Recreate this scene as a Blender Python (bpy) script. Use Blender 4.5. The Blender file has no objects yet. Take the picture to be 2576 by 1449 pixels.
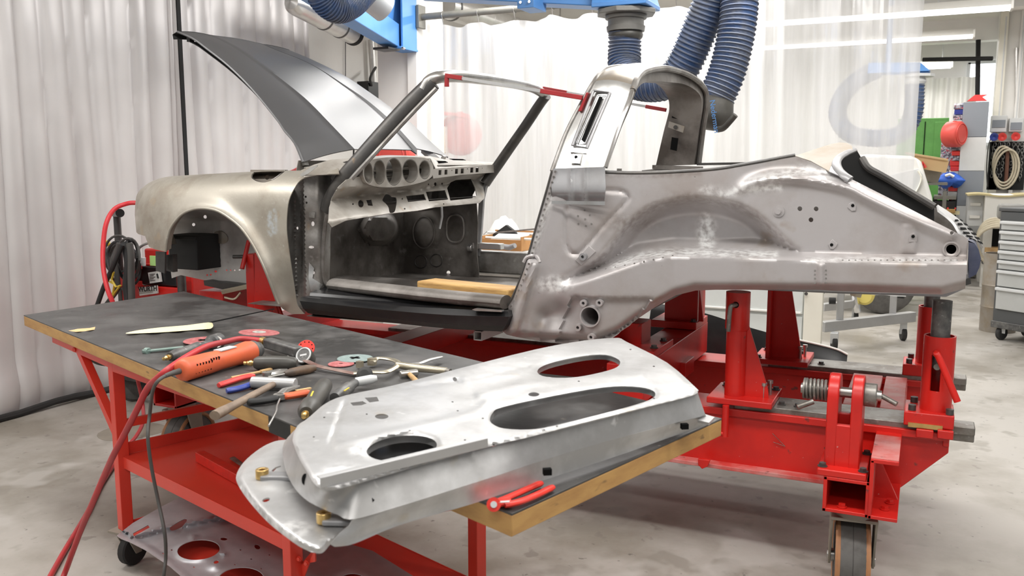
import bpy, bmesh, math, random
import numpy as np
from mathutils import Vector, Matrix, geometry
random.seed(7)
C = bpy.context.scene.collection
R = math.radians
# ------------------------------------------------------------------ camera
F, HZ, YAW, CZ = 2200.0, 304.0, 25.3, 1.5        # focal length (px of 2576), horizon offset, heading, eye height
PIT = math.atan(HZ/F); YW = R(YAW)
cam = bpy.data.cameras.new('camera'); cam.sensor_width = 36; cam.lens = 36*F/2576; cam.clip_start = .05; cam.clip_end = 80
camo = bpy.data.objects.new('camera', cam); C.objects.link(camo)
camo.location = (0, 0, CZ); camo.rotation_euler = (math.pi/2-PIT, 0, YW)
cam.dof.use_dof = True; cam.dof.focus_distance = 3.9; cam.dof.aperture_fstop = 7.0
bpy.context.scene.camera = camo
# ------------------------------------------------------------------ light
vs = bpy.context.scene.view_settings
vs.view_transform = 'Standard'; vs.look = 'None'; vs.gamma = 1; vs.use_curve_mapping = False
vs.exposure = -0.42
w = bpy.data.worlds.new('world'); bpy.context.scene.world = w; w.use_nodes = True
w.node_tree.nodes['Background'].inputs[0].default_value = (.93, .965, 1, 1)
w.node_tree.nodes['Background'].inputs[1].default_value = .42
def area(name, loc, sx, sy, e, rot=(0,0,0), col=(1,.98,.95)):
    l = bpy.data.lights.new(name, 'AREA'); l.shape = 'RECTANGLE'; l.size = sx; l.size_y = sy; l.energy = e; l.color = col
    o = bpy.data.objects.new(name, l); o.location = loc; o.rotation_euler = rot; C.objects.link(o)
for i, (x, y, e) in enumerate([(-3.1,-.6,70),(-3.3,2.0,95),(-2.5,5.9,95),(-2.4,6.7,95),(.4,-.6,75),(-.2,1.9,95),(-.3,4.6,100),(2.6,2.4,60),(-2.4,8.6,120),(1.0,9.3,85),(-1.,12.5,75),(2.0,12.2,60),(-3.,15.,60),(.2,14.9,70)]):  # unseen ceiling lights, some added to brighten the lid, left curtain, far drape
    area('ceiling_and_fill_light', (x, y, 3.3), 2.6, .35, e)
# ------------------------------------------------------------------ pixel -> space (measuring help)
def ray(px, py):
    x = px-1288; y = 724.5-py
    up = y*math.cos(PIT)-F*math.sin(PIT); fw = F*math.cos(PIT)+y*math.sin(PIT)
    return Vector((x*math.cos(YW)-fw*math.sin(YW), x*math.sin(YW)+fw*math.cos(YW), up))
E0 = Vector((0, 0, CZ))
def PY(px, py, Y): r = ray(px, py); return E0+r*(Y/r.y)
def PX(px, py, X): r = ray(px, py); return E0+r*(X/r.x)
def PZ(px, py, Z): r = ray(px, py); return E0+r*((Z-CZ)/r.z)
def V(*a): return Vector(a)
# ------------------------------------------------------------------ materials
MATS = {}
def mat(name, col, rough=.5, metal=0., col2=None, nscale=6., namt=1., nlo=.4, nhi=.65, bump=0., bscale=40., rough2=None, coat=0., emit=None, espec=.5, stretch=(1,1,1), spots=None, attr=None):
    """Principled material: colour varies between col and col2 with noise; optional bump, dark/light spots and a wear attribute."""
    m = bpy.data.materials.new(name); m.use_nodes = True; nt = m.node_tree; b = nt.nodes['Principled BSDF']; L = nt.links.new
    b.inputs['Roughness'].default_value = rough; b.inputs['Metallic'].default_value = metal
    b.inputs['Specular IOR Level'].default_value = espec
    c4 = lambda c: (c[0], c[1], c[2], 1)
    b.inputs['Base Color'].default_value = c4(col)
    tc = nt.nodes.new('ShaderNodeTexCoord'); mp = nt.nodes.new('ShaderNodeMapping'); mp.inputs['Scale'].default_value = stretch; L(tc.outputs['Object'], mp.inputs[0])
    last = None
    if col2:
        n = nt.nodes.new('ShaderNodeTexNoise'); n.inputs['Scale'].default_value = nscale; n.inputs['Detail'].default_value = 6; n.inputs['Roughness'].default_value = .6
        L(mp.outputs[0], n.inputs['Vector'])
        r = nt.nodes.new('ShaderNodeMapRange'); r.inputs['From Min'].default_value = nlo; r.inputs['From Max'].default_value = nhi; r.inputs['To Max'].default_value = namt; L(n.outputs['Fac'], r.inputs[0])
        mx = nt.nodes.new('ShaderNodeMix'); mx.data_type = 'RGBA'; L(r.outputs[0], mx.inputs[0]); mx.inputs[6].default_value = c4(col); mx.inputs[7].default_value = c4(col2)
        last = mx.outputs[2]
        if rough2 is not None:
            rr = nt.nodes.new('ShaderNodeMapRange'); rr.inputs['From Min'].default_value = nlo; rr.inputs['From Max'].default_value = nhi; rr.inputs['To Min'].default_value = rough; rr.inputs['To Max'].default_value = rough2; L(n.outputs['Fac'], rr.inputs[0]); L(rr.outputs[0], b.inputs['Roughness'])
    for sp in (spots or []):
        sc, thr, scol, amt = sp
        n2 = nt.nodes.new('ShaderNodeTexNoise'); n2.inputs['Scale'].default_value = sc; n2.inputs['Detail'].default_value = 3; L(mp.outputs[0], n2.inputs['Vector'])
        r2 = nt.nodes.new('ShaderNodeMapRange'); r2.inputs['From Min'].default_value = thr; r2.inputs['From Max'].default_value = thr+.06; r2.inputs['To Max'].default_value = amt; L(n2.outputs['Fac'], r2.inputs[0])
        m2 = nt.nodes.new('ShaderNodeMix'); m2.data_type = 'RGBA'; L(r2.outputs[0], m2.inputs[0])
        if last: L(last, m2.inputs[6])
        else: m2.inputs[6].default_value = c4(col)
        m2.inputs[7].default_value = c4(scol); last = m2.outputs[2]
    if attr:
        for an, acol, ar, am in attr:
            at = nt.nodes.new('ShaderNodeAttribute'); at.attribute_name = an
            n3 = nt.nodes.new('ShaderNodeTexNoise'); n3.inputs['Scale'].default_value = 45; n3.inputs['Detail'].default_value = 4; L(mp.outputs[0], n3.inputs['Vector'])
            ml = nt.nodes.new('ShaderNodeMath'); ml.operation = 'MULTIPLY'; L(at.outputs['Fac'], ml.inputs[0])
            r3 = nt.nodes.new('ShaderNodeMapRange'); r3.inputs['From Min'].default_value = .35; r3.inputs['From Max'].default_value = .6; L(n3.outputs['Fac'], r3.inputs[0]); L(r3.outputs[0], ml.inputs[1])
            m3 = nt.nodes.new('ShaderNodeMix'); m3.data_type = 'RGBA'; L(ml.outputs[0], m3.inputs[0])
            if last: L(last, m3.inputs[6])
            else: m3.inputs[6].default_value = c4(col)
            m3.inputs[7].default_value = c4(acol); last = m3.outputs[2]
    if last: L(last, b.inputs['Base Color'])
    if bump:
        n4 = nt.nodes.new('ShaderNodeTexNoise'); n4.inputs['Scale'].default_value = bscale; n4.inputs['Detail'].default_value = 5; L(mp.outputs[0], n4.inputs['Vector'])
        bp = nt.nodes.new('ShaderNodeBump'); bp.inputs['Strength'].default_value = bump; bp.inputs['Distance'].default_value = .01; L(n4.outputs['Fac'], bp.inputs['Height']); L(bp.outputs[0], b.inputs['Normal'])
    if coat: b.inputs['Coat Weight'].default_value = coat; b.inputs['Coat Roughness'].default_value = .12
    if emit: b.inputs['Emission Color'].default_value = c4(col); b.inputs['Emission Strength'].default_value = emit
    MATS[name] = m; return m
M = MATS
mat('fender_steel', (.43,.40,.345), .42, .55, (.29,.25,.20), 4.2, .95, .44, .66, bump=.05, bscale=60, rough2=.5, spots=[(9,.66,(.40,.31,.21),.5),(28,.70,(.55,.53,.49),.5)], attr=[('bare',(.50,.53,.54),0,0)])
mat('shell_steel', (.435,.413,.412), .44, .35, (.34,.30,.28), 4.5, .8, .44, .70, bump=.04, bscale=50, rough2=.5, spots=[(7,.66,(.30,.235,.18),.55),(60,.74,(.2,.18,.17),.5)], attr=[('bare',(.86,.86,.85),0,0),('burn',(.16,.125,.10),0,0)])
mat('zinc_grey', (.34,.34,.35), .42, .4, (.25,.245,.24), 7, .8, .42, .66, spots=[(22,.66,(.58,.58,.58),.6)])
mat('raw_steel', (.36,.35,.335), .42, .6, (.14,.125,.11), 6, .9, .4, .65, bump=.06, bscale=30, spots=[(14,.66,(.50,.49,.47),.6),(10,.68,(.22,.15,.09),.5)])
mat('dark_steel', (.285,.265,.245), .5, .35, (.095,.082,.072), 3.5, .95, .40, .62, bump=.06, bscale=25, spots=[(16,.68,(.38,.36,.34),.5)])
mat('dash_steel', (.43,.405,.37), .45, .4, (.25,.225,.19), 6, .9, .42, .66, bump=.03, spots=[(12,.68,(.36,.27,.17),.5)])
mat('alu_bright', (.62,.62,.61), .28, .85, (.38,.365,.34), 7, .9, .42, .68, bump=.03, bscale=40, rough2=.34)
mat('door_alu', (.54,.54,.54), .36, .55, (.36,.355,.35), 6, .9, .42, .66, bump=.04, bscale=35, rough2=.44, spots=[(18,.67,(.78,.78,.77),.7),(8,.70,(.42,.36,.27),.45)], attr=[('bare',(.92,.92,.92),0,0)])
mat('tan_steel', (.33,.30,.265), .4, .5, (.28,.23,.17), 8, .9, .42, .66, spots=[(20,.66,(.2,.13,.08),.4)])
mat('black_steel', (.075,.072,.07), .42, .5, (.13,.12,.11), 10, .7, .45, .7, spots=[(14,.70,(.22,.15,.09),.5)])
mat('black_paint', (.012,.012,.013), .28, 0, (.03,.03,.03), 8, .5, .5, .75, espec=.5)
mat('black_matt', (.018,.018,.018), .65, 0)
mat('hood_primer', (.11,.11,.113), .37, .5, (.115,.115,.118), 2.5, .5, .45, .7, espec=.6)
mat('hole_black', (.006,.006,.006), .9, 0, espec=.1)
mat('red_paint', (.60,.018,.012), .34, 0, (.42,.012,.012), 4, .7, .45, .7, spots=[(22,.70,(.10,.035,.03),.8),(70,.73,(.5,.42,.4),.6)], bump=.04, bscale=40)
mat('red_dusty_sheen', (.60,.06,.05), .5, 0, (.62,.30,.28), 7, .9, .38, .62, spots=[(24,.68,(.12,.05,.045),.7)])  # dusty red; the pale pink is dust plus a painted-in sheen
mat('red_cart', (.74,.055,.032), .36, 0, (.68,.075,.05), 3, .8, .45, .7, spots=[(60,.75,(.15,.03,.02),.6)])
mat('red_plain', (.62,.075,.06), .45, 0)
mat('red_tool', (.75,.035,.02), .4, 0, (.5,.03,.02), 30, .5)
mat('orange_tool', (.72,.13,.045), .48, 0, (.52,.10,.05), 14, .6, .45, .7)
mat('steel_tool', (.50,.49,.47), .30, .85, (.30,.28,.25), 20, .7, .42, .66)
mat('machined', (.26,.25,.23), .42, .6, (.14,.12,.10), 14, .9, .42, .62, spots=[(35,.64,(.44,.43,.41),.6)])
mat('red_dark', (.34,.02,.025), .4, 0, (.25,.02,.02), 20, .6)
mat('zinc_light', (.47,.47,.49), .36, .4, (.34,.34,.36), 6, .8, .42, .66)
mat('inner_grey', (.66,.645,.62), .5, .1, (.44,.42,.40), 6, .8, .42, .66, spots=[(9,.68,(.62,.6,.58),.5),(14,.70,(.30,.12,.12),.4)])
mat('chrome', (.80,.80,.80), .12, 1.)
mat('brass', (.72,.50,.20), .28, .9, (.5,.33,.12), 30, .6)
mat('gold_zinc', (.55,.50,.39), .3, .8)
mat('rubber', (.022,.022,.022), .7, 0, (.05,.048,.045), 12, .7, .45, .7)
mat('rubber_tread', (.115,.11,.105), .75, 0, (.065,.06,.055), 14, .8, .42, .66)
mat('orange_tyre', (.42,.20,.09), .6, 0, (.28,.14,.08), 20, .6)
mat('bench_top', (.042,.041,.040), .38, 0, (.105,.10,.097), 6, .9, .42, .66, bump=.08, bscale=45, rough2=.6, spots=[(16,.70,(.28,.26,.22),.55),(55,.72,(.32,.30,.26),.5)])
mat('ply_edge', (.52,.30,.10), .6, 0, (.40,.21,.07), 8, .9, .4, .65, stretch=(1,1,4), spots=[(12,.68,(.10,.06,.03),.6)])
mat('wood_plank', (.55,.34,.12), .65, 0, (.34,.18,.06), 9, .9, .4, .65, stretch=(.5,4,8), spots=[(16,.66,(.18,.09,.03),.6)])
mat('wood_dark', (.085,.06,.045), .5, 0, (.2,.12,.07), 18, .8, .5, .7)
mat('wood_handle', (.27,.20,.145), .6, 0, (.16,.115,.085), 18, .9, .4, .65)
mat('wood_light', (.58,.38,.18), .6, 0, (.4,.24,.1), 18, .8)
mat('paper', (.85,.78,.50), .75, 0, (.75,.66,.38), 12, .6)
mat('card', (.48,.24,.085), .8, 0, (.42,.20,.07), 6, .6)
mat('card_light', (.66,.46,.24), .8, 0)
mat('disc_red', (.33,.075,.075), .75, 0, (.46,.18,.18), 60, .8, .4, .6)
mat('disc_teal', (.19,.25,.24), .7, 0, (.27,.33,.32), 60, .7)
mat('disc_grey', (.45,.43,.40), .6, .3, (.6,.58,.55), 60, .7)
mat('grey_tool', (.085,.085,.085), .42, .3, (.20,.195,.185), 16, .9, .45, .68, spots=[(50,.66,(.42,.41,.39),.6)])
mat('teal_tool', (.20,.29,.26), .45, .4, (.32,.38,.35), 20, .7)
mat('rust_brown', (.16,.08,.065), .6, .4, (.30,.22,.19), 20, .8)
mat('blue_plastic', (.035,.06,.30), .4, 0)
mat('red_plastic', (.70,.05,.045), .4, 0)
mat('blue_paint', (.075,.235,.56), .40, 0, (.10,.27,.58), 3, .6)
mat('blue_hose', (.035,.08,.20), .5, 0, (.16,.17,.195), 7, .9, .40, .66)
mat('hose_rib', (.105,.12,.155), .55, 0, (.11,.15,.26), 9, .8, .4, .66)
mat('grey_plastic', (.20,.195,.18), .5, 0, (.14,.135,.125), 9, .6)
mat('dark_plastic', (.055,.052,.046), .42, 0, (.10,.095,.085), 8, .6)
mat('galv_duct', (.66,.65,.63), .30, .8, (.52,.50,.48), 6, .6)
mat('white_paint', (.80,.79,.75), .55, 0, (.74,.72,.67), 3, .6, bump=.02)
mat('wall_white', (.80,.785,.755), .7, 0, (.74,.72,.69), 2.5, .6, bump=.05, bscale=30)
mat('cream_paint', (.78,.755,.66), .5, 0, (.7,.67,.58), 4, .6)
mat('grey_paint', (.22,.24,.27), .5, 0)
mat('light_grey', (.62,.63,.63), .45, 0, (.55,.56,.56), 5, .5)
mat('pale_green_grey', (.66,.69,.67), .5, 0, (.58,.61,.60), 5, .5)
mat('alu_frame', (.50,.50,.50), .4, .5, (.42,.42,.42), 6, .6)
mat('green_paint', (.12,.35,.075), .5, 0, (.07,.23,.045), 4, .5)
mat('trolley_dark', (.075,.078,.08), .5, 0)
mat('drawer_grey', (.50,.51,.50), .45, .2, (.44,.45,.44), 6, .5)
mat('rod_grey', (.17,.165,.145), .5, .3, (.22,.21,.18), 10, .6)
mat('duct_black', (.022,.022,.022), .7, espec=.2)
mat('cable_grey', (.075,.072,.068), .6)
mat('cable_black', (.02,.02,.021), .5)
mat('cable_beige', (.56,.50,.38), .6, 0, (.45,.39,.28), 12, .6)
mat('red_hose', (.50,.035,.04), .45, 0, (.33,.04,.045), 9, .7)
mat('red_hose_bright', (.72,.04,.05), .45, 0)
mat('yellow_clamp', (.70,.52,.06), .45, 0)
mat('yellow_pale', (.80,.66,.18), .5, 0)
mat('label_white', (.82,.82,.80), .6)
mat('note_green', (.45,.72,.25), .7)
mat('ink', (.02,.02,.02), .7)
mat('tube_light', (1,1,.98), .4, 0, emit=6)
mat('mat_tan', (.55,.47,.26), .85, 0, (.45,.38,.2), 9, .7)
mat('chain', (.12,.12,.115), .4, .7, (.28,.27,.25), 30, .8)
mat('leather_brown', (.17,.075,.05), .6)
mat('blue_bundle', (.03,.12,.55), .5)
mat('bumper_blue', (.055,.065,.115), .5, .2, (.12,.13,.18), 8, .8, .4, .66)
mat('bin_mix', (.10,.10,.13), .5, 0, (.45,.45,.5), 30, 1., .48, .52, spots=[(26,.6,(.5,.04,.05),.9),(22,.64,(.05,.12,.4),.9)])
mat('canvas_brown', (.30,.27,.22), .6, 0, (.22,.2,.17), 6, .6)
mat('silver_fabric', (.64,.62,.615), .42, .2, (.59,.565,.56), 1.6, .6, .4, .68, bump=.06, bscale=14, rough2=.5)
mat('rust_edge', (.10,.065,.04), .6, .3, (.26,.17,.07), 40, .6, .5, .7)
mat('sky_glow', (.9,.95,1), .5, 0, emit=3.0)
# concrete floor
fm = mat('concrete', (.44,.415,.38), .55, 0, (.255,.23,.19), 1.5, .95, .42, .64, bump=.12, bscale=22, rough2=.42,
    spots=[(4.5,.60,(.25,.23,.195),.6),(11,.65,(.20,.18,.155),.6),(27,.695,(.12,.11,.095),.75),(2.2,.62,(.55,.53,.50),.5)])
# clear hazy PVC sheet
pm = bpy.data.materials.new('pvc_sheet'); pm.use_nodes = True; nt = pm.node_tree; nt.nodes.clear()
L = nt.links.new; N = nt.nodes.new
o_ = N('ShaderNodeOutputMaterial'); tr = N('ShaderNodeBsdfTransparent'); df = N('ShaderNodeBsdfDiffuse'); tl = N('ShaderNodeBsdfTranslucent'); gl = N('ShaderNodeBsdfGlossy')
df.inputs[0].default_value = (.84,.835,.83,1); tl.inputs[0].default_value = (.80,.80,.80,1); gl.inputs['Roughness'].default_value = .18
a1 = N('ShaderNodeMixShader'); a1.inputs[0].default_value = .5; L(df.outputs[0], a1.inputs[1]); L(tl.outputs[0], a1.inputs[2])
a2 = N('ShaderNodeMixShader'); a2.inputs[0].default_value = .10; L(a1.outputs[0], a2.inputs[1]); L(gl.outputs[0], a2.inputs[2])
tcn = N('ShaderNodeTexCoord'); mpn = N('ShaderNodeMapping'); mpn.inputs['Scale'].default_value = (5,1,.35); L(tcn.outputs['Object'], mpn.inputs[0])
nz = N('ShaderNodeTexNoise'); nz.inputs['Scale'].default_value = 2.2; nz.inputs['Detail'].default_value = 7; L(mpn.outputs[0], nz.inputs['Vector'])
mr = N('ShaderNodeMapRange'); mr.inputs['From Min'].default_value = .35; mr.inputs['From Max'].default_value = .68; mr.inputs['To Min'].default_value = .58; mr.inputs['To Max'].default_value = .80; L(nz.outputs['Fac'], mr.inputs[0])
a3 = N('ShaderNodeMixShader'); L(mr.outputs[0], a3.inputs[0]); L(tr.outputs[0], a3.inputs[1]); L(a2.outputs[0], a3.inputs[2]); L(a3.outputs[0], o_.inputs[0])
M['pvc_sheet'] = pm
# ------------------------------------------------------------------ mesh helpers
LOC = {}
def frame(d, up=Vector((0,0,1))):
    d = Vector(d).normalized()
    if abs(d.dot(up)) > .98: up = Vector((1,0,0))
    a = d.cross(up).normalized(); b = a.cross(d).normalized()
    return a, b
def spl(pts, n=6, closed=False):
    """Catmull-Rom through points of any dimension."""
    P = [np.array(p, float) for p in pts]; m = len(P); out = []
    rng = m if closed else m-1
    for i in range(rng):
        p1, p2 = P[i], P[(i+1) % m]
        p0 = P[i-1] if (closed or i > 0) else 2*p1-p2
        p3 = P[(i+2) % m] if (closed or i+2 < m) else 2*p2-p1
        for k in range(n):
            t = k/n
            out.append(.5*(2*p1+(p2-p0)*t+(2*p0-5*p1+4*p2-p3)*t*t+(3*p1-p0-3*p2+p3)*t**3))
    if not closed: out.append(P[-1])
    return [tuple(q) for q in out]
def rs(pts, n):
    """Resample a polyline to n points by arc length."""
    A = np.array(pts, float); d = np.r_[0, np.cumsum(np.linalg.norm(np.diff(A, axis=0), axis=1))]
    t = np.linspace(0, d[-1], n)
    return [tuple(np.interp(ti, d, A[:, k]) for k in range(A.shape[1])) for ti in t]
def inpoly(x, y, poly):
    x = np.asarray(x, float); y = np.asarray(y, float); P = np.array(poly, float); c = np.zeros(x.shape, bool)
    x1, y1 = P[:, 0], P[:, 1]; x2, y2 = np.roll(x1, -1), np.roll(y1, -1)
    for a, b, p, q in zip(x1, y1, x2, y2):
        if b == q: continue
        k = ((b > y) != (q > y)) & (x < (p-a)*(y-b)/(q-b)+a); c ^= k
    return c
def pdist(x, y, poly, closed=True):
    x = np.asarray(x, float); y = np.asarray(y, float); P = np.array(poly, float); best = np.full(x.shape, 1e9)
    n = len(P)
    for i in range(n if closed else n-1):
        a, b = P[i], P[(i+1) % n]; d = b-a; L2 = (d*d).sum()+1e-12
        t = np.clip(((x-a[0])*d[0]+(y-a[1])*d[1])/L2, 0, 1)
        best = np.minimum(best, np.hypot(x-a[0]-t*d[0], y-a[1]-t*d[1]))
    return best
def sst(a, b, x):
    t = np.clip((np.asarray(x, float)-a)/(b-a), 0, 1); return t*t*(3-2*t)
def ell(cx, cy, rx, ry, n=20, rot=0, pw=1.):
    out = []
    for i in range(n):
        t = 2*math.pi*i/n; c, s = math.cos(t), math.sin(t)
        u = rx*math.copysign(abs(c)**pw, c); v = ry*math.copysign(abs(s)**pw, s)
        out.append((cx+u*math.cos(rot)-v*math.sin(rot), cy+u*math.sin(rot)+v*math.cos(rot)))
    return out
class MB:
    def __init__(s): s.v = []; s.f = []; s.at = {}
    def add(s, vs_, fs_):
        o = len(s.v); s.v += [Vector(p) for p in vs_]; s.f += [tuple(i+o for i in f) for f in fs_]; return s
    def box(s, c, size, rot=None):
        hx, hy, hz = size[0]/2, size[1]/2, size[2]/2
        pts = [Vector((x, y, z)) for x in (-hx, hx) for y in (-hy, hy) for z in (-hz, hz)]
        if rot is not None:
            m = rot if isinstance(rot, Matrix) else Matrix.Rotation(rot, 3, 'Z'); pts = [m @ p for p in pts]
        return s.add([p+Vector(c) for p in pts], [(0,1,3,2),(4,6,7,5),(0,4,5,1),(2,3,7,6),(0,2,6,4),(1,5,7,3)])
    def bar(s, p0, p1, w_, h, up=Vector((0,0,1))):
        """Rectangular bar from p0 to p1, width w_ sideways, height h along up."""
        p0, p1 = Vector(p0), Vector(p1); a, b = frame(p1-p0, Vector(up)); pts = []
        for p in (p0, p1):
            for i, j in ((-1,-1),(1,-1),(1,1),(-1,1)): pts.append(p+a*(i*w_/2)+b*(j*h/2))
        return s.add(pts, [(0,1,2,3),(7,6,5,4),(0,4,5,1),(1,5,6,2),(2,6,7,3),(3,7,4,0)])
    def cyl(s, p0, p1, r0, r1=None, n=20, caps=True):
        r1 = r0 if r1 is None else r1; p0, p1 = Vector(p0), Vector(p1); a, b = frame(p1-p0); pts = []
        for p, r in ((p0, r0), (p1, r1)):
            for i in range(n):
                t = 2*math.pi*i/n; pts.append(p+a*(r*math.cos(t))+b*(r*math.sin(t)))
        fs = [(i, (i+1) % n, n+(i+1) % n, n+i) for i in range(n)]
        if caps: fs += [tuple(range(n-1, -1, -1)), tuple(range(n, 2*n))]
        return s.add(pts, fs)
    def pipe(s, p0, p1, ro, ri, n=24):
        """Hollow pipe."""
        p0, p1 = Vector(p0), Vector(p1); a, b = frame(p1-p0); pts = []
        for p, r in ((p0, ro), (p1, ro), (p1, ri), (p0, ri)):
            for i in range(n):
                t = 2*math.pi*i/n; pts.append(p+a*(r*math.cos(t))+b*(r*math.sin(t)))
        fs = []
        for k in range(4):
            o, q = k*n, ((k+1) % 4)*n
            fs += [(o+i, o+(i+1) % n, q+(i+1) % n, q+i) for i in range(n)]
        return s.add(pts, fs)
    def lathe(s, p0, axis, prof, n=24, up=Vector((0,0,1))):
        """prof: list of (distance along axis, radius)."""
        p0 = Vector(p0); ax = Vector(axis).normalized(); a, b = frame(ax, Vector(up)); pts = []; m = len(prof)
        for h, r in prof:
            for i in range(n):
                t = 2*math.pi*i/n; pts.append(p0+ax*h+a*(r*math.cos(t))+b*(r*math.sin(t)))
        fs = [(k*n+i, k*n+(i+1) % n, (k+1)*n+(i+1) % n, (k+1)*n+i) for k in range(m-1) for i in range(n)]
        if prof[0][1] > 1e-6: fs.append(tuple(range(n-1, -1, -1)))
        if prof[-1][1] > 1e-6: fs.append(tuple(range((m-1)*n, m*n)))
        return s.add(pts, fs)
    def tube(s, pts, r, n=10, closed=False, flat=None, up=None, caps=True):
        """Tube along a path, r number or list; flat=(fa,fb) scales the section."""
        P = [Vector(p) for p in pts]; m = len(P); rr = r if isinstance(r, (list, tuple)) else [r]*m
        tang = []
        for i in range(m):
            a = P[(i-1) % m] if (closed or i > 0) else P[i]; b = P[(i+1) % m] if (closed or i < m-1) else P[i]
            t = (b-a); tang.append(t.normalized() if t.length > 1e-9 else Vector((0,0,1)))
        u = Vector(up) if up is not None else None
        a, b = frame(tang[0], u or Vector((0,0,1))); vs_ = []
        for i in range(m):
            if u is not None: a, b = frame(tang[i], u)
            elif i:
                a = (a-tang[i]*a.dot(tang[i]));
                a = a.normalized() if a.length > 1e-6 else frame(tang[i])[0]
                b = a.cross(tang[i])
            fa, fb = flat or (1, 1)
            for k in range(n):
                t = 2*math.pi*k/n; vs_.append(P[i]+a*(rr[i]*fa*math.cos(t))+b*(rr[i]*fb*math.sin(t)))
        fs = [(i*n+k, i*n+(k+1) % n, ((i+1) % m)*n+(k+1) % n, ((i+1) % m)*n+k) for i in range(m if closed else m-1) for k in range(n)]
        if not closed and caps: fs += [tuple(range(n-1, -1, -1)), tuple(range((m-1)*n, m*n))]
        return s.add(vs_, fs)
    def prism(s, poly, off):
        """Extrude a planar 3D polygon by a vector."""
        n = len(poly); off = Vector(off); pts = [Vector(p) for p in poly]+[Vector(p)+off for p in poly]
        tri = geometry.tessellate_polygon([[Vector(p) for p in poly]])
        fs = [(i, (i+1) % n, n+(i+1) % n, n+i) for i in range(n)]
        fs += [tuple(t) for t in tri]+[tuple(n+i for i in reversed(t)) for t in tri]
        return s.add(pts, fs)
    def loft(s, rows, thick=0., closed=False, front=None):
        """Grid surface through rows of points, optional thickness (grown away from `front`)."""
        m, n = len(rows), len(rows[0]); pts = [Vector(p) for r in rows for p in r]
        nn = n if closed else n-1
        fs = [(i*n+j, i*n+(j+1) % n, (i+1)*n+(j+1) % n, (i+1)*n+j) for i in range(m-1) for j in range(nn)]
        return s.solid(pts, fs, thick, front)
    def solid(s, pts, fs, thick, front=None):
        if thick <= 0: return s.add(pts, fs)
        nr = [Vector((0,0,0)) for _ in pts]
        for f in fs:
            a = pts[f[0]]; nf = Vector((0,0,0))
            for i in range(1, len(f)-1): nf += (pts[f[i]]-a).cross(pts[f[i+1]]-a)
            for i in f: nr[i] += nf
        fr = Vector(front) if front is not None else E0
        sg = sum((n_.dot(fr-p) for n_, p in zip(nr, pts)), 0.)
        if sg < 0: fs = [tuple(reversed(f)) for f in fs]; nr = [-q for q in nr]
        nr = [q.normalized() if q.length > 1e-12 else Vector((0,0,1)) for q in nr]
        k = len(pts); ed = {}
        for f in fs:
            for i in range(len(f)):
                a, b = f[i], f[(i+1) % len(f)]; ed[(a, b)] = 1
        rim = [(b, a, k+a, k+b) for (a, b) in ed if (b, a) not in ed]
        return s.add(list(pts)+[p-q*thick for p, q in zip(pts, nr)], list(fs)+[tuple(k+i for i in reversed(f)) for f in fs]+rim)
    def sheet(s, outline, fn, holes=(), step=10., thick=.0015, front=None, attrs=None):
        """Surface over a 2D outline with holes; fn maps arrays (u, v) to 3D points; gridded inside so it can curve."""
        def dens(p):
            out = []
            for i in range(len(p)):
                a, b = np.array(p[i], float), np.array(p[(i+1) % len(p)], float); k = max(1, int(round(np.linalg.norm(b-a)/step)))
                out += [tuple(a+(b-a)*j/k) for j in range(k)]
            return out
        ol = dens(outline); hs = [[(float(q[0]), float(q[1])) for q in h] for h in holes]
        O = np.array(ol); x0, y0 = O.min(0); x1, y1 = O.max(0)
        gx, gy = np.meshgrid(np.arange(x0+step*.5, x1, step), np.arange(y0+step*.5, y1, step*.9)); gx[1::2] += step*.5
        gx, gy = gx.ravel(), gy.ravel()
        ok = inpoly(gx, gy, ol) & (pdist(gx, gy, ol) > step*.45)
        for h in hs: ok &= ~inpoly(gx, gy, h) & (pdist(gx, gy, h) > step*.35)
        P2 = [Vector(p) for p in ol]; ed = [(i, (i+1) % len(ol)) for i in range(len(ol))]
        for h in hs:
            o = len(P2); P2 += [Vector(p) for p in h]; ed += [(o+i, o+(i+1) % len(h)) for i in range(len(h))]
        P2 += [Vector((a, b)) for a, b in zip(gx[ok], gy[ok])]
        r = geometry.delaunay_2d_cdt(P2, ed, [], 0, 1e-7); vv = np.array([tuple(p) for p in r[0]]); tri = [f for f in r[2]]
        T = np.array(tri); cx = vv[T][:, :, 0].mean(1); cy = vv[T][:, :, 1].mean(1)
        k = inpoly(cx, cy, ol)
        for h in hs: k &= ~inpoly(cx, cy, h)
        tri = [tuple(int(i) for i in t) for t in T[k]]
        used = sorted({i for t in tri for i in t}); mp_ = {o: i for i, o in enumerate(used)}
        vv = vv[used]; tri = [tuple(mp_[i] for i in t) for t in tri]
        pts = [Vector(p) for p in fn(vv[:, 0], vv[:, 1])]
        base = len(s.v); s.solid(pts, tri, thick, front); n = len(pts)
        if attrs:
            for an, af in attrs.items():
                val = af(vv[:, 0], vv[:, 1]); d = s.at.setdefault(an, {})
                for i in range(n): d[base+i] = float(val[i])
        return s
    def build(s, name, m, parent=None, smooth=40, bevel=0., label=None, cat=None, group=None, kind=None, seg=2, mats=None):
        me = bpy.data.meshes.new(name)
        if parent is not None: org = LOC[parent.name]
        else:
            A = np.array([tuple(p) for p in s.v]); lo, hi = A.min(0), A.max(0); org = Vector(((lo[0]+hi[0])/2, (lo[1]+hi[1])/2, lo[2]))
        me.from_pydata([p-org for p in s.v], [], s.f); me.update()
        bm = bmesh.new(); bm.from_mesh(me); bmesh.ops.recalc_face_normals(bm, faces=bm.faces); bm.to_mesh(me); bm.free()
        for an, d in s.at.items():
            a = me.attributes.new(an, 'FLOAT', 'POINT')
            arr = np.zeros(len(me.vertices), np.float32)
            for i, v_ in d.items(): arr[i] = v_
            a.data.foreach_set('value', arr)
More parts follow.
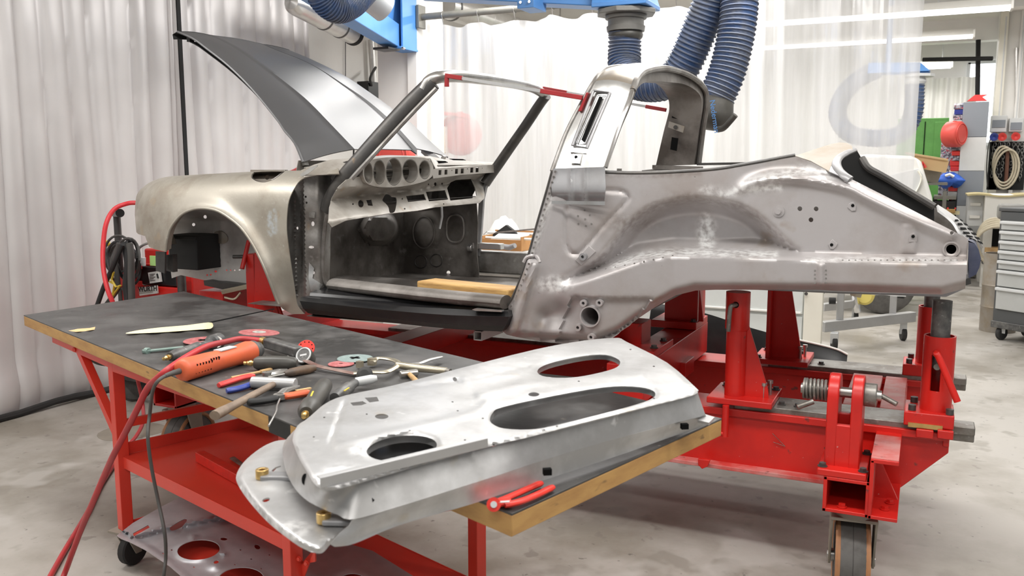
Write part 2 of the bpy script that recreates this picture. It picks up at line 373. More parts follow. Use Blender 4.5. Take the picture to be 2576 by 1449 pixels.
        me.materials.append(M[m] if isinstance(m, str) else m)
        if smooth: me.shade_smooth(); me.set_sharp_from_angle(angle=R(smooth))
        o = bpy.data.objects.new(name, me); C.objects.link(o)
        if parent is not None: o.parent = parent; LOC[o.name] = org
        else: o.location = org; LOC[o.name] = org
        if bevel:
            b = o.modifiers.new('bevel', 'BEVEL'); b.width = bevel; b.segments = seg; b.limit_method = 'ANGLE'; b.angle_limit = R(35); b.harden_normals = False
        tagit(o, label, cat, group, kind); return o
def tagit(o, label=None, cat=None, group=None, kind=None):
    if label: o['label'] = label
    if cat: o['category'] = cat
    if group: o['group'] = group
    if kind: o['kind'] = kind
def thing(name, label, cat, loc, group=None):
    o = bpy.data.objects.new(name, None); C.objects.link(o); o.location = loc; o.empty_display_size = .1
    LOC[o.name] = Vector(loc); tagit(o, label, cat, group); return o
def onY(Y):
    """(px,py) arrays -> points at depth Y (number or function of px,py arrays)."""
    def f(u, v):
        y = Y(u, v) if callable(Y) else np.full(len(u), float(Y))
        return [PY(a, b, c) for a, b, c in zip(u, v, y)]
    return f
def onX(X):
    def f(u, v):
        x = X(u, v) if callable(X) else np.full(len(u), float(X))
        return [PX(a, b, c) for a, b, c in zip(u, v, x)]
    return f
def onZ(Z):
    def f(u, v):
        z = Z(u, v) if callable(Z) else np.full(len(u), float(Z))
        return [PZ(a, b, c) for a, b, c in zip(u, v, z)]
    return f
def text(name, body, size, mat_, loc, rot, parent=None, extrude=.0005, bold=0., shear=0., space=1.):
    """Raised lettering turned into a mesh."""
    cu = bpy.data.curves.new(name, 'FONT'); cu.body = body; cu.size = size; cu.extrude = extrude; cu.offset = bold; cu.shear = shear; cu.space_character = space; cu.align_x = 'CENTER'; cu.align_y = 'CENTER'
    t = bpy.data.objects.new(name, cu); C.objects.link(t)
    dg = bpy.context.evaluated_depsgraph_get(); dg.update()
    me = bpy.data.meshes.new_from_object(t.evaluated_get(dg)); bpy.data.objects.remove(t); bpy.data.curves.remove(cu)
    me.name = name; me.materials.clear(); me.materials.append(M[mat_])
    mw = Matrix.LocRotScale(Vector(loc)-(LOC[parent.name] if parent else Vector((0,0,0))), rot.to_quaternion() if isinstance(rot, Matrix) else rot, None)
    me.transform(mw); o = bpy.data.objects.new(name, me); C.objects.link(o)
    if parent: o.parent = parent; LOC[o.name] = LOC[parent.name]
    return o
def hexbolt(mb, p, r=.012, h=.012, ax=(0,0,1)):
    p = Vector(p); ax = Vector(ax).normalized()
    mb.cyl(p, p+ax*(h*.25), r*1.35, n=14); mb.cyl(p+ax*(h*.25), p+ax*h, r, n=6)

def bolts(pts, m, parent, r=.012, h=.013, ax=(0,0,1), name='bolt'):
    """hexagon bolts, each one a part of its own"""
    for q in pts:
        mb = MB(); hexbolt(mb, q, r, h, ax); mb.build(name, m, parent)
# ================================================================== ROOM
def struct(mb, name, m, **k): return mb.build(name, m, kind='structure', smooth=k.pop('smooth', 40), **k)
struct(MB().box((1,7,-.05), (18,22,.1)), 'floor', 'concrete')
struct(MB().box((1,7,3.62), (18,22,.1)), 'ceiling', 'wall_white')
struct(MB().box((-5.45,6.5,1.78), (.2,20.4,3.58)), 'wall_left', 'wall_white')
struct(MB().box((1,16.7,1.78), (12.9,.2,3.58)), 'wall_back', 'wall_white')
struct(MB().box((3.0,14.0,1.78), (4.5,.3,3.58)), 'wall_right', 'wall_white')
# white column the jib and the curtain rod hang on
mb = MB(); mb.box((-4.475,7.215,1.78), (.43,.43,3.58)); mb.box((-4.30,6.985,1.78), (.10,.03,3.58)); mb.box((-4.25,7.3,1.78), (.05,.24,3.58))
struct(mb, 'trim_1', 'wall_white', bevel=.004)
struct(MB().box((.80,13.83,1.78), (.10,.10,3.58)), 'trim_2', 'cream_paint', bevel=.004)
struct(MB().box((1.02,13.81,1.78), (.05,.06,3.58)), 'trim_3', 'wall_white', bevel=.004)
# ceiling beams in the far bay
for i, y in enumerate((11.6, 14.4)):
    struct(MB().box((1.2,y,3.42), (6,.22,.3)), 'trim_%d' % (4+i), 'wall_white')
# bright window in the far corner
w1 = struct(MB().box((.88,16.58,2.55), (.75,.03,1.3)), 'window_1', 'sky_glow')
fr = MB()
for z in (1.88, 3.2): fr.box((.88,16.55,z), (.8,.05,.05))
for x in (.49, 1.27): fr.box((x,16.55,2.54), (.05,.05,1.32))
fr.build('window_frame', 'light_grey', w1)
# fluorescent lamps
def lamp(x, y, z, ln, label):
    t = thing('fluorescent_lamp', label, 'lamp', (x, y, z), 'fluorescent ceiling lamps')
    mb = MB(); mb.prism([(x-ln/2,y-.045,z+.10),(x-ln/2,y+.045,z+.10),(x-ln/2,y+.11,z+.02),(x-ln/2,y-.11,z+.02)], (ln,0,0)); mb.build('housing', 'white_paint', t, bevel=.004)
    for s in (-1, 1): MB().cyl((x-ln/2+.03,y+s*.06,z), (x+ln/2-.03,y+s*.06,z), .016, n=12).build('tube', 'tube_light', t)
    for sx in (-1, 1):
        MB().box((x+sx*(ln/2-.012),y,z+.03), (.024,.23,.10)).build('end_cap', 'white_paint', t, bevel=.003)
        MB().cyl((x+sx*ln*.3,y,z+.09), (x+sx*ln*.3,y,3.57), .008, n=8).build('hanger', 'light_grey', t)
for (px, py, yy, ln, lb) in [(2548,20,10.4,3.4,'long white fluorescent lamp, nearest of those right of the clear curtain'),(2452,92,13.2,3.2,'white fluorescent lamp, second away right of the clear curtain'),(2397,168,15.6,.78,'short white fluorescent lamp above the far green cabinet')]:
    p = PY(px, py, yy); lamp(p.x-ln/2, yy, p.z, ln, lb)
# ------------------------------------------------------------------ silver quilted curtains
def silver(name, x, y0, y1, z0, z1, label, n, ph, rolled=True):
    rng = random.Random(ph); ed = [y0]; 
    while ed[-1] < y1-.02: ed.append(min(y1, ed[-1]+rng.uniform(.13, .21)))
    rows = []
    zs = np.linspace(z0, z1, 46)
    for k, z in enumerate(zs):
        row = []; tz = (z-z0)/(z1-z0)
        for i in range(len(ed)-1):
            a, b = ed[i], ed[i+1]; amp = .018+.022*((i*37) % 10)/10
            for j in range(6):
                t = j/6; y = a+(b-a)*t
                d = amp*(math.sin(math.pi*t)**.55)*(1-.12*math.sin(z*1.3+i)) + .05*math.sin(y*1.7+ph)+.02*math.sin(y*4.1+z*1.1+ph)
                if z < z0+.28: d += .028*math.sin((z-z0)/.28*math.pi)*(1+.5*math.sin(i*2.3))
                d += .0015*math.sin(z*17+i*1.9)+.005*math.sin(z*2.1+i*.7)
                row.append((x+d, y+.007*math.sin(z*1.1+i*1.7)*(1-tz*.5), z))
        row.append((x, y1, z)); rows.append(row)
    t = thing(name, label, 'curtain', (x, (y0+y1)/2, z0))
    MB().loft(rows, .012, front=(0,3,1.5)).build('quilted_sheet', 'silver_fabric', t, smooth=65)
    MB().cyl((x,y0,z1+.02),(x,y1,z1+.02),.02,n=12).build('top_rail','rod_grey',t)
    if ph == 11: MB().box((-5.0,4.885,(z0+z1)/2), (.05,.035,z1-z0)).build('gap_shade', 'duct_black', t)  # added black strip standing in for the shade in the curtain gap
silver('welding_curtain', -4.98, .9, 4.86, .015, 3.5, 'silver quilted curtain at the far left, from the frame edge to the dark vertical gap', 1, 3)
silver('welding_curtain', -5.12, 4.92, 6.55, .02, 3.5, 'silver quilted curtain behind the raised front lid, right of the dark gap', 1, 11)
MB().tube([(-4.90,y,.028+.008*math.sin(y*9)) for y in np.linspace(1.2,4.9,30)], .022, n=8).build('curtain_bottom_strip', 'black_matt', label='dark strip lying along the foot of the left silver curtain', cat='strip')
# ------------------------------------------------------------------ clear PVC curtain on its rod
rod0, rod1 = PY(1061,43,7.0), Vector((.6,7.0,2.86))
t = thing('curtain_rod', 'grey steel curtain rod fixed to the white column', 'rod', (rod0.x, 7.0, 2.6))
MB().cyl(rod0, (rod1.x,7.0,rod0.z+.02), .03, n=16).build('rod', 'rod_grey', t)
mb = MB(); mb.box((rod0.x-.01,7.0,rod0.z), (.03,.12,.20)); mb.build('wall_bracket', 'rod_grey', t, bevel=.004)
x0c, x1c = PY(1113,300,7.0).x, PY(2307,300,7.0).x
hooks = [x0c+.02+i*(x1c-x0c-.04)/11 for i in range(12)]
def pvc_y(x, z): 
    a = .03*math.sin(x*7.3)+.03*math.sin(x*13.7+.6+.2*z)+.022*math.sin(x*23+z*.8)+.012*math.sin(x*47+1.3*z)
    a *= 1+1.2*math.exp(-((x+1.25)/.35)**2)
    return 7.0+a+.012*math.sin(z*4+x*9)
rows = []
for k in range(40):
    tz = k/39; row = []
    for i in range(300):
        x = x0c+(x1c-x0c)*i/299; hd = (x-hooks[0])/(hooks[1]-hooks[0]); sag = .05*math.sin(math.pi*(hd % 1.0))**2*(.7+.3*math.sin(int(hd)*2.1))
        top = 2.755-sag if 0 <= hd <= 11 else 2.72
        z = .56+(top-.56)*tz; row.append((x, pvc_y(x, z), z))
    rows.append(row)
t = thing('strip_curtain', 'hazy clear plastic curtain hanging behind the car shell', 'curtain', (-2, 7, .56))
MB().loft(rows).build('clear_sheet', 'pvc_sheet', t, smooth=60)
for hx in hooks:
    y = 7.0; z = 2.755
    MB().tube([(hx, y+.034*math.cos(a), rod0.z+.0+ (.034*math.sin(a))) for a in np.linspace(-2.2, 3.9, 14)]+[(hx, y, z+.0)], .004, n=6).build('hook', 'steel_tool', t)
# ------------------------------------------------------------------ ribbed hose helper
def ribbed(t, path, r, pitch=.026, m='blue_hose', rm='hose_rib', name='hose'):
    P = spl(path, 14); d = sum((Vector(P[i+1])-Vector(P[i])).length for i in range(len(P)-1)); n = int(d/pitch)*3+1
    Q = rs(P, n); MB().tube(Q, [r*(1-.035*math.cos(2*math.pi*(i % 3)/3)) for i in range(n)], n=22, caps=False).build(name, m, t, smooth=60)
    mb = MB(); Qc = [Vector(q) for q in Q]
    for i in range(1, n-1, 3):
        a, b = frame(Qc[i+1]-Qc[i-1]); c = Qc[i]
        mb.tube([c+a*(r*1.035*math.cos(x))+b*(r*1.035*math.sin(x)) for x in np.linspace(0, 2*math.pi, 22, endpoint=False)], .0052, n=5, closed=True)
    mb.build(name+'_ribs', rm, t, smooth=60)
# ------------------------------------------------------------------ second extraction arm (over the car)
Ya = 5.45
bx = PY(1575, 20, Ya)
t = thing('extraction_arm', 'blue overhead fume extraction arm with long ribbed blue hose behind the roll hoop', 'extraction arm', (bx.x, Ya, 2.0))
mb = MB(); e0 = PY(1512,-18,Ya); e1 = PY(1060,-42,5.2); mb.bar(e0+V(.04,0,0), e1, .16, .20); mb.build('arm_beam', 'blue_paint', t, bevel=.006)
zb = PY(1575,24,Ya).z
mb = MB(); hw = .175
mb.loft([[(bx.x-hw,Ya-.16,zb+.02),(bx.x+hw,Ya-.16,zb+.02),(bx.x+hw,Ya+.16,zb+.02),(bx.x-hw,Ya+.16,zb+.02)],[(bx.x-hw,Ya-.14,zb+.16),(bx.x+hw*.7,Ya-.12,zb+.2),(bx.x+hw*.7,Ya+.12,zb+.2),(bx.x-hw,Ya+.14,zb+.16)]], closed=True)
mb.box((bx.x,Ya,zb+.015), (hw*2,.32,.03)); mb.box((bx.x-.1,Ya,zb+.19), (.2,.24,.1)); mb.build('end_housing', 'blue_paint', t, bevel=.005)
br = PY(1338,12,5.25); MB().box((br.x,5.25,br.z), (.115,.2,.07)).build('clamp_bracket', 'blue_paint', t, bevel=.003)
for s in (-.03,.03): MB().cyl((br.x+s,5.14,br.z),(br.x+s,5.155,br.z),.009,n=10).build('bolt', 'chrome', t)
mb = MB(); mb.cyl((bx.x,Ya,zb-.035),(bx.x,Ya,zb-.005),.19,n=8); mb.cyl((bx.x,Ya,zb-.06),(bx.x,Ya,zb-.035),.13,n=24); mb.build('flange', 'grey_plastic', t, smooth=30, bevel=.004)
mb = MB(); mb.lathe((bx.x,Ya,zb-.135),(0,0,1),[(0,.118),(.03,.122),(.035,.113),(.08,.113)]); mb.build('collar', 'grey_plastic', t, smooth=30)
MB().lathe((bx.x,Ya,zb-.185),(0,0,1),[(0,.094),(.012,.106),(.03,.11),(.05,.10)]).build('rubber_sleeve', 'dark_plastic', t)
ribbed(t, [PY(1572,80,Ya),PY(1571,130,Ya),PY(1572,170,5.42),PY(1590,202,5.36),PY(1640,213,5.28),PY(1692,200,5.24),PY(1722,160,5.22),PY(1752,95,5.2),PY(1778,30,5.18),PY(1800,-30,5.16),PY(1832,-62,5.14),PY(1858,-30,5.12),PY(1858,40,5.1),PY(1845,120,5.08),PY(1826,190,5.06),PY(1800,250,5.04)], .098)
n0, n1 = PY(1803,242,5.04), PY(1797,318,5.02)
ax = (n1-n0).normalized()
MB().lathe(n0, ax, [(0,.092),(.03,.096),(.10,.100),(.15,.094),(.185,.06),(.195,.0)], n=26, up=(0,1,0)).build('nozzle_hood', 'dark_plastic', t, smooth=50)
MB().tube(spl([PY(1806,326,4.95),PY(1820,322,4.92),PY(1835,307,4.90),PY(1850,289,4.89)],5), .017, n=10).build('handle', 'dark_plastic', t)
tx = text('lettering', 'Nederman', .042, 'blue_paint', PY(1797,293,4.90), Matrix.Rotation(R(80),3,'Y') @ Matrix.Rotation(R(90),3,'X'), t)
# ------------------------------------------------------------------ first jib (left, on the column)
j0, j1 = PY(985,90,6.72), PY(752,-58,4.55)
t = thing('extraction_arm', 'blue jib arm bolted to the white column, with dark blue hose above it', 'extraction arm', (j0.x, 6.7, 2.3))
mb = MB(); mb.bar(j0, j1, .14, .20); mb.build('arm_beam', 'blue_paint', t, bevel=.006)
zt = PY(1006,0,6.8).z+.5; zq = PY(1006,124,6.8).z; xp = PY(1006,100,6.8).x
mb = MB(); mb.box((xp+.065,6.85,(zt+zq)/2), (.02,.24,zt-zq)); mb.box((xp-.06,6.85,(zt+zq)/2), (.02,.24,zt-zq)); mb.box((xp,6.96,(zt+zq)/2), (.14,.02,zt-zq)); mb.box((xp,6.83,zq), (.17,.28,.02)); mb.build('post_channel', 'blue_paint', t, bevel=.003)
g = [PY(978,95,6.73),PY(990,95,6.73),PY(990,-20,6.73),PY(905,30,6.35)]
mb = MB(); mb.prism([g[0],g[2],g[3]], V(.02,.012,0)); mb.build('gusset', 'blue_paint', t)
MB().box(PY(972,124,6.6), (.16,.18,.02)).build('swivel_plate', 'black_paint', t, bevel=.003)
MB().cyl(PY(1017,122,6.70), PY(1017,122,6.70)+V(0,-.03,0), .012, n=12).build('bolt', 'chrome', t)
ribbed(t, [PY(800,-60,4.62),PY(808,-10,4.66),PY(845,22,4.78),PY(885,10,4.95),PY(925,-30,5.15)], .085, pitch=.016, rm='blue_hose')
ribc = PY(935,-5,5.4); MB().cyl(ribc+V(-.05,-.1,.06), ribc+V(.03,.12,-.06), .10, n=20).build('hose_collar', 'light_grey', t, smooth=40)
t = thing('ventilation_duct', 'shiny round metal duct below the left blue jib arm', 'duct', PY(800,50,5.9))
d0, d1 = PY(748,12,5.7), PY(884,84,6.6)
MB().cyl(d0, d1, .09, n=28).build('duct_pipe', 'galv_duct', t)
MB().lathe(d0, d0-d1, [(0,.09),(.05,.085),(.09,.06),(.105,0)], n=28).build('end_cap', 'galv_duct', t)
for f in (.45, .75): c = d0.lerp(d1, f); MB().cyl(c, c+(d1-d0).normalized()*.02, .0935, n=28).build('seam_ring', 'black_steel', t)
MB().lathe(d1, d1-d0, [(0,.092),(.02,.098),(.05,.098),(.07,.06),(.075,0)], n=24).build('end_ring', 'duct_black', t)
# wires / pipe / dark box on the left wall
MB().tube([PX(869,y,-5.33) for y in (85,130,190,240,300)], .004, n=6).build('wall_cable', 'cable_black', label='thin dark cable running down the white wall beside the column', cat='cable')
MB().cyl(PX(934,100,-5.28), PX(943,260,-5.28), .035, n=16).build('wall_pipe', 'galv_duct', label='silver vertical pipe on the wall left of the white column', cat='pipe')
t = thing('junction_box', 'black box with hanging cable on the wall left of the white column', 'box', PX(930,250,-5.2)); b0, b1 = PX(916,204,-5.2), PX(950,262,-5.2)
MB().box((-5.22,(b0.y+b1.y)/2,(b0.z+b1.z)/2), (.14,abs(b1.y-b0.y),abs(b0.z-b1.z))).build('casing', 'black_paint', t, bevel=.005)
MB().tube(spl([PX(945,170,-5.2),PX(936,185,-5.13),PX(931,200,-5.12),PX(935,215,-5.14)],5), .014, n=8).build('cable', 'cable_black', t)
# spiral duct going away behind the clear curtain
d0 = PY(1118,14,7.75); t = thing('ventilation_duct', 'shiny spiral duct near the ceiling behind the curtain rod', 'duct', d0)
MB().cyl(d0, d0+V(0,6.5,0), .125, n=28).build('duct_pipe', 'galv_duct', t)
for k in range(7): MB().cyl(d0+V(0,.12+.75*k,0), d0+V(0,.15+.75*k,0), .129, n=28).build('seam_ring', 'black_steel' if k == 0 else 'galv_duct', t)
MB().cyl(d0+V(0,3,.12), (d0.x,d0.y+3,3.57), .01, n=8).build('hanger', 'steel_tool', t)
# red hose reels
def reel(c, ax, r, label, w_=.12, wall=None):
    c = Vector(c); ax = Vector(ax).normalized(); t = thing('hose_reel', label, 'hose reel', c)
    MB().lathe(c-ax*w_/2, ax, [(0,.0),(.0,r*.55),(.012,r*.9),(.03,r),(w_-.03,r),(w_-.012,r*.9),(w_,r*.55),(w_,0)], n=32).build('drum_case', 'red_plain', t, smooth=50)
    for s in (-1, 1):
        mb = MB(); a, b = frame(ax)
        for q in (.62, .8): mb.tube([c+ax*(s*(w_/2-.004))+a*(r*q*math.cos(x))+b*(r*q*math.sin(x)) for x in np.linspace(0, 2*math.pi, 28, endpoint=False)], .007, n=6, closed=True)
        mb.build('side_rib', 'red_plain', t)
    MB().bar(c-V(0,0,r*.2), c+V(0,0,r*1.05), .05, .03, up=ax).build('bracket', 'red_plain', t)
    if wall: MB().bar(c+V(0,0,r*.9), Vector(wall)+V(0,0,r*.9), .05, .03).build('wall_arm', 'red_plain', t)
reel(PY(1158,338,7.75), (.4,-1,0), .21, 'red hose reel seen through the left end of the clear curtain', .16, (-4.27,7.35,PY(1158,338,7.75).z))
reel(PY(992,392,6.86), (.15,-1,0), .19, 'red hose reel on the white column, behind the raised lid', .14)
t = thing('control_box', 'white box with grey window mounted behind the left end of the clear curtain', 'box', PY(1100,350,7.5)); c = PY(1104,352,7.6)
MB().box(c, (.16,.14,.26)).build('casing', 'cream_paint', t, bevel=.006); MB().box(c+V(.02,-.072,-.02), (.1,.01,.12)).build('window', 'rod_grey', t)
# ================================================================== CAR BODY SHELL
YC = 3.8
car = thing('car_body_shell', 'bare metal open-top car body shell with raised front lid, bolted on the red bench', 'car', (-1.6, YC, .80))
def mirror(o, name=None, drop=0.):
    """The same panel on the other side of the car."""
    n = o.copy(); n.data = o.data.copy(); n.name = name or o.name; C.objects.link(n); n.parent = o.parent; LOC[n.name] = LOC[o.name]
    y0 = LOC[o.name].y
    for v in n.data.vertices: v.co.y = 2*(YC-y0)-v.co.y; v.co.z -= drop
    n.data.flip_normals(); return n
# ---- front fender
topx = spl([(339,540),(341,506),(347,485),(366,466),(392,452),(426,444),(483,440),(562,435.6),(628,432),(667,429),(719,429),(759,428.5),(800,424),(850,418)], 5)
tx_, ty_ = np.array([p[0] for p in topx]), np.array([p[1] for p in topx])
arch = spl([(415,633),(417,611),(423,587),(431,569),(447,548),(463,535),(483,527),(502,524),(525,525.5),(549,532),(575,548),(601,569),(622,595),(641,626),(659,663),(675,702),(690,742),(700,765)], 3)
rear = spl([(765,790),(752,775),(746,760),(740,721),(733,676),(725,616),(721,577),(722,537),(727,503),(740,474),(756,453),(780,442),(800,438.5),(853,437)], 3)
front = [(339,540),(341,563),(343,584),(348,589),(365,594),(369,605),(375,621),(392,628)]
notch = spl([(719,429.5),(709,437),(690,451),(667,459),(648,457),(634,449),(632,441),(638,433)], 3)
topl = [p for p in topx if p[0] > 339.5]
upper = [p for p in topl if p[0] > 720][::-1]+notch+[p for p in topl if p[0] < 637][::-1]
fend = front+arch[:]+[(712,778),(735,790)]+rear+upper
def fY(u, v):
    t = (v-np.interp(u, tx_, ty_))/95; t = np.clip(t, 0, 1); y = 3.0+.17*(1-np.sqrt(np.clip(1-(1-t)**2, 0, 1)))
    f = np.clip((u-338)/100, 0, 1); y = y+.12*(1-np.sqrt(np.clip(1-(1-f)**2, 0, 1)))
    d = pdist(u, v, arch, False); y = y-.03*np.exp(-(d/22)**2)
    y = y+.05*sst(640, 790, v)*sst(640, 700, u)+.03*np.exp(-((v-440)/18)**2)*0
    return y
def patch(u, v): return np.clip(inpoly(u, v, [(676,530),(694,528),(699,545),(699,590),(676,593),(672,570)]).astype(float), 0, 1)
fe = MB().sheet(fend, onY(fY), step=7, thick=.004, attrs={'bare': patch}).build('front_fender', 'fender_steel', car, smooth=50)
ap = [PY(a, b, float(fY(np.array([a]), np.array([b]))[0])) for a, b in arch]
lip = MB().tube([p+V(0,.004,0) for p in ap], .007, n=8)
rows = [ap, [p+V(0,.035,.012) for p in ap]]; lip.loft(rows, .003)
lip.build('arch_lip', 'fender_steel', fe, smooth=60)
tp = [PY(a, b, float(fY(np.array([a]), np.array([b]))[0])) for a, b in topl if a < 860]
MB().loft([[p+V(0,0,-.001) for p in tp], [p+V(0,.06,-.006) for p in tp], [p+V(0,.13,-.03) for p in tp], [p+V(0,.135,-.09) for p in tp]], .003, front=(-3,3.2,4)).build('fender_top', 'fender_steel', car, smooth=60)
nf = [PY(a, b, float(fY(np.array([a]), np.array([b]))[0])) for a, b in [(339,540),(341,563),(343,584),(365,594),(375,621)]]
ft = [p for p in tp if p.x < -3.25][::-1]+nf
MB().loft([ft, [p+V(-.02+.02*i*0,.05,0) for i, p in enumerate(ft)], [p+V(.0,.17,0) for p in ft]], .003, front=(-5,3,1.5)).build('headlight_face', 'fender_steel', car, smooth=60)
mirror(fe, 'front_fender', .05)
# filler bucket
MB().sheet([(630,427),(724,427),(712,440),(692,455),(667,463),(645,461),(628,449)], onY(lambda u, v: 3.27-.004*(v-430)), step=6, thick=.002, holes=[ell(672,446,5.5,6)]).build('filler_bucket', 'tan_steel', car)
MB().tube([PY(a, b, 3.185) for a, b in spl([(719,430),(709,437),(690,451),(667,459),(648,457),(634,449),(633,440),(639,434)],3)], .006, n=8).build('filler_rim', 'alu_bright', car)
MB().sheet(ell(650,452,9,5), onY(3.225), step=4, thick=.01).build('filler_bracket', 'alu_bright', car)
# ---- inner wheel arch, dark backing, blanking box
arch_in = [(432,700),(424,640),(426,590),(436,555),(470,522),(520,512),(580,522),(640,580),(668,640),(690,700),(672,728),(620,722),(560,714),(500,702),(455,692)]
def iY(u, v): return 3.34+.10*sst(560, 520, v)*-1+.05*np.cos((u-560)/60)+.02*np.exp(-((u-553)/14)**2)*-1
inn = MB().sheet(arch_in, onY(iY), step=9, thick=.003, holes=[ell(516,546,4,5),ell(487,565,4,4),ell(530,691,2.5,2.5,8),ell(521,692,2.5,2.5,8),ell(542,683,4,3,8),ell(570,680,2,2,8),ell(580,680,2,2,8),ell(590,680,2,2,8),ell(602,679,3,2,8)]).build('inner_fender', 'inner_grey', car)
MB().sheet(ell(554,597,20,15,20,.5), onY(lambda u, v: iY(u, v)-.008), step=8, thick=.01).build('reinforcement_plate', 'tan_steel', inn)
mb = MB(); a, b = PY(424,590,3.22), PY(500,680,3.22); mb.box(((a.x+b.x)/2,3.30,(a.z+b.z)/2), (b.x-a.x,.17,a.z-b.z)); mb.box(((a.x+b.x)/2,3.21,a.z-.012), (b.x-a.x+.006,.012,.02)); mb.build('battery_box', 'black_matt', car, bevel=.004)
mb = MB(); mb.prism([PY(x, y, 3.06) for x, y in [(391,632),(415,634),(414,688),(392,681)]], (0,.01,0)); mb.prism([PY(x, y, 3.1) for x, y in [(418,641),(434,640),(435,685),(418,681)]], (0,.03,0)); mb.build('blanking_plate', 'grey_paint' if 0 else 'black_steel', car)
mb = MB(); mb.loft([[V(-3.42,Y,1.15) for Y in (3.42,3.8,4.2)], [V(-3.4,Y,1.0) for Y in (3.42,3.8,4.2)], [V(-2.86,Y,.97) for Y in (3.42,3.8,4.2)]], .004); mb.build('front_pan', 'zinc_grey', car)
# ---- hinge post beside the door opening
post = rear[::-1][0:]+[(780,742),(800,735),(826,720),(829,700),(831,640),(831,590),(835,560),(832,525),(848,490),(868,462),(885,440),(870,434)]
def hY(u, v):
    y = np.interp(u+ (v-600)*-.02, [715,742,759,765,800,815,835,890],[3.03,3.17,3.17,3.075,3.10,3.13,3.20,3.22]); return y+.006*np.sin(v/17.)*np.exp(-((u-785)/25)**2)
hp = MB().sheet(post, onY(hY), step=6, thick=.003, holes=[ell(787,563,4,6),ell(771,510,2.5,3,8),ell(769,495,2.5,3,8),ell(783,622,7,3.5),ell(781,668,3,4,8),ell(789,686,3,4,8),ell(748,574,2.5,4,8),ell(782,705,3,3,8)]).build('hinge_post', 'raw_steel', car)
MB().sheet([(776,534),(792,534),(791,549),(776,547)], onY(3.085), step=5, thick=.004).build('stamped_boss', 'raw_steel', hp)
MB().sheet([(777,660),(790,675),(786,700),(812,716),(800,733),(782,733),(776,700)], onY(lambda u, v: hY(u, v)-.006), step=7, thick=.003).build('welded_patch', 'alu_bright', hp)
# ---- screen frame (near pillar, header, far pillar)
def px3(l): return [PY(a, b, c) for a, b, c in spl(l, 5)]
def tap(n, a, b): return [a+(b-a)*i/(n-1) for i in range(n)]
q = px3([(1090,206,3.27),(1032,262,3.24),(965,334,3.19),(905,402,3.14),(868,444,3.12),(838,490,3.12),(822,530,3.13)])
MB().tube(q, tap(len(q), .038, .034), n=12, flat=(1.,.8), up=(0,1,0)).build('windscreen_pillar', 'black_steel', car, smooth=50)
q2 = px3([(1098,222,3.25),(1046,275,3.22),(985,340,3.18),(928,402,3.13),(886,448,3.11),(855,487,3.11),(832,520,3.12),(821,550,3.12),(815,600,3.12),(812,650,3.12),(813,695,3.12),(822,716,3.13),(836,724,3.14)])
MB().tube(q2, .010, n=8).build('door_seal_flange', 'raw_steel', car)
q = px3([(1066,226,3.26),(1080,205,3.27),(1105,194,3.30),(1150,192,3.42),(1210,198,3.62),(1260,205,3.82),(1310,214,4.05),(1345,224,4.22),(1370,238,4.33)])
MB().tube(q, [.034]*4+tap(len(q)-4, .036, .026), n=12, flat=(1,.75)).build('windscreen_header', 'alu_bright', car, smooth=50)
q = px3([(1374,241,4.33),(1358,262,4.35),(1325,312,4.38),(1295,355,4.42),(1272,388,4.45),(1254,414,4.47),(1238,436,4.46),(1220,462,4.44)])
MB().tube(q, tap(len(q), .030, .034), n=12, flat=(1,.8)).build('windscreen_pillar', 'black_steel', car, smooth=50)
MB().loft([[PY(1238,420,4.47),PY(1262,408,4.47)],[PY(1214,470,4.43),PY(1222,470,4.43)],[PY(1204,512,4.42),PY(1216,500,4.42)],[PY(1196,640,4.44),PY(1206,645,4.44)]], .02).build('hinge_post', 'zinc_grey', car)
# ---- dash
K = .15873
def dc(l): return [(860+x*K, 370+y*K) for x, y in l]
pod = spl([(914,432),(923,408),(961,399),(1003,396),(1050,397),(1073,400),(1086,411),(1090,427),(1087,441),(1074,452),(1050,460),(1019,466.5),(979,470),(949,468),(928,462),(918,450)], 3, True)
gh = [(926.7,435,10.5,25),(954.4,433,14.5,29),(991,432,19.5,33),(1032,430,19,28),(1068,427,13.5,22)]
pd_ = MB().sheet(pod, onX(-2.20), step=5, thick=.006, holes=[ell(a, b, c, d, 28) for a, b, c, d in gh], front=(0,2,1.5)).build('gauge_panel', 'dash_steel', car)
for a, b, c, d in gh:
    e = [PX(x, y, -2.20) for x, y in ell(a, b, c+.6, d+.6, 28)]; mb = MB(); mb.loft([e+[e[0]], [p+V(-.05,0,0) for p in e]+[e[0]+V(-.05,0,0)]], .002, front=(-2.2,3.5,1.5)); mb.build('gauge_ring', 'dash_steel', pd_)
pr = [PX(x, y, -2.20) for x, y in pod]; MB().loft([pr+[pr[0]], [p+V(-.06,0,.004) for p in pr]+[pr[0]+V(-.06,0,.004)]], .003).build('gauge_panel_edge', 'dash_steel', pd_)
low = [(835,500),(852,470),(872,452),(905,444),(919,455),(930,466),(950,472),(980,473),(1020,469),(1052,462),(1078,453),(1095,445),(1240,436),(1247,432),(1243,446),(1216,472),(1219,490),(1219,498),(1206,511),(1130,518),(1090,522),(1050,530),(977,537),(870,555),(835,572),(826,560),(829,520)]
def cr(u): return np.interp(u, [835,876,958,1058,1100,1240],[505,497,487,478,466,450])
def dX(u, v):
    d = v-cr(u); return -2.22-.08*sst(-28, 0, d)+.07*np.clip(d/40, 0, 1.3)
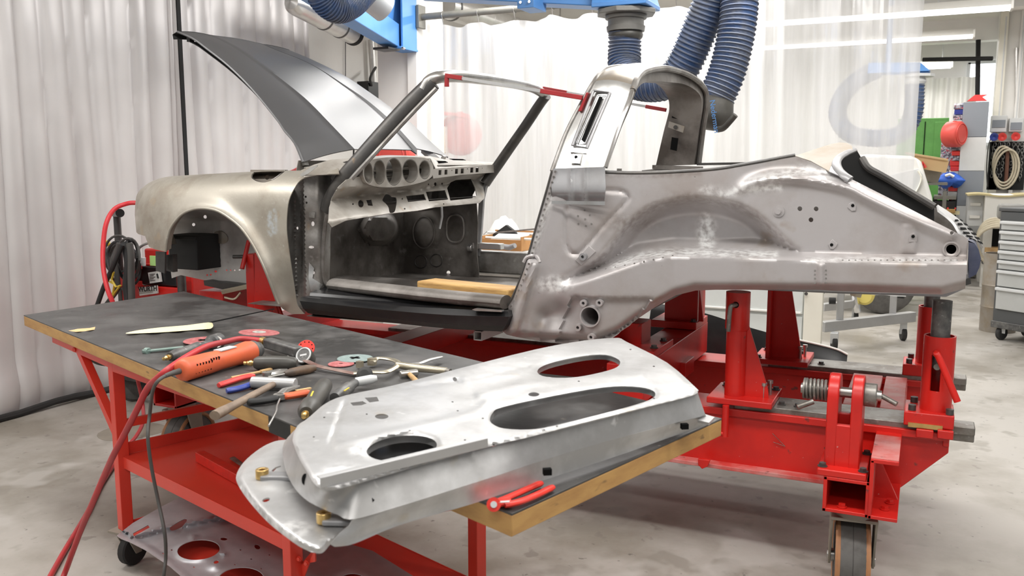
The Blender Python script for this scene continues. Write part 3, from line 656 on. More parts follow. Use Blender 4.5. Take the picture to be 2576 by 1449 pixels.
hl = [ell(908,512,7,10),[(921,502),(934,501),(938,518),(926,517)],dc(spl([(700,745),(760,750),(790,780),(850,790),(870,850),(855,960),(830,1030),(760,1040),(740,960),(700,900),(645,850),(660,800)],3,True)),dc([(1015,770),(1300,740),(1340,840),(1050,870)]),dc([(1330,705),(1635,680),(1685,830),(1380,860)]),
      dc([(1668,650),(1725,560),(1800,522),(2050,505),(2110,640),(2140,770),(2085,808),(1720,848)]),ell(888,513,2,3,8),ell(1012,500,2,2.5,8),ell(1018,525,2.2,2.2,8),ell(1078,464,1.6,2.6,8),ell(1095,463,3,4.5,10),ell(1112,462,1.6,2.8,8),ell(1116,513,1.8,1.8,8)]
MB().sheet(low, onX(dX), step=5.5, thick=.004, holes=hl, front=(0,2,1.5)).build('dashboard', 'dash_steel', car)
strip = [(1087,428),(1096,424),(1170,419),(1242,414),(1244,434),(1160,440),(1090,449)]
MB().sheet(strip, onX(-2.21), step=6, thick=.004, front=(0,2,1.5), holes=[[(a-3.5,b-6),(a+4,b-6.5),(a+3.5,b+6),(a-4,b+6.5)] for a, b in [(1107,434),(1122,433),(1148.6,431),(1163,430),(1187,428),(1200.5,427)]]+[ell(1137,429,1.4,1.4,8),ell(1176,425,1.4,1.4,8),ell(1213,423,1.2,1.2,8)]).build('dash_crossrail', 'dash_steel', car)
w0 = [PX(x, y, -2.21) for x, y in [(914,404),(1000,394),(1083,399),(1096,424),(1170,419),(1244,414)]]
w1_ = [PX(x, y, -2.42) for x, y in [(885,401),(960,391),(1083,393),(1120,401),(1180,405),(1262,409)]]
MB().loft([w0, [a.lerp(b, .5)+V(0,0,.004) for a, b in zip(w0, w1_)], w1_], .004, front=(-2,3,5)).build('dash_top', 'dash_steel', car)
for a in ([(1090,407),(1120,408),(1127,411),(1105,413),(1092,412)],[(1130,402),(1165,403),(1172,405.5),(1140,405)]):
    MB().prism([PX(x, y, -2.28)+V(0,0,.004) for x, y in a], (0,0,.002)).build('vent_slot', 'hole_black', car)
MB().tube([PX(905,443,-2.32),PX(980,438,-2.32),PX(1075,428,-2.32)], .012, n=8).build('column_tube', 'raw_steel', car)
MB().tube([PX(1111,520,-2.3),PX(1112,545,-2.32),PX(1106,575,-2.34)], .006, n=8).build('drain_pipe', 'light_grey', car)
# cowl and closing panels
MB().sheet([(757,428),(790,414),(830,402),(893,397),(905,402),(880,436),(853,438),(798,440),(765,446)], onY(lambda u, v: 3.02+.0022*(445-v)+.0006*(u-757)), step=7, thick=.003, holes=[[(862,408),(882,402),(888,405),(868,411)]]).build('cowl_corner', 'dash_steel', car)
MB().sheet([(753,440),(780,421),(800,414),(797,420),(775,437),(760,444)], onY(3.03), step=5, thick=.003).build('cowl_patch', 'alu_bright', car)
ca = [V(-2.25,3.14,1.475),V(-2.25,3.8,1.51),V(-2.23,4.46,1.515)]; cb = [V(-2.55,3.2,1.50),V(-2.56,3.8,1.545),V(-2.50,4.4,1.545)]
MB().loft([ca, [(a+b)/2+V(0,0,.006) for a, b in zip(ca, cb)], cb, [p+V(-.01,0,-.10) for p in cb]], .003, front=(-2,3,5)).build('cowl_panel', 'dash_steel', car)
# footwell
MB().loft([[V(-2.62,Y,1.25) for Y in (3.15,3.8,4.55)], [V(-2.58,Y,1.53) for Y in (3.2,3.8,4.5)]], .003).build('upper_firewall', 'dark_steel', car)
MB().prism([V(-2.62,4.50,1.05),V(-2.39,4.50,1.05),V(-2.38,4.50,1.34),V(-2.29,4.50,1.49),V(-2.6,4.50,1.52)], (0,.004,0)).build('cowl_side', 'dark_steel', car)
MB().loft([[V(-2.62,3.2,1.30),V(-2.62,4.5,1.30)],[V(-2.30,3.2,1.335),V(-2.30,4.5,1.335)]], .003).build('dash_floor', 'black_steel', car)
MB().sheet([(822,540),(1030,500),(1030,715),(822,722)], onX(lambda u, v: -2.82+.16*sst(10, 26, 62-np.hypot((u-955)/1.0, (v-575)*1.15))+.03*np.cos(u/26.)*.3), step=8, thick=.003, front=(0,3.8,1.4)).build('firewall', 'dark_steel', car)
kp = MB().sheet([(1008,505),(1198,500),(1202,560),(1200,640),(1206,700),(1008,712)], onY(lambda u, v: 4.45-.035*np.exp(-(np.hypot((u-1068)/30, (v-583)/40)/1.)**6)-.05*sst(1170, 1205, u)), step=6.5, thick=.003, holes=[ell(1145,575,20,33,24,0,.75),ell(1128,686,5,5)]).build('kick_panel', 'dark_steel', car)
mb = MB(); mb.tube([PY(x, y, 4.44) for x, y in ell(1145,575,22,35,28,0,.75)], .007, n=6, closed=True); mb.tube([PY(x, y, 4.42) for x, y in ell(1066,585,27,40,28)], .005, n=6, closed=True); mb.build('speaker_rim', 'dark_steel', kp)
mb = MB()
for a, b in ((1059,658),(1098,655)): mb.tube([PY(x, y, 4.445) for x, y in ell(a, b, 15, 16, 24)], .0025, n=5, closed=True)
mb.build('stamped_ring', 'black_steel', kp)
MB().sheet(ell(1145,575,26,38), onY(4.55), step=10, thick=.002).build('door_skin_behind', 'dark_steel', kp)
fl = []
for X in np.linspace(-2.82, -1.42, 26): fl.append([V(X,Y,.875+.05*math.exp(-((Y-3.8)/.13)**4)+.006*math.sin(Y*60)*(1 if 3.3 < Y < 3.62 or 3.98 < Y < 4.3 else 0)) for Y in np.linspace(3.10, 4.5, 40)])
MB().loft(fl, .003, front=(-2,3.8,5)).build('floor_pan', 'dark_steel', car)
MB().tube([PZ(x, y, .985) for x, y in [(840,715),(900,722),(980,731),(1060,740),(1160,750),(1272,760)]], .045, n=14, flat=(1,.6)).build('inner_sill', 'dark_steel', car)
mb = MB(); mb.prism([V(-2.40,4.45,.90),V(-2.40,4.45,1.022),V(-2.40,4.60,1.015),V(-2.40,4.60,.86)], (1.15,0,0)); mb.build('sill', 'raw_steel', car, bevel=.006)
mb = MB(); a = PY(1232,620,4.44); mb.bar(a+V(-.10,0,.002), a+V(.08,0,.002), .05, .035); mb.cyl(a+V(-.13,-.02,-.01), a+V(-.10,-.02,-.01), .022, n=14); mb.build('door_check', 'alu_bright', car, bevel=.004)
MB().loft([[V(-.98,Y,.93) for Y in (3.42,3.8,4.2)], [V(-.93,Y,1.46) for Y in (3.42,3.8,4.2)]], .003).build('rear_bulkhead', 'dark_steel', car)
MB().loft([[V(-1.05,Y,1.455) for Y in (3.40,3.8,4.2)], [V(-.38,Y,1.46) for Y in (3.42,3.8,4.2)]], .003, front=(-1,3.8,5)).build('rear_shelf', 'dark_steel', car)
MB().loft([[V(-2.45,Y,.85) for Y in (3.06,4.54)], [V(-1.42,Y,.84) for Y in (3.15,4.45)], [V(-1.25,Y,1.0) for Y in (3.36,4.24)], [V(-.8,Y,1.10) for Y in (3.36,4.24)], [V(.1,Y,1.12) for Y in (3.36,4.24)]], .003).build('underfloor', 'dark_steel', car)
# ---- rocker sill (black primed)
def row(l): return px3(l)
rk = [row([(823,717,3.15),(1000,734,3.15),(1150,747,3.15),(1275,757,3.15)]), row([(780,736,3.05),(960,751,3.05),(1130,761,3.05),(1277,769,3.05)]), row([(779,744,3.04),(960,757,3.04),(1130,767,3.04),(1277,776,3.04)]), row([(757,747,2.985),(950,766,2.985),(1120,776,2.985),(1279,783,2.985)]), row([(754,757,2.962),(950,778,2.962),(1120,792,2.962),(1280,797,2.962)]), row([(762,776,2.965),(950,798,2.965),(1120,815,2.965),(1272,820,2.965)]), row([(775,788,2.99),(950,808,2.99),(1120,826,2.99),(1262,834,2.99)]), row([(785,790,3.1),(950,808,3.1),(1120,826,3.1),(1255,834,3.1)])]
rs_ = MB().loft(rk, .003).build('rocker_sill', 'black_paint', car, smooth=28)
MB().loft([[r[-1] for r in rk], [r[-1]+V(0.002,.05,0) for r in rk]], .003).build('sill_end', 'black_paint', rs_)
MB().prism([PY(x, y, 2.975) for x, y in [(1196,757),(1212,754),(1206,766),(1190,766)]], (0,.02,0)).build('tab', 'alu_bright', rs_)
MB().prism([PY(x, y, 2.955) for x, y in [(1187,779),(1195,776),(1262,781),(1262,785),(1195,782)]], (0,.02,0)).build('seam_edge', 'alu_bright', rs_)
for x, y in ((820,731),(957,742),(1117,755)): MB().cyl(PY(x, y, 3.10)+V(0,0,-.002), PY(x, y, 3.10)+V(0,0,.004), .009, n=12).build('slot', 'hole_black', rs_)
# ---- rear quarter with inner wheelhouse and chassis leg
archr = spl([(1405,697),(1450,680),(1502,657),(1543,612),(1585,559),(1648,519),(1722,503),(1800,505),(1879,528),(1940,575),(1985,618),(2010,632)], 4)
rtop = [(1407,722),(1470,700),(1543,674),(1617,648),(1695,637),(1800,640),(1950,645),(2060,650),(2200,653),(2440,658)]
rbot = [(2440,724),(2370,740),(2100,731),(2060,728),(1800,728),(1750,730),(1700,742),(1650,768),(1600,800),(1560,832),(1500,760),(1440,742)]
recess = archr+rtop[::-1][4:]
rail = rtop+rbot
belt = [(1520,436),(1600,438),(1700,435),(1800,428),(1880,415),(1960,400),(2000,393)]
deck = [(2000,393),(2040,407),(2085,431),(2145,452),(2250,505),(2350,557),(2436,601)]
fedge = [(1389,431),(1375,482),(1352,561),(1330,641),(1310,700),(1291,745),(1278,768)]
quarter = fedge+[(1281,790),(1264,834),(1275,842),(1300,848),(1350,857),(1420,862),(1490,864),(1530,855),(1560,835),(1600,805),(1650,771),(1700,743),(1750,731),(1800,729),(2060,729),(2100,732),(2370,741),(2428,726),(2431,690),(2436,601)]+deck[::-1][1:]+belt[::-1][1:]+[(1518,424),(1450,424)]
ridge = spl([(1835,490),(1850,481),(1889,461),(1947,449),(2004,449),(2082,461),(2140,476),(2178,496),(2275,542),(2391,592)], 3)
emb = spl([(1424,525),(1423,600),(1430,630),(1447,640),(1466,628),(1520,565),(1574,508),(1578,492),(1562,481),(1524,479)], 3)
ribl = [(1340,668),(1322,720),(1304,780),(1291,828)]
gl1 = [(x+17, y) for x, y in fedge]
low2 = [(1440,742),(1475,746),(1550,748),(1645,747)]
def qY(u, v):
    y = np.interp(u, [1265,1330,1420,1540,1700,2000,2440],[3.02,3.03,3.06,3.12,3.20,3.25,3.25])
    y = y+.05*sst(500, 440, v)*sst(1500, 1700, u)*0
    di = np.where(inpoly(u, v, recess), 1, -1)*pdist(u, v, recess)
    da = pdist(u, v, archr, False)
    y = y+.125*sst(-12, 40, di)*sst(1392, 1500, u)
    dr = np.where(inpoly(u, v, rail), 1, -1)*pdist(u, v, rail)
    dt = pdist(u, v, rtop, False); ins = inpoly(u, v, rtop+[(2440,900),(1300,900)])
    st = np.where(ins, dt, -dt); y = y-.075*sst(-16, 10, st)*sst(1395, 1520, u)
    db = pdist(u, v, [(2440,724),(2370,741),(2100,732),(1750,731),(1700,743),(1650,771),(1560,835),(1490,864),(1300,850)], False)
    y = y+.05*(1-sst(0, 26, db))**2
    y = y-.022*np.exp(-(pdist(u, v, ridge, False)/13)**2)*sst(1830, 1900, u)
    rsd = inpoly(u, v, ridge+[(2391,300),(1835,300)]); y = y+np.where(rsd, .03, 0)*sst(0, 30, pdist(u, v, ridge, False))*sst(1840, 1960, u)*sst(2380, 2300, u)
    y = y+.008*np.exp(-(pdist(u, v, emb, False)/5)**2)
    y = y+.007*np.exp(-(pdist(u, v, gl1, False)/4)**2)-.004*sst(14, 6, pdist(u, v, fedge, False))
    y = y-.036*np.exp(-(pdist(u, v, ribl, False)/15)**4)
    y = y+.028*np.exp(-(pdist(u, v, [(1366,800),(1352,850)], False)/20)**2)+.030*np.exp(-(np.hypot((u-1400)/42, (v-790)/30))**2)
    y = y+.018*sst(0, 12, np.where(inpoly(u, v, low2+[(1600,800),(1560,835),(1490,864),(1400,860)]), pdist(u, v, low2, False), 0))
    y = y-.014*np.exp(-((u-2065)/8)**4)*sst(655, 668, v)*sst(728, 716, v)
    y = y-.008*sst(0, 8, np.where(inpoly(u, v, [(2268,560),(2300,560),(2312,590),(2306,640),(2262,638)]), pdist(u, v, [(2268,560),(2300,560),(2312,590),(2306,640),(2262,638)]), 0))
    return y
def bare(u, v):
    b = np.exp(-(np.hypot((u-1778)/24, (v-588)/50))**4)
    b = np.maximum(b, 1.0*np.exp(-(pdist(u, v, [(1543,668),(1617,642),(1695,634),(1950,641)], False)/9)**2))
    b = np.maximum(b, np.exp(-(np.hypot((u-1395)/45, (v-715)/22))**4)); b = np.maximum(b, .9*np.exp(-(pdist(u, v, [(1850,478),(1900,474),(1960,470)], False)/10)**2))
    b = np.maximum(b, .8*np.exp(-(pdist(u, v, [(1770,480),(1830,492),(1900,455),(2040,425),(2090,440)], False)/13)**2)); b = np.maximum(b, .7*np.exp(-(pdist(u, v, [(2030,655),(2200,652),(2400,656)], False)/7)**2))
    b = np.maximum(b, .8*np.exp(-(pdist(u, v, [(1385,500),(1360,570),(1340,640)], False)/7)**2)); return b
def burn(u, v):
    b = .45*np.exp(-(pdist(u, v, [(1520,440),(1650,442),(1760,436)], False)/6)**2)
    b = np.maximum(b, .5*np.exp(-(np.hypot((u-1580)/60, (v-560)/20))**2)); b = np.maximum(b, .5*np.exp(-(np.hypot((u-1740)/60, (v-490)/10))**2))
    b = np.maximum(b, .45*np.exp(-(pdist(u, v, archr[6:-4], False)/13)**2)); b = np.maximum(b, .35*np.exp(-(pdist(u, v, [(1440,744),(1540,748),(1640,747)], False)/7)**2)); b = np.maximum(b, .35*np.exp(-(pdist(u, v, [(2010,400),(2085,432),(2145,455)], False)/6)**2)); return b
qh = [ell(1487,795,24,27,32),ell(2012,525,6,6,12),ell(2053,525.5,6,6,12),ell(2040,553,6,6,12),ell(2393,627,13,12,20),ell(2395,586,5.5,5,12),ell(1748,446,2,2,8)]
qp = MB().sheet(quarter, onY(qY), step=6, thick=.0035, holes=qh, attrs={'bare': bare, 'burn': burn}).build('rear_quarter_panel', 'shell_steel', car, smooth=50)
def q3(x, y, d=0.): return PY(x, y, float(qY(np.array([x]), np.array([y]))[0])+d)
# torsion tube, bosses, brackets, rivets
c = q3(1487,795); mb = MB(); mb.pipe(c+V(0,-.016,0), c+V(0,.30,0), .040, .035, 28); mb.build('torsion_tube', 'shell_steel', car, smooth=40)
MB().cyl(c+V(0,.22,0), c+V(0,.23,0), .036, n=24).build('tube_plug', 'dark_steel', car)
for x, y in ((1472,761),(1512,760),(1458,822),(1491,846)):
    c = q3(x, y); mb = MB(); mb.pipe(c+V(0,-.022,0), c+V(0,.01,0), .0135, .006, 16); mb.build('threaded_boss', 'shell_steel', car, smooth=40)
c = q3(1470,645,-.004); mb = MB(); mb.prism([q3(x, y, -.006) for x, y in [(1447,655),(1482,618),(1498,633),(1462,668)]], (0,.008,0)); mb.build('bracket', 'shell_steel', car, bevel=.001)
mb = MB(); mb.pipe(c+V(0,-.02,0), c, .014, .006, 16); mb.build('threaded_boss', 'zinc_grey', car)
c = q3(1958,532,-.003); mb = MB(); mb.cyl(c, c+V(0,.004,0), .021, n=20); mb.cyl(c+V(0,-.009,0), c, .010, n=16); mb.build('plug_boss', 'shell_steel', car)
for l, h in (([(2132,522),(2136,512),(2147,508),(2154,518),(2153,530),(2142,531)],(2145,517)),([(2083,615),(2094,602),(2107,613),(2104,620),(2096,627),(2088,626)],(2092,616)),([(2287,595),(2290,589),(2300,587),(2307,594),(2307,608),(2286,609)],(2297,595))):
    MB().prism([q3(x, y, -.004) for x, y in l], (0,.006,0)).build('mounting_tab', 'shell_steel', car, bevel=.0008); cc = q3(*h, -.0055); MB().cyl(cc, cc+V(0,.003,0), .0055, n=12).build('tab_hole', 'hole_black', car)
mb = MB()
for i in range(26):
    t = i/25; f = rs(fedge, 26)[i]; cc = q3(f[0]+8, f[1]); mb.cyl(cc+V(0,-.003,0), cc+V(0,.002,0), .0035, n=8)
for x, y in ((1454,543),(1484,541),(1471,529),(1472,551),(1455,563),(1474,568),(1488,563)): cc = q3(x, y); mb.cyl(cc+V(0,-.002,0), cc+V(0,.002,0), .0035, n=8)
for y in (680,690,700,712): 
    for x in (2050,2078): cc = q3(x, y); mb.cyl(cc+V(0,-.002,0), cc+V(0,.002,0), .003, n=8)
for x in range(1500, 1700, 24): cc = q3(x, 682-(x-1500)*.2); mb.cyl(cc+V(0,-.002,0), cc+V(0,.002,0), .003, n=8)
for x in range(2120, 2430, 16): cc = q3(x, 655); mb.cyl(cc+V(0,-.002,0), cc+V(0,.002,0), .003, n=8)
mb.build('spot_welds', 'raw_steel', qp, kind='stuff')
MB().tube([q3(x, y, -.002) for x, y in spl([(1318,660),(1325,648),(1340,643),(1352,648),(1357,660)],4)], .008, n=8).build('strut_collar', 'shell_steel', car)
c = q3(2393,627); MB().pipe(c+V(0,-.008,0), c+V(0,.05,0), .027, .0215, 24).build('tail_ring', 'shell_steel', car); MB().cyl(c+V(0,.045,0), c+V(0,.05,0), .022, n=20).build('ring_cavity_shade', 'hole_black', car)  # black disc added inside the ring to stand for its shaded depth
MB().tube([q3(x, y, .0)+V(0,.004,.004) for x, y in spl(belt, 4)], .007, n=8).build('belt_edge', 'black_steel', car)
MB().tube([q3(x-1, y, -.002) for x, y in spl(fedge, 4)], .0045, n=6).build('door_edge', 'black_steel', car)
# far quarter
fq = MB().sheet([(a, min(b, 715)) for a, b in quarter if not (1262 < a < 1600 and b > 800)], lambda u, v: [p for p in onY(3.2)(u, v)], step=14, thick=.003); fo = fq.build('rear_quarter_panel', 'raw_steel', car)
mirror(fo, 'rear_quarter_panel', .0); bpy.data.objects.remove(fo)
# ---- patch panel under the hoop
pp = MB().sheet([(1392,424),(1521,420),(1524,470),(1520,508),(1390,505),(1387,470)], onY(lambda u, v: 3.055-.012*sst(425, 480, v)+.02*sst(480, 508, v)-.010*(np.exp(-((u-1436)/5)**2)+np.exp(-((u-1470)/5)**2))), step=5, thick=.003).build('patch_panel', 'zinc_grey', car)
MB().sheet([(1388,505),(1522,507),(1521,516),(1388,513)], onY(3.035), step=5, thick=.003).build('weld_strip', 'alu_bright', car)
# ---- roll hoop
fr_ = [(1389,431,3.10),(1423,339,3.17),(1460,266,3.22),(1491,211,3.25),(1507,187,3.30),(1528,172,3.40),(1575,166,3.66),(1622,172,3.98),(1652,190,4.18),(1678,222,4.33),(1686,262,4.37),(1672,325,4.41),(1652,418,4.46)]
rr_ = [(1522,421,3.10),(1558,313,3.17),(1578,262,3.21),(1592,220,3.25),(1602,197,3.30),(1622,180,3.42),(1668,172,3.66),(1714,182,3.98),(1748,200,4.18),(1772,226,4.32),(1776,262,4.36),(1767,325,4.41),(1756,414,4.46)]
A = px3(fr_); B = px3(rr_)
def hoop(i0, i1, name, m, th=.004, bow=.018):
    rows = []
    for s in np.linspace(0, 1, 9):
        r_ = []
        for i in range(i0, i1+1):
            p = A[i].lerp(B[i], s); ci = Vector((p.x, 3.78, 1.45)); o = (p-ci); o.x = 0; o = o.normalized() if o.length else V(0,0,1)
            r_.append(p+o*bow*math.sin(math.pi*s))
        rows.append(r_)
    return MB().loft(rows, th, front=(-1.2,3.2,6) if 0 else None).build(name, m, car, smooth=50)
nA = len(A)
hoop(0, 16, 'hoop_side_panel', 'alu_bright'); hoop(16, nA-25, 'hoop_roof_band', 'tan_steel'); hoop(nA-25, nA-1, 'hoop_far_pillar', 'dark_steel')
def inset(i, s, d): p = A[i].lerp(B[i], s); ci = Vector((p.x, 3.78, 1.50)); o = ci-p; o.x = 0; return p+o.normalized()*d
rows = [[inset(i, .06, .0) for i in range(nA)], [inset(i, .05, .055) for i in range(nA)], [inset(i, .5, .065) for i in range(nA)], [inset(i, .95, .055) for i in range(nA)], [inset(i, .94, .0) for i in range(nA)]]
MB().loft(rows, .003, front=(-1.2,3.8,1.5)).build('hoop_inner_frame', 'dark_steel', car, smooth=40)
MB().tube([B[i]+V(0.004,0,0) for i in range(14, nA)], .013, n=8).build('hoop_rear_rim', 'raw_steel', car)
MB().tube([B[i]+V(0.003,-.004,0) for i in range(0, 15)], .009, n=8).build('hoop_side_rim', 'chrome', car)
MB().tube([A[i] for i in range(0, nA-22)], .009, n=8).build('hoop_front_rim', 'raw_steel', car)
# vent slot in near side panel
sp = [(1440,372),(1452,378),(1492,300),(1524,236),(1500,232),(1470,296)]
def hs(x, y, d=-.015): return PY(x, y, np.interp(y, [211,266,339,431],[3.25,3.22,3.17,3.10])+d-.010)
mb = MB(); 
mb.prism([hs(x, y, -.024) for x, y in [(1508,242),(1515,244),(1470,356),(1462,352)]], (0,.004,0)); mb.build('vent_slot', 'hole_black', car)
mb = MB(); ring = [(1493,228),(1534,233),(1476,372),(1440,366)]; mb.tube([hs(x, y, -.018) for x, y in ring+ring[:1]], .006, n=6); mb.tube([hs(x, y, -.02) for x, y in [(1503,240),(1526,242),(1472,362),(1450,360)]], .003, n=6, closed=True); mb.build('vent_frame', 'zinc_grey', car)
MB().prism([hs(x, y, -.022) for x, y in [(1440,386),(1464,388),(1458,412),(1432,410)]], (0,.006,0)).build('hinge_plate', 'alu_bright', car, bevel=.001)
MB().cyl(hs(1449,395,-.025), hs(1449,395,-.02), .006, n=12).build('plate_hole', 'hole_black', car)
MB().prism([hs(x, y, -.02) for x, y in [(1432,374),(1476,378),(1474,386),(1430,382)]], (0,.008,0)).build('vent_ledge', 'alu_bright', car)
# bracket on the far pillar
MB().prism([PY(x, y, 4.30) for x, y in [(1683,305),(1722,318),(1718,334),(1680,320)]], (0,.01,0)).build('striker_plate', 'tan_steel', car); MB().cyl(PY(1699,320,4.29), PY(1699,320,4.31), .01, n=12).build('plate_hole', 'black_steel', car)
for l in ([(1695,260),(1708,262),(1706,300),(1690,296)],[(1690,345),(1706,348),(1702,380),(1686,376)]): MB().prism([PY(x, y, 4.33) for x, y in l], (0,.004,0)).build('lightening_slot', 'hole_black', car)
MB().bar(PY(1645,420,4.42), PY(1765,424,4.42), .06, .02).build('far_belt_bracket', 'dark_steel', car)
MB().bar(PY(1756,413,4.45), PY(2000,409,4.42), .04, .012).build('belt_edge', 'black_steel', car)
MB().box(PY(1558,431,3.4), (.018,.01,.022)).build('clip', 'raw_steel', car)
# ---- rear deck, engine bay, lid grille, tail
cap = [(2000,392),(2030,382),(2060,372),(2090,362),(2112,358),(2132,360),(2143,367),(2145,378),(2128,385),(2108,398),(2090,418),(2085,430),(2040,405)]
MB().sheet(cap, onY(lambda u, v: 3.26+.0045*np.clip(430-v, 0, 80)), step=6, thick=.003).build('deck_corner', 'tan_steel', car)
rim = px3([(2146,378,3.55),(2128,386,3.46),(2110,398,3.38),(2104,412,3.33),(2110,428,3.29),(2124,442,3.26),(2139,452,3.25)])
MB().tube(rim, .016, n=10, flat=(1,.6)).build('gutter_rim', 'zinc_grey', car)
MB().loft([px3([(2085,431,3.26),(2090,417,3.32),(2106,399,3.40),(2126,386,3.48),(2145,379,3.56)]), px3([(2136,452,3.25),(2108,424,3.30),(2108,402,3.38),(2126,390,3.46),(2147,381,3.55)])], .003).build('gutter_flange', 'zinc_grey', car)
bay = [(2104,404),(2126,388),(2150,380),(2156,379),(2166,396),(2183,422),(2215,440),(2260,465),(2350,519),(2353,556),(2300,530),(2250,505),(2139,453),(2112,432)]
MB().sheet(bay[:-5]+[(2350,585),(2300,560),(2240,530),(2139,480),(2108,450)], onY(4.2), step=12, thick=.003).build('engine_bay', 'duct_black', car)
MB().tube(px3([(2168,398,4.2),(2184,422,4.18),(2215,440,4.18),(2260,466,4.18),(2350,520,4.15)]), .016, n=8).build('gutter_edge', 'black_steel', car)
MB().prism([PY(x, y, 4.2) for x, y in [(2180,418),(2201,430),(2196,437),(2180,428)]], (0,.02,0)).build('latch_tab', 'black_steel', car)
gn = px3([(2362,528,3.42),(2385,545,3.40),(2402,562,3.38),(2418,588,3.36),(2437,604,3.36)]); gf = px3([(2356,518,4.1),(2390,538,4.08),(2425,562,4.05),(2455,592,4.03),(2475,622,4.02)])
G = 12; mb = MB(); n_ = len(gn)
gl_ = MB(); gl_.loft([gn, [a.lerp(b, .5)+V(0,0,.012) for a, b in zip(gn, gf)], gf], .008); lid = gl_.build('engine_lid_grille', 'alu_frame', car, smooth=50)
for i in range(9, n_-1, 2):
    d = (gn[i+1]-gn[i-1])*.22; d2 = (gf[i+1]-gf[i-1])*.22; up_ = V(.004,0,.006)
    for f0, f1 in ((.08,.46),(.54,.92)): MB().loft([[gn[i].lerp(gf[i], f)-d.lerp(d2, f)+up_, gn[i].lerp(gf[i], f)+d.lerp(d2, f)+up_] for f in np.linspace(f0, f1, 5)], .002).build('louvre_slot', 'hole_black', lid)
rows = []
for Yr, pl in ((3.30,[(2434,604),(2452,612),(2462,628),(2468,650),(2464,672),(2456,690),(2438,700)]),(3.8,[(2434,604),(2452,612),(2470,628),(2478,650),(2476,674),(2466,692),(2440,700)]),(4.3,None)):
    if pl: base = [PY(x, y, 3.3) for x, y in pl]; rows.append([Vector((p.x, Yr, p.z)) for p in base])
    else: rows.append([Vector((p.x, Yr, p.z)) for p in rows[0]])
tail_cap = [p+V(.0,.0,0) for p in rows[0]]
MB().loft([rows[0],[p.lerp(q_, .7) for p, q_ in zip(rows[0], rows[1])],rows[1],[p.lerp(q_, .7) for p, q_ in zip(rows[2], rows[1])],rows[2]], .006, front=(3,3.8,1.2)).build('tail_panel', 'bumper_blue', car, smooth=60)
MB().prism(tail_cap, (0,.006,0)).build('tail_panel_end', 'bumper_blue', car)
MB().loft([[q3(2431,690)+V(0,.0,0),q3(2434,610)], [q3(2431,690)+V(.0,.95,0),q3(2434,610)+V(0,.95,0)]], .003).build('tail_bulkhead', 'dark_steel', car)
MB().prism([PY(x, y, 3.3) for x, y in [(2429,702),(2441,698),(2443,714),(2430,718)]], (0,.5,0)).build('tow_bracket', 'black_steel', car)
MB().prism([PY(x, y, 3.28) for x, y in [(1900,729),(2370,741),(2428,726),(2380,747),(2100,738)]], (0,.06,0)).build('leg_bottom', 'zinc_grey', car)
MB().tube([PY(2155,735,3.5),PY(2152,745,3.5)], .02, n=8).build('tow_eye', 'gold_zinc', car)
# ---- raised front lid
hc = [(0., [(762,408),(741,359),(714,326),(700,304),(638,228),(577,167),(520,122),(486,97),(447,80)], 3.2, 3.36), (.25, [(888,375),(824,309),(769,254),(708,204),(650,160),(600,125),(560,103),(530,89)], 3.47, 3.53), (.30, [(892,375),(828,308),(773,252),(713,203),(654,159),(606,125),(566,103),(537,90)], 3.475, 3.54),
      (.55, [(965,375),(905,305),(846,252),(790,209),(726,163),(676,135),(632,113),(600,98)], 3.83, 3.83), (.76, [(1034,377),(976,309),(921,259),(866,218),(800,172),(750,147),(700,128),(660,111)], 4.13, 4.10), (.78, [(1049,374),(990,310),(931,258),(872,217),(802,172),(752,147),(702,128),(662,111.5)], 4.165, 4.105), (1., [(1128,395),(1086,359),(1031,306),(976,265),(921,226),(866,190),(783,149),(728,126)], 4.42, 4.27)]
NV = 36; cu_ = []
for u, l, ya, yb in hc:
    l2 = rs(spl(l, 6), NV); cu_.append([PY(x, y, ya+(yb-ya)*i/(NV-1)) for i, (x, y) in enumerate(l2)])
rows = []
us = [c[0] for c in hc]
def crow(k0, ks, n):
    """smooth rows between control curves k0.. using Catmull-Rom."""
    out = []
    for i in range(NV):
        out.append(spl([tuple(cu_[k][i]) for k in ks], n))
    return list(map(list, zip(*out)))
R1 = crow(0, [0,1], 10); R2 = crow(0, [2,3,4], 10); R3 = crow(0, [5,6], 8)
def bow(rows_, amt):
    n = len(rows_)
    return [[Vector(p)+V(0,0,amt*math.sin(math.pi*i/(n-1))) for p in r] for i, r in enumerate(rows_)]
grv = [[(a+b)/2+V(0.012,.008,-.026) for a, b in zip(cu_[4], cu_[5])]]
allr = bow(R1, .006)+bow(R2, .0)+grv+bow(R3, .004)
lid_o = MB().loft(allr, .006, front=(-1,3,4)).build('front_lid', 'hood_primer', car, smooth=30)
und = [[Vector(p)+V(-.03,0,-.03) for p in r] for r in allr]
MB().loft([r[5:-2] for r in und[2:-2:2]], .004, front=(-4,3.8,1)).build('lid_inner_frame', 'black_matt', lid_o, smooth=50)
MB().tube([Vector(p) for p in R1[0]], .006, n=6).build('lid_edge', 'hood_primer', lid_o)
e = [Vector(r[-1]) for r in allr]; MB().loft([e, [p+V(-.035,0,-.012) for p in e], [p+V(-.03,0,-.035) for p in e]], .003).build('lid_lip', 'black_matt', lid_o)
MB().box(PY(479,98,3.4), (.02,.03,.03)).build('latch_pin', 'black_matt', lid_o)
for a, b, Yh in (((760,380),(769,416),3.24),((1118,392),(1112,405),4.35)): MB().bar(PY(*a, Yh), PY(*b, Yh), .03, .014).build('lid_hinge', 'raw_steel', car)
MB().bar(PX(1070,380,-2.6), PX(1095,402,-2.45), .05, .02).build('lid_hinge', 'black_steel', car)
MB().tube([PY(890,374,3.6),PY(889,398,3.6)], .004, n=6).build('lid_prop', 'black_steel', car)
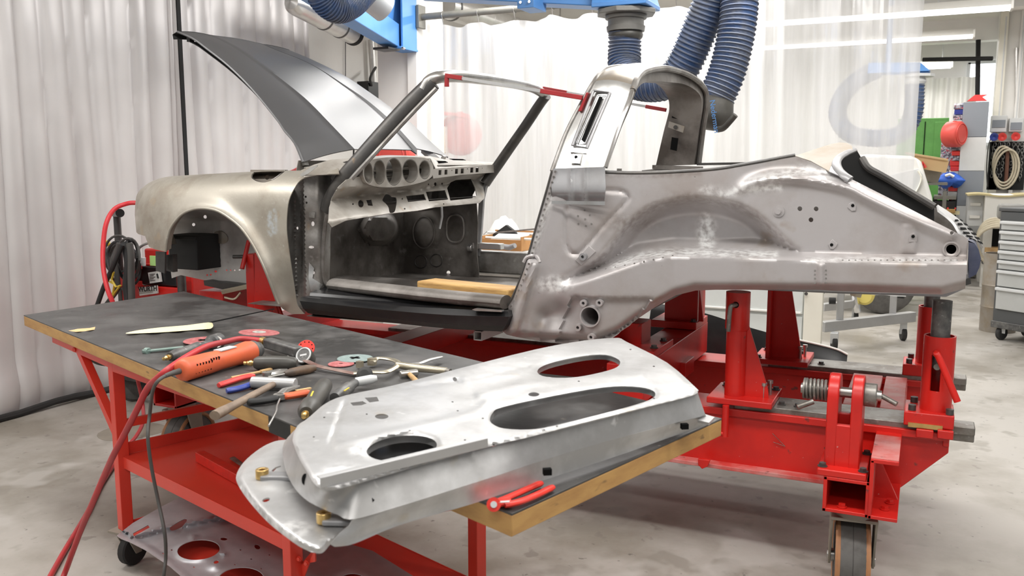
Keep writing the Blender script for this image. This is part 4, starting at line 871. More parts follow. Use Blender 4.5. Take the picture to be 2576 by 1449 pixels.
# ---- things in and on the shell
t = thing('brace_bar', 'red and grey telescopic brace from windscreen corner to the near side of the roll hoop', 'brace', PY(1300,220,3.24), 'body brace bars')
def brace(t, p, q, a, b):
    d = q-p; MB().bar(p, q, .010, .012).build('inner_tube', 'alu_frame', t); MB().bar(p-d*.0, p+d*a, .016, .018).build('end_sleeve', 'red_dark', t, bevel=.002); MB().bar(p+d*b, q, .016, .018).build('end_sleeve', 'red_dark', t, bevel=.002)
brace(t, PY(1121,190,3.22), PY(1466,246,3.20), .13, .71)
MB().prism([PY(x, y, 3.19) for x, y in [(1475,232),(1480,233),(1462,280),(1454,280)]], (0,.03,0)).build('clamp_plate', 'red_dark', t, bevel=.002)
MB().cyl(PY(1124,218,3.22), PY(1124,196,3.22), .01, n=10).build('clamp_screw', 'red_dark', t)
t = thing('brace_bar', 'red and grey telescopic brace passing behind the roll hoop to its far pillar', 'brace', PY(1500,245,4.33), 'body brace bars')
brace(t, PY(1366,222,4.31), PY(1676,277,4.35), .2, .84)
a, b = PZ(1072,714,1.01), PZ(1300,737,1.01)
MB().bar(a, b, .12, .038).build('wooden_plank', 'wood_plank', bevel=.006, label='rough wooden plank lying inside the door opening of the car shell', cat='plank')
p0 = PY(1202,845,3.07); mb = MB(); s_ = .017
for dx, dz, w_, h_ in ((0,s_,.036,.004),(0,-s_,.036,.004),(s_,0,.004,.036),(-s_,0,.004,.036)): mb.box((p0.x+dx,p0.y+.75,p0.z+dz), (w_,1.5,h_))
mb.build('square_tube', 'light_grey', label='square grey steel tube sticking out under the car sill', cat='tube')
# ================================================================== RED ALIGNMENT BENCH
bench = thing('alignment_bench', 'big red steel frame bench on castors under the car shell', 'bench', (-1.5, 3.8, 0))
def rail(Y, name, s):
    """long girder: web, bottom flange, top flange with machined pads, chamfered rear end"""
    mb = MB(); z0, z1 = .345, .56
    mb.prism([V(-3.6,Y,z0),V(-.03,Y,z0),V(.12,Y,.50),V(.12,Y,z1),V(-3.6,Y,z1)], (0,.02,0)); mb.prism([V(-3.6,Y+.14,z0),V(-.03,Y+.14,z0),V(.12,Y+.14,.50),V(.12,Y+.14,z1),V(-3.6,Y+.14,z1)], (0,.02,0))
    mb.box((-1.74,Y+.08,z1), (3.72,.20,.028)); g = mb.build(name, 'red_paint', bench, bevel=.003)
    mb = MB(); mb.box((-1.82,Y+.07,z0), (3.56,.24,.016)); mb.build('bottom_flange', 'red_dusty_sheen', g, bevel=.002)
    mb = MB(); mb.box((-.27,Y+.08,z1+.022), (.72,.17,.026)); mb.box((-1.9,Y+.08,z1+.02), (1.7,.15,.018)); mb.build('machined_pad', 'machined', g, bevel=.003)
    mb = MB(); mb.box((.145,Y+.075,z1+.018), (.11,.09,.03)); mb.box((.145,Y+.075,z1-.012), (.11,.05,.03)); mb.build('rail_end', 'machined', g, bevel=.004)
    mb = MB(); mb.box((.11,Y+.08,z1+.0), (.02,.18,.07)); mb.build('end_plate', 'red_paint', g, bevel=.002)
    bolts([(x,Y+.05,z1+.035) for x in (-.46,-.40)], 'black_steel', g)
    return g
near = rail(3.35, 'near_girder', 0); far = rail(4.15, 'far_girder', 1)
mb = MB(); mb.prism([PY(1755,1155,3.27),PY(1786,1158,3.27),PY(1780,1174,3.27),PY(1766,1180,3.27),PY(1756,1170,3.27)], (0,.02,0)); mb.build('lashing_lug', 'red_paint', near, bevel=.002)
# scratched triangle mark on the web
mb = MB(); P3 = [PY(x, y, 3.345) for x, y in [(1943,1090),(1975,1123),(1945,1112)]]
mb.tube([P3[0],P3[1]], .0012, n=4); mb.tube([P3[1],P3[2]], .0012, n=4); mb.build('scratch', 'rust_brown', near)
for X in (-3.3, -2.3):
    mb = MB(); mb.box((X,3.83,.62), (.14,1.1,.10)); mb.build('crossbeam', 'red_paint', bench, bevel=.003)
# front transverse beam with towers
mb = MB(); mb.box((-1.03,3.76,.66), (.15,1.10,.15)); cb_ = mb.build('crossbeam', 'red_paint', bench, bevel=.003)
mb = MB(); mb.box((-1.06,4.16,.755), (.22,.24,.035)); mb.box((-1.04,4.18,.86), (.16,.16,.20)); mb.prism([V(-.955,4.10,.77),V(-.955,4.10,.95),V(-.93,4.10,.77)], (0,.02,0)); mb.build('tower', 'red_paint', bench, bevel=.003)
mb = MB(); mb.box((-1.06,3.52,.748), (.20,.30,.03)); mb.box((-1.10,3.56,.80), (.10,.14,.10)); mb.box((-1.15,3.5,.78), (.02,.2,.14)); mb.build('tower', 'red_paint', bench, bevel=.003)
bolts([(-.98,3.44,.763),(-.985,3.60,.763),(-1.1,3.40,.763),(-.97,4.07,.772)], 'black_steel', cb_)
MB().box((-.955,3.86,.60), (.05,.16,.07)).build('stop_block', 'red_paint', cb_, bevel=.003)
MB().cyl((-1.085,3.48,.90), (-1.085,3.49,.90), .018, n=16).build('eyelet', 'light_grey', cb_)
# rear outrigger: box tube + channel, castors
def caster(parent, x, y, zt, r, rim, sw=0., wdt=.085):
    mb = MB(); mb.cyl((x,y,zt-.03), (x,y,zt), .065, n=20); a = Matrix.Rotation(sw, 3, 'Z')
    ax = a @ V(1,0,0); fw = a @ V(0,1,0); c = V(x,y,0)+fw*.04; c.z = r
    for s in (-1, 1):
        o = c+ax*(s*(wdt/2+.012)); top = V(x,y,zt-.03)+ax*(s*(wdt/2+.012))
        mb.prism([top+fw*-.05, top+fw*.05, o+fw*.03+V(0,0,-.02), o-fw*.03+V(0,0,-.02)], ax*(.008*s))
    mb.bar(V(x,y,zt-.035)-ax*(wdt/2+.02), V(x,y,zt-.035)+ax*(wdt/2+.02), .11, .012)
    f = mb.build('castor_fork', 'canvas_brown', parent, bevel=.002)
    MB().lathe(c-ax*wdt/2, ax, [(0,r*.35),(0,r*.78),(.006,r*.80),(.012,r*.985),(.02,r),(wdt/2-.002,r),(wdt/2,r*.985),(wdt/2+.002,r),(wdt-.02,r),(wdt-.012,r*.985),(wdt-.006,r*.80),(wdt,r*.78),(wdt,r*.35)], n=36, up=(0,1,0)).build('wheel', 'rubber_tread' if rim else 'rubber', f, smooth=30)
    if rim:
        mb = MB(); u, v = frame(ax, V(0,0,1))
        for s in (-1, 1): mb.tube([c+ax*(s*(wdt/2-.007))+u*(r*.955*math.cos(t))+v*(r*.955*math.sin(t)) for t in np.linspace(0, 2*math.pi, 40, endpoint=False)], .0095, n=6, closed=True)
        mb.build('wheel_rim', 'orange_tyre', f)
    MB().cyl(c-ax*(wdt/2+.024), c+ax*(wdt/2+.024), r*.16, n=12).build('axle', 'steel_tool', f)
def tubebox(mb, x0, x1, y0, y1, z0, z1, t_=.012):
    mb.box(((x0+x1)/2,(y0+y1)/2,z0+t_/2), (x1-x0,y1-y0,t_)); mb.box(((x0+x1)/2,(y0+y1)/2,z1-t_/2), (x1-x0,y1-y0,t_))
    for x in (x0+t_/2, x1-t_/2): mb.box((x,(y0+y1)/2,(z0+z1)/2), (t_,y1-y0,z1-z0))
mb = MB(); tubebox(mb, -.26,-.115,3.0,4.75,.35,.472); og = mb.build('outrigger_tube', 'red_paint', bench, bevel=.002)
mb = MB(); mb.box((-.075,3.42,.548), (.085,.85,.014)); mb.box((-.112,3.42,.45), (.012,.85,.2)); mb.box((-.072,3.42,.356), (.09,.85,.012)); mb.prism([V(-.108,3.18,.36),V(-.03,3.18,.36),V(-.108,3.18,.53)], (0,.012,0)); mb.build('outrigger_channel', 'red_paint', bench, bevel=.002)
mb = MB(); mb.box((-.075,3.14,.5565), (.083,.28,.003)); mb.build('dusty_sheen_top', 'red_dusty_sheen', og)  # thin pale layer: dust and sheen painted onto the channel top
mb = MB(); mb.box((-.19,3.80,.585), (.12,.56,.02)); mb.box((-.075,3.80,.585), (.085,.56,.02)); mb.box((-.19,3.8,.5), (.02,.5,.16)); mb.box((-.04,3.8,.5), (.02,.5,.16)); mb.build('link_plate', 'red_dusty_sheen', bench, bevel=.003)
bolts([(-.068,3.07,.363),(-.055,3.14,.363),(-.2,3.03,.363)], 'red_paint', og)
caster(bench, -.165, 3.10, .35, .145, True, .12, .11); caster(bench, -.16, 4.68, .35, .145, True, .3, .11)
mb = MB(); tubebox(mb, -3.35,-3.2,3.0,4.7,.35,.472); mb.build('outrigger_tube', 'red_paint', bench, bevel=.002)
caster(bench, -3.27, 3.10, .35, .145, True, .1, .11); caster(bench, -3.27, 4.62, .35, .145, True, .1, .11)
# winch bracket on the outrigger
mb = MB(); z0 = .472
mb.box((-.205,3.13,z0+.012), (.155,.26,.024))
def lug(y):
    l = []; 
    for x, z in [(-.262,z0+.02),(-.262,.70)]+[(-.205+.057*math.cos(a), .735+.055*math.sin(a)) for a in np.linspace(math.pi, 0, 9)]+[(-.148,.70),(-.148,z0+.02)]: l.append(V(x,y,z))
    mb.prism(l, (0,.024,0))
# two lugs seen edge-on from the rear: they lie in planes across the car
for x in (-.266, -.190):
    l = [V(x,3.05,z0+.02),V(x,3.05,.70)]+[V(x, 3.13-.08*math.cos(a), .73+.07*math.sin(a)) for a in np.linspace(0, math.pi, 9)]+[V(x,3.21,.70),V(x,3.21,z0+.02)]
    mb.prism(l, (.036,0,0))
mb.box((-.21,3.062,.565), (.09,.022,.15)); mb.box((-.225,3.15,.58), (.06,.03,.16)); mb.prism([V(-.262,3.07,.50),V(-.155,3.07,.50),V(-.155,3.07,.60)], (0,.016,0))
wb = mb.build('winch_bracket', 'red_paint', bench, bevel=.004)
mb = MB(); mb.cyl((-.36,3.13,.735), (-.10,3.13,.735), .018, n=16); mb.build('shaft', 'steel_tool', wb)
mb = MB(); mb.tube([V(-.345+.075*i/96, 3.13+.033*math.cos(i/96*2*math.pi*6), .735+.033*math.sin(i/96*2*math.pi*6)) for i in range(97)], .0055, n=6); mb.cyl((-.352,3.13,.735),(-.345,3.13,.735),.037,n=20); mb.build('spring', 'machined', wb)
MB().cyl((-.155,3.13,.735), (-.115,3.13,.735), .040, n=22).build('collar', 'machined', wb, bevel=.003)
MB().cyl(PY(2006,1024,3.08), PY(2046,1010,3.10), .0095, n=10).build('handle_rod', 'machined', wb); MB().cyl((-.10,3.13,.735), PY(2256,1017,3.11), .0085, n=10).build('handle_rod', 'machined', wb)
bolts([(x,y,z0+.024) for x, y in ((-.268,3.03),(-.14,3.03),(-.268,3.23),(-.14,3.23))], 'black_steel', wb)
# ---- support stands (each bolted on, each a thing)
def stand(label, x, y, zt, side, far_=False):
    t = thing('support_stand', label, 'stand', (x, y, .597), 'body support stands'); z = .597
    MB().box((x+.03,y+.05,z+.012), (.245,.26,.024)).build('base_plate', 'red_paint', t, bevel=.003)
    if not far_:
        mb = MB(); mb.cyl((x,y,z+.02), (x,y,zt-.13), .040, n=28); mb.lathe((x,y,zt-.15), (0,0,1), [(0,.040),(.008,.046),(.15,.046)], n=28); mb.build('tube', 'red_paint', t, smooth=40)
        MB().prism([V(x+.036,y-.006,z+.022),V(x+.13,y-.006,z+.022),V(x+.125,y-.006,z+.06),V(x+.045,y-.006,z+.30),V(x+.036,y-.006,z+.30)], (0,.012,0)).build('gusset', 'red_paint', t, bevel=.002)
        MB().tube(spl([V(x+.005,y-.035,zt-.045),V(x-.006,y-.062,zt-.045),V(x-.016,y-.068,zt-.058),V(x-.02,y-.068,zt-.145)],5), .0085, n=10).build('locking_pin', 'machined', t)
        MB().cyl((x,y-.044,zt-.045),(x,y-.0475,zt-.045),.012,n=14).build('pin_hole', 'hole_black', t)
        mb = MB(); mb.cyl((x-.015,y-.09,.475), (x-.015,y-.09,z), .013, n=12); mb.cyl((x-.015,y-.09,.488), (x-.10,y-.14,.478), .0075, n=10); mb.build('clamp_screw', 'red_paint', t)
    else:
        mb = MB(); mb.box((x-.03,y+.0,(z+zt)/2), (.016,.12,zt-z)); mb.prism([V(x-.022,y,z+.02),V(x+.12,y,z+.02),V(x+.045,y,zt),V(x-.022,y,zt)], (0,.014,0)); mb.build('upright', 'red_paint', t, bevel=.002)
    for a, b in ((.11,.0),(.125,.05)): mb = MB(); mb.cyl((x+a,y+b,z+.024), (x+a,y+b,z+.075), .0065, n=10); mb.cyl((x+a,y+b,z+.07), (x+a,y+b,z+.082), .011, n=10); mb.build('raised_bolt', 'steel_tool', t)
    bolts([(x+a,y+b,z+.024) for a, b in ((.10,.12),(-.06,.13),(-.07,-.05) if far_ else (.135,.14))], 'black_steel', t)
stand('red support stand with round tube and grey pin under the middle of the chassis leg', -.635, 3.38, 1.026, 0)
stand('red support stand with flat gusset plate on the far girder behind the round one', -.60, 4.16, 1.02, 0, True)
def post(label, x, y, zt, near_):
    t = thing('support_post', label, 'post', (x, y, .597), 'rear support posts'); z = .597
    mb = MB(); mb.box((x-.02,y+.01,z+.02), (.16,.18,.05)); mb.build('base_block', 'red_paint', t, bevel=.004)
    h = zt-.125
    # tube wall with a vertical slot towards the aisle
    n = 40; rows = []; r = .046; 
    zs = [z+.045, z+.11, z+.12, z+.25, z+.26, h]
    ang = [2*math.pi*i/n for i in range(n)]
    pts = [V(x+r*math.cos(a), y+r*math.sin(a), q) for q in zs for a in ang]; fs = []
    for k in range(5):
        for i in range(n):
            a = (ang[i]+math.pi/n); 
            if k in (2,) and near_ and abs(((a+math.pi/2+.15+math.pi) % (2*math.pi))-math.pi) < .28: continue
            fs.append((k*n+i, k*n+(i+1) % n, (k+1)*n+(i+1) % n, (k+1)*n+i))
    MB().solid(pts, fs, .006, front=(x,y-5,1)).build('tube', 'red_paint', t, smooth=50)
    MB().cyl((x,y,z+.20), (x,y,zt), .032, n=24).build('inner_tube', 'grey_tool', t, smooth=40)
    if near_:
        p = V(x-.01,y-.05,h-.055); MB().tube(spl([p+V(0,.03,0), p+V(0,-.02,.0), p+V(.01,-.03,-.012), p+V(.075,-.05,-.155)],5), .0115, n=10).build('lever', 'red_paint', t)
        MB().cyl((x-.005,y-.06,z+.21), (x-.005,y,z+.21), .011, n=12).build('slot_pin', 'machined', t)
    for a, b in ((-.075,-.05),(.045,-.06),(-.07,.07)): MB().cyl((x+a,y+b,z+.045), (x+a,y+b,z+.065), .013, n=14).build('bolt', 'black_steel', t)
    if near_:
        MB().box((x-.03,y-.083,z+.0), (.11,.006,.016)).build('name_plate', 'brass', t); mb = MB(); mb.box((x-.03,y-.088,z-.025), (.055,.02,.03)); mb.box((x+.035,y-.088,z-.02), (.05,.02,.03)); mb.build('wedge', 'red_paint', t, bevel=.003)
post('red tubular post with slot and lever carrying the tail end of the chassis leg', .07, 3.40, 1.035, True)
post('red tubular post mostly hidden behind the slotted one at the tail', .045, 4.22, 1.02, False)
# front stand seen through the front wheel arch
t = thing('support_stand', 'tall red front stand seen inside the front wheel arch beside the fender', 'stand', (-2.80,3.22,.57), 'body support stands')
mb = MB(); c0 = PY(652,640,3.22); c1 = PY(655,800,3.22)
mb.prism([PY(x, y, 3.20) for x, y in [(640,635),(660,650),(700,790),(640,790)]], (0,.012,0)); mb.box((PY(648,720,3.26).x,3.26,(.57+1.09)/2), (.05,.10,.52)); mb.prism([PY(x, y, 3.3) for x, y in [(640,635),(660,650),(712,800),(640,800)]], (0,.012,0)); mb.build('upright', 'red_paint', t, bevel=.002)
MB().box((-2.80,3.32,.588), (.3,.3,.025)).build('base_plate', 'red_paint', t, bevel=.003)
MB().cyl(PY(587,646,3.22), PY(642,645,3.24), .009, n=12).build('cross_bar', 'black_steel', t)
mb = MB(); mb.cyl(PY(626,606,3.24), PY(609,676,3.18), .0105, n=12); mb.build('lever', 'red_paint', t)
t = thing('clamp_jig', 'red block with brass coloured clamp on the bench below the front wheel arch', 'clamp', PY(560,745,3.3))
a = PY(545,740,3.35); MB().box((a.x,3.42,a.z-.05), (.16,.22,.14)).build('block', 'red_paint', t, bevel=.004)
MB().prism([PY(x, y, 3.32) for x, y in [(512,706),(560,712),(636,718),(640,728),(560,728),(514,718)]], (0,.12,0)).build('top_plate', 'black_steel', t)
MB().bar(PY(561,734,3.28), PY(634,718,3.30), .03, .024).build('clamp_bar', 'gold_zinc', t, bevel=.003)
MB().tube(spl([PY(566,748,3.27),PY(590,752,3.27),PY(606,736,3.28)],5), .006, n=8).build('clamp_hook', 'gold_zinc', t)
# long red floor beams running forward under the shell
# ================================================================== WORK TABLE
TZ = .88
T1, T2, T3, T4 = PZ(59.5,792.5,TZ), PZ(462,733,TZ), None, PZ(1287.6,1292,TZ)
re = PZ(1759,1078,TZ)-T4; re.z = 0; T3 = T4+re.normalized()*.80
tab = thing('work_table', 'long black topped work table with red steel frame and plywood edge in the foreground', 'table', (-2.0, 2.1, 0))
poly = [T1, T4, T3, T2]
MB().prism([p+V(0,0,-.045) for p in poly], (0,0,.0405)).build('plywood_core', 'ply_edge', tab, bevel=.002)
ctr = sum(poly, V(0,0,0))/4
top = MB().prism([p+(p-ctr).normalized()*.0-V(0,0,.0044) for p in poly], (0,0,.0044)).build('table_top', 'bench_top', tab, bevel=.001)
MB().prism([PZ(x, y, TZ)+V(0,0,.0002) for x, y in [(463,765),(468,764),(690,783),(696,786),(686,786)]] if 0 else [PZ(x, y, TZ) for x, y in [(518,812),(690,776),(691,778),(519,815)]], (0,0,.0006)).build('groove_line', 'hole_black', top)
MB().prism([T4.lerp(T1, .262)+V(0,0,-.0455)-(T4-T1).cross(V(0,0,1)).normalized()*-.0006, T4.lerp(T1, .298)+V(0,0,-.0455)-(T4-T1).cross(V(0,0,1)).normalized()*-.0006, T4.lerp(T1, .298)+V(0,0,-.004)-(T4-T1).cross(V(0,0,1)).normalized()*-.0006, T4.lerp(T1, .262)+V(0,0,-.004)-(T4-T1).cross(V(0,0,1)).normalized()*-.0006], (0,.004,0)).build('edge_mark', 'black_matt', tab)
for a, b, c_, d in ((1305,1322,1325,1316),(1352,1312,1380,1298),(1322,1330,1345,1322)):
    pass
Lg = [V(-2.66,2.22,0), V(-1.60,1.90,0), V(-1.25,2.38,0), V(-2.46,2.78,0)]
for i, l in enumerate(Lg):
    MB().box((l.x,l.y,.15+.685/2), (.042,.042,.685), R(-18)).build('leg', 'red_cart', tab, bevel=.002)
fr = MB()
for a, b in ((0,1),(1,2),(2,3),(3,0)): fr.bar(Lg[a]+V(0,0,.798), Lg[b]+V(0,0,.798), .042, .074)
u_ = (T4-T1).normalized(); 
for (a, e) in ((0,-1),(3,-1),(1,1),(2,1)): fr.bar(Lg[a]+V(0,0,.803), Lg[a]+u_*(.66*e)+V(0,0,.803), .042, .064)
fr.build('top_frame', 'red_cart', tab, bevel=.002)
for (a, e) in ((0,-1),(3,-1),(1,1),(2,1)):
    mb = MB(); mb.bar(Lg[a]+V(0,0,.50), Lg[a]+u_*(.40*e)+V(0,0,.80), .03, .03); hexbolt(mb, Lg[a]+u_*(.38*e)+V(0,-.02,.785), .01, .01, (0,-1,0)); mb.build('brace', 'red_cart', tab, bevel=.002)
MB().bar(Lg[0]+V(0,0,.555), Lg[3]+V(0,0,.555), .02, .03).build('end_rail', 'red_cart', tab, bevel=.002)
def tray(z, lip, name):
    Q = [l+(l-sum(Lg, V(0,0,0))/4).normalized()*-.0 for l in Lg]; Q = [V(q.x,q.y,z) for q in Q]
    mb = MB(); mb.prism([q-V(0,0,.004) for q in Q], (0,0,.004)); mb.bar(Q[0]+V(0,0,-.022), Q[1]+V(0,0,-.022), .006, .044)
    mb.bar(Q[3]+V(0,0,lip/2), Q[0]+V(0,0,lip/2), .006, lip); mb.bar(Q[2]+V(0,0,lip/2-.01), Q[3]+V(0,0,lip/2-.01), .006, lip); mb.bar(Q[1]+V(0,0,lip/2-.01), Q[2]+V(0,0,lip/2-.01), .006, lip)
    mb.build(name, 'red_cart', tab, bevel=.0015)
tray(.435, .045, 'shelf'); tray(.165, .012, 'lower_shelf')
mb = MB(); g = Lg[1]; mb.prism([g+V(.02,.01,.36),g+u_*.11+V(0,.01,.40),g+u_*.11+V(0,.01,.44),g+V(.02,.01,.30)], (0,.006,0)); 
for f in (.03,.07): hexbolt(mb, g+u_*f+V(0,.005,.385), .006, .006, (0,-1,0))
mb.build('gusset', 'red_cart', tab)
for l in Lg:
    mb = MB(); mb.box((l.x,l.y,.146), (.09,.09,.008)); 
    for s in (-1,1): mb.prism([V(l.x+s*.028-.003,l.y-.03,.145),V(l.x+s*.028-.003,l.y+.035,.145),V(l.x+s*.028-.003,l.y+.04,.05),V(l.x+s*.028-.003,l.y+.015,.05)], (.006,0,0))
    f = mb.build('castor_fork', 'canvas_brown', tab)
    MB().lathe((l.x-.018,l.y+.025,.06), (1,0,0), [(0,.02),(0,.054),(.005,.06),(.031,.06),(.036,.054),(.036,.02)], n=24, up=(0,1,0)).build('wheel', 'rubber', f)
# ================================================================== DOOR FRAME ON THE TABLE
Kd = .4814
def dd(l): return [(580+x*Kd, 830+y*Kd) for x, y in l]
ZP, ZF = .992, .905
door = thing('door_panel', 'bare metal car door frame lying inner side up across the near end of the table', 'door panel', PZ(1250,1120,.886))
plat = dd([(330,600),(325,560),(350,500),(400,465),(440,430),(500,382),(600,342),(850,290),(1200,200),(1600,100),(1850,55),(2000,42),(2040,45),(2070,62),(2280,170),(2430,300),(2440,318),(2425,338),(2300,372),(1900,470),(1560,560),(1380,602),(900,735),(600,822),(520,838),(470,832),(430,795),(398,740),(362,680)])
plat = spl(plat, 3, True)
big = spl(dd([(1355,470),(1372,430),(1425,402),(1700,342),(1950,300),(2100,295),(2190,310),(2220,335),(2190,365),(2050,410),(1700,498),(1560,520),(1430,515),(1375,495)]), 3, True)
sml = spl(dd([(1605,225),(1620,195),(1700,165),(1850,135),(1960,130),(2028,155),(2030,185),(1980,210),(1850,240),(1750,250),(1650,245)]), 3, True)
spk = ell(*dd([(895,618)])[0], 89, 31, 36, -.11)
holes = [big, sml, spk, dd([(625,380),(690,372),(712,384),(684,394),(640,396)]), dd([(700,354),(765,350),(776,372),(726,379)]), ell(*dd([(790,452)])[0],17,6.5,18), ell(*dd([(1585,337)])[0],14,5.5,16), ell(*dd([(1172,258)])[0],6,5,10,.6)]
for x, y in ((490,457),(1160,376),(1187,422),(1318,462),(1638,523),(1706,503),(937,525),(2212,358),(1820,268),(2090,102),(2212,190),(435,559),(1225,575),(1375,600),(712,440)): holes.append(ell(*dd([(x, y)])[0], 3, 1.6, 8))
l1 = dd([(520,590),(560,470),(600,360),(840,310),(1300,250),(1560,190)]); l2 = dd([(560,600),(1100,480),(1300,420),(1340,380)]); l3 = dd([(1300,340),(1560,280),(1800,250),(2150,235)]); l4 = dd([(1220,260),(1560,215)])
def dZ(u, v):
    z = np.full(len(u), ZP); d = pdist(u, v, plat); z = z-.006*(1-sst(0, 9, d))
    for l, a, w_ in ((l1,-.0035,4),(l2,.004,10),(l3,.004,9),(l4,.003,7)): z = z+a*np.exp(-(pdist(u, v, l, False)/w_)**2)
    for h in (big, sml, spk): z = z-.004*np.exp(-(pdist(u, v, h)/5)**2)
    return z+.0012*np.sin(u/37.)*np.sin(v/23.)
def dbare(u, v):
    b = np.zeros(len(u))
    for c, rx, ry in (((1930,440),100,30),((2370,305),90,20),((1620,370),90,12),((670,630),50,30),((600,740),120,40),((480,780),60,40),((1480,580),90,16)):
        q = dd([c])[0]; b = np.maximum(b, np.exp(-(np.hypot((u-q[0])/(rx*Kd), (v-q[1])/(ry*Kd)))**4))
    return b
MB().sheet(plat, onZ(dZ), step=7, thick=.003, holes=holes, front=(0,0,5), attrs={'bare': dbare}).build('inner_panel', 'door_alu', door, smooth=45)
mb = MB()
for h in (big, sml, spk):
    e = [PZ(x, y, ZP-.0095) for x, y in h]; mb.loft([e+[e[0]], [p+V(0,0,-.014) for p in e]+[e[0]+V(0,0,-.014)]], .0015)
mb.build('hole_flange', 'door_alu', door)
MB().prism([PZ(x, y, ZP-.035) for x, y in ell(*dd([(895,618)])[0], 104, 42, 36, -.11)], (0,0,-.004)).build('speaker_recess', 'black_paint', door)
# side walls: upper rim -> seam -> bottom edge
up = dd([(600,342),(500,382),(440,430),(400,465),(350,500),(325,560),(330,600),(362,680),(398,740),(430,795),(470,832),(520,838),(600,822),(900,735),(1380,602),(1560,560),(1900,470),(2300,372),(2425,338),(2440,318)])
lo = dd([(590,352),(480,400),(420,455),(360,500),(300,560),(275,600),(272,650),(290,740),(330,820),(390,885),(480,935),(560,965),(640,990),(905,915),(1380,765),(1560,705),(1900,600),(2300,492),(2460,452),(2480,440)])
U = [PZ(x, y, ZP-.0105) for x, y in rs(spl(up, 4), 90)]; Lw = [PZ(x, y, .932) for x, y in rs(spl(lo, 4), 90)]
MB().loft([U, [a.lerp(b, .12)+V(0,0,-.003) for a, b in zip(U, Lw)], [a.lerp(b, .55)+V(0,0,-.001) for a, b in zip(U, Lw)], Lw], .003, front=(-.5,-1,1)).build('side_wall', 'door_alu', door, smooth=50)
seam = dd([(640,990),(905,915),(1380,765),(1560,705),(1900,600),(2300,492),(2480,440)]); bot = dd([(520,1120),(620,1105),(860,1008),(1240,898),(1600,780),(2000,650),(2300,545),(2450,498),(2528,462)]); 
Sm = [PZ(x, y, .932) for x, y in rs(spl(seam, 5), 60)]; Bt = [PZ(x, y, .898) for x, y in rs(spl(bot, 5), 60)]
MB().loft([Sm, [a.lerp(b, .15)+V(0,0,-.004) for a, b in zip(Sm, Bt)], [a.lerp(b, .6)+V(0,0,.001) for a, b in zip(Sm, Bt)], Bt, [p+V(.004,.006,-.006) for p in Bt]], .003, front=(-.5,-1,1)).build('lower_flange', 'door_alu', door, smooth=50)
MB().prism([PZ(x, y, .925) for x, y in dd([(2480,440),(2530,455),(2500,485),(2440,470)])], (0,0,-.006)).build('corner_tip', 'yellow_pale' if 0 else 'door_alu', door)
end = spl(dd([(520,1122),(480,1165),(440,1165),(400,1152),(330,1112),(200,1010),(100,900),(42,815),(30,760),(70,690),(150,622),(230,582),(320,566),(345,520)]), 4)+dd([(360,560),(330,640),(350,740),(400,830),(480,890),(600,950),(640,985),(620,1080)])
MB().sheet(end, onZ(lambda u, v: .905-.012*np.exp(-(pdist(u, v, end)/9)**2)+.006*np.exp(-(np.hypot((u-690)/45,(v-1215)/20))**2)), step=7, thick=.003, front=(0,0,5), holes=[ell(*dd([(186,888)])[0],10,5,14,-.3), spl(dd([(215,735),(235,718),(262,710),(262,716),(240,724),(222,740)]),2,True)], attrs={'bare': lambda u, v: np.maximum(np.exp(-(np.hypot((u-740)/45,(v-1330)/22))**4), np.exp(-(pdist(u, v, spl(dd([(330,1095),(200,995),(105,890),(50,810)]),4), False)/6)**2))}).build('end_flange', 'door_alu', door, smooth=45)
for c in ((166,774),(488,1005)):
    p = PZ(*dd([c])[0], .908); mb = MB(); mb.pipe(p, p+V(0,0,.018), .0125, .006, 16); mb.build('rusty_nut', 'rust_edge' if 0 else 'brass', door, bevel=.001)
    MB().bar(p+V(.0,.0,.004), p+V(.07,.03,.004), .032, .010).build('hinge_bracket', 'zinc_grey', door, bevel=.003)
for c in ((400,790),(735,905)):
    x, y = dd([c])[0]; p = PZ(x, y, .965 if c[0] < 500 else .945); MB().lathe(p+V(0,.01,0), V(-.35,-1,.25), [(0,.010),(.012,.010),(.0121,0)], n=14).build('side_hole', 'hole_black', door)
for c in ((1655,740),(2372,503)):
    p = PZ(*dd([c])[0], .922); MB().box(p+V(0,0,.0), (.016,.012,.012), .6).build('clip_hole', 'hole_black', door)
# aluminium angle on the door
a, b = PZ(806,1228,ZP), PZ(1227,1125,ZP); d = (b-a).normalized(); n_ = d.cross(V(0,0,1))
mb = MB(); mb.bar(a+V(0,0,.0085), b+V(0,0,.0085), .002, .017); mb.bar(a+V(0,0,.0165)-n_*.006, b+V(0,0,.0165)-n_*.006, .013, .002)
mb.build('aluminium_angle', 'alu_frame', label='straight grey metal angle strip lying along the near edge of the car door', cat='metal strip', bevel=.0005)
# ================================================================== DOOR INNER PANEL ON THE LOWER SHELF
Ks = .2547
def ds(l): return [(250+x*Ks, 1080+y*Ks) for x, y in l]
ol = ds([(170,1050),(330,925),(600,770),(850,640),(1100,640),(1400,800),(2200,1050),(2700,1200),(3100,1449),(3300,1700),(2500,1900),(1500,1820),(900,1530),(700,1355),(450,1188),(300,1112),(215,1080)])
e1, e2, e3 = ell(*ds([(980,1190)])[0],54,25,32,-.1), ell(*ds([(1400,1480)])[0],58,30,32,-.05), ell(*ds([(2500,1540)])[0],42,30,30)
hs_ = [e1, e2, e3, ds([(330,1028),(482,945),(500,968),(342,1055)]), spl(ds([(695,985),(722,950),(845,882),(862,905),(820,960),(730,1000)]),3,True), ell(*ds([(1230,1082)])[0],9,4,12), ell(*ds([(1155,1310)])[0],7,4,12,-.3), ell(*ds([(1560,1160)])[0],8,6,10,.5)]+[ell(*ds([c])[0],2.4,1.8,8) for c in ((715,1190),(630,1225),(935,1360),(1395,1190),(1340,1335),(1600,1375),(1680,1240),(1500,1280))]
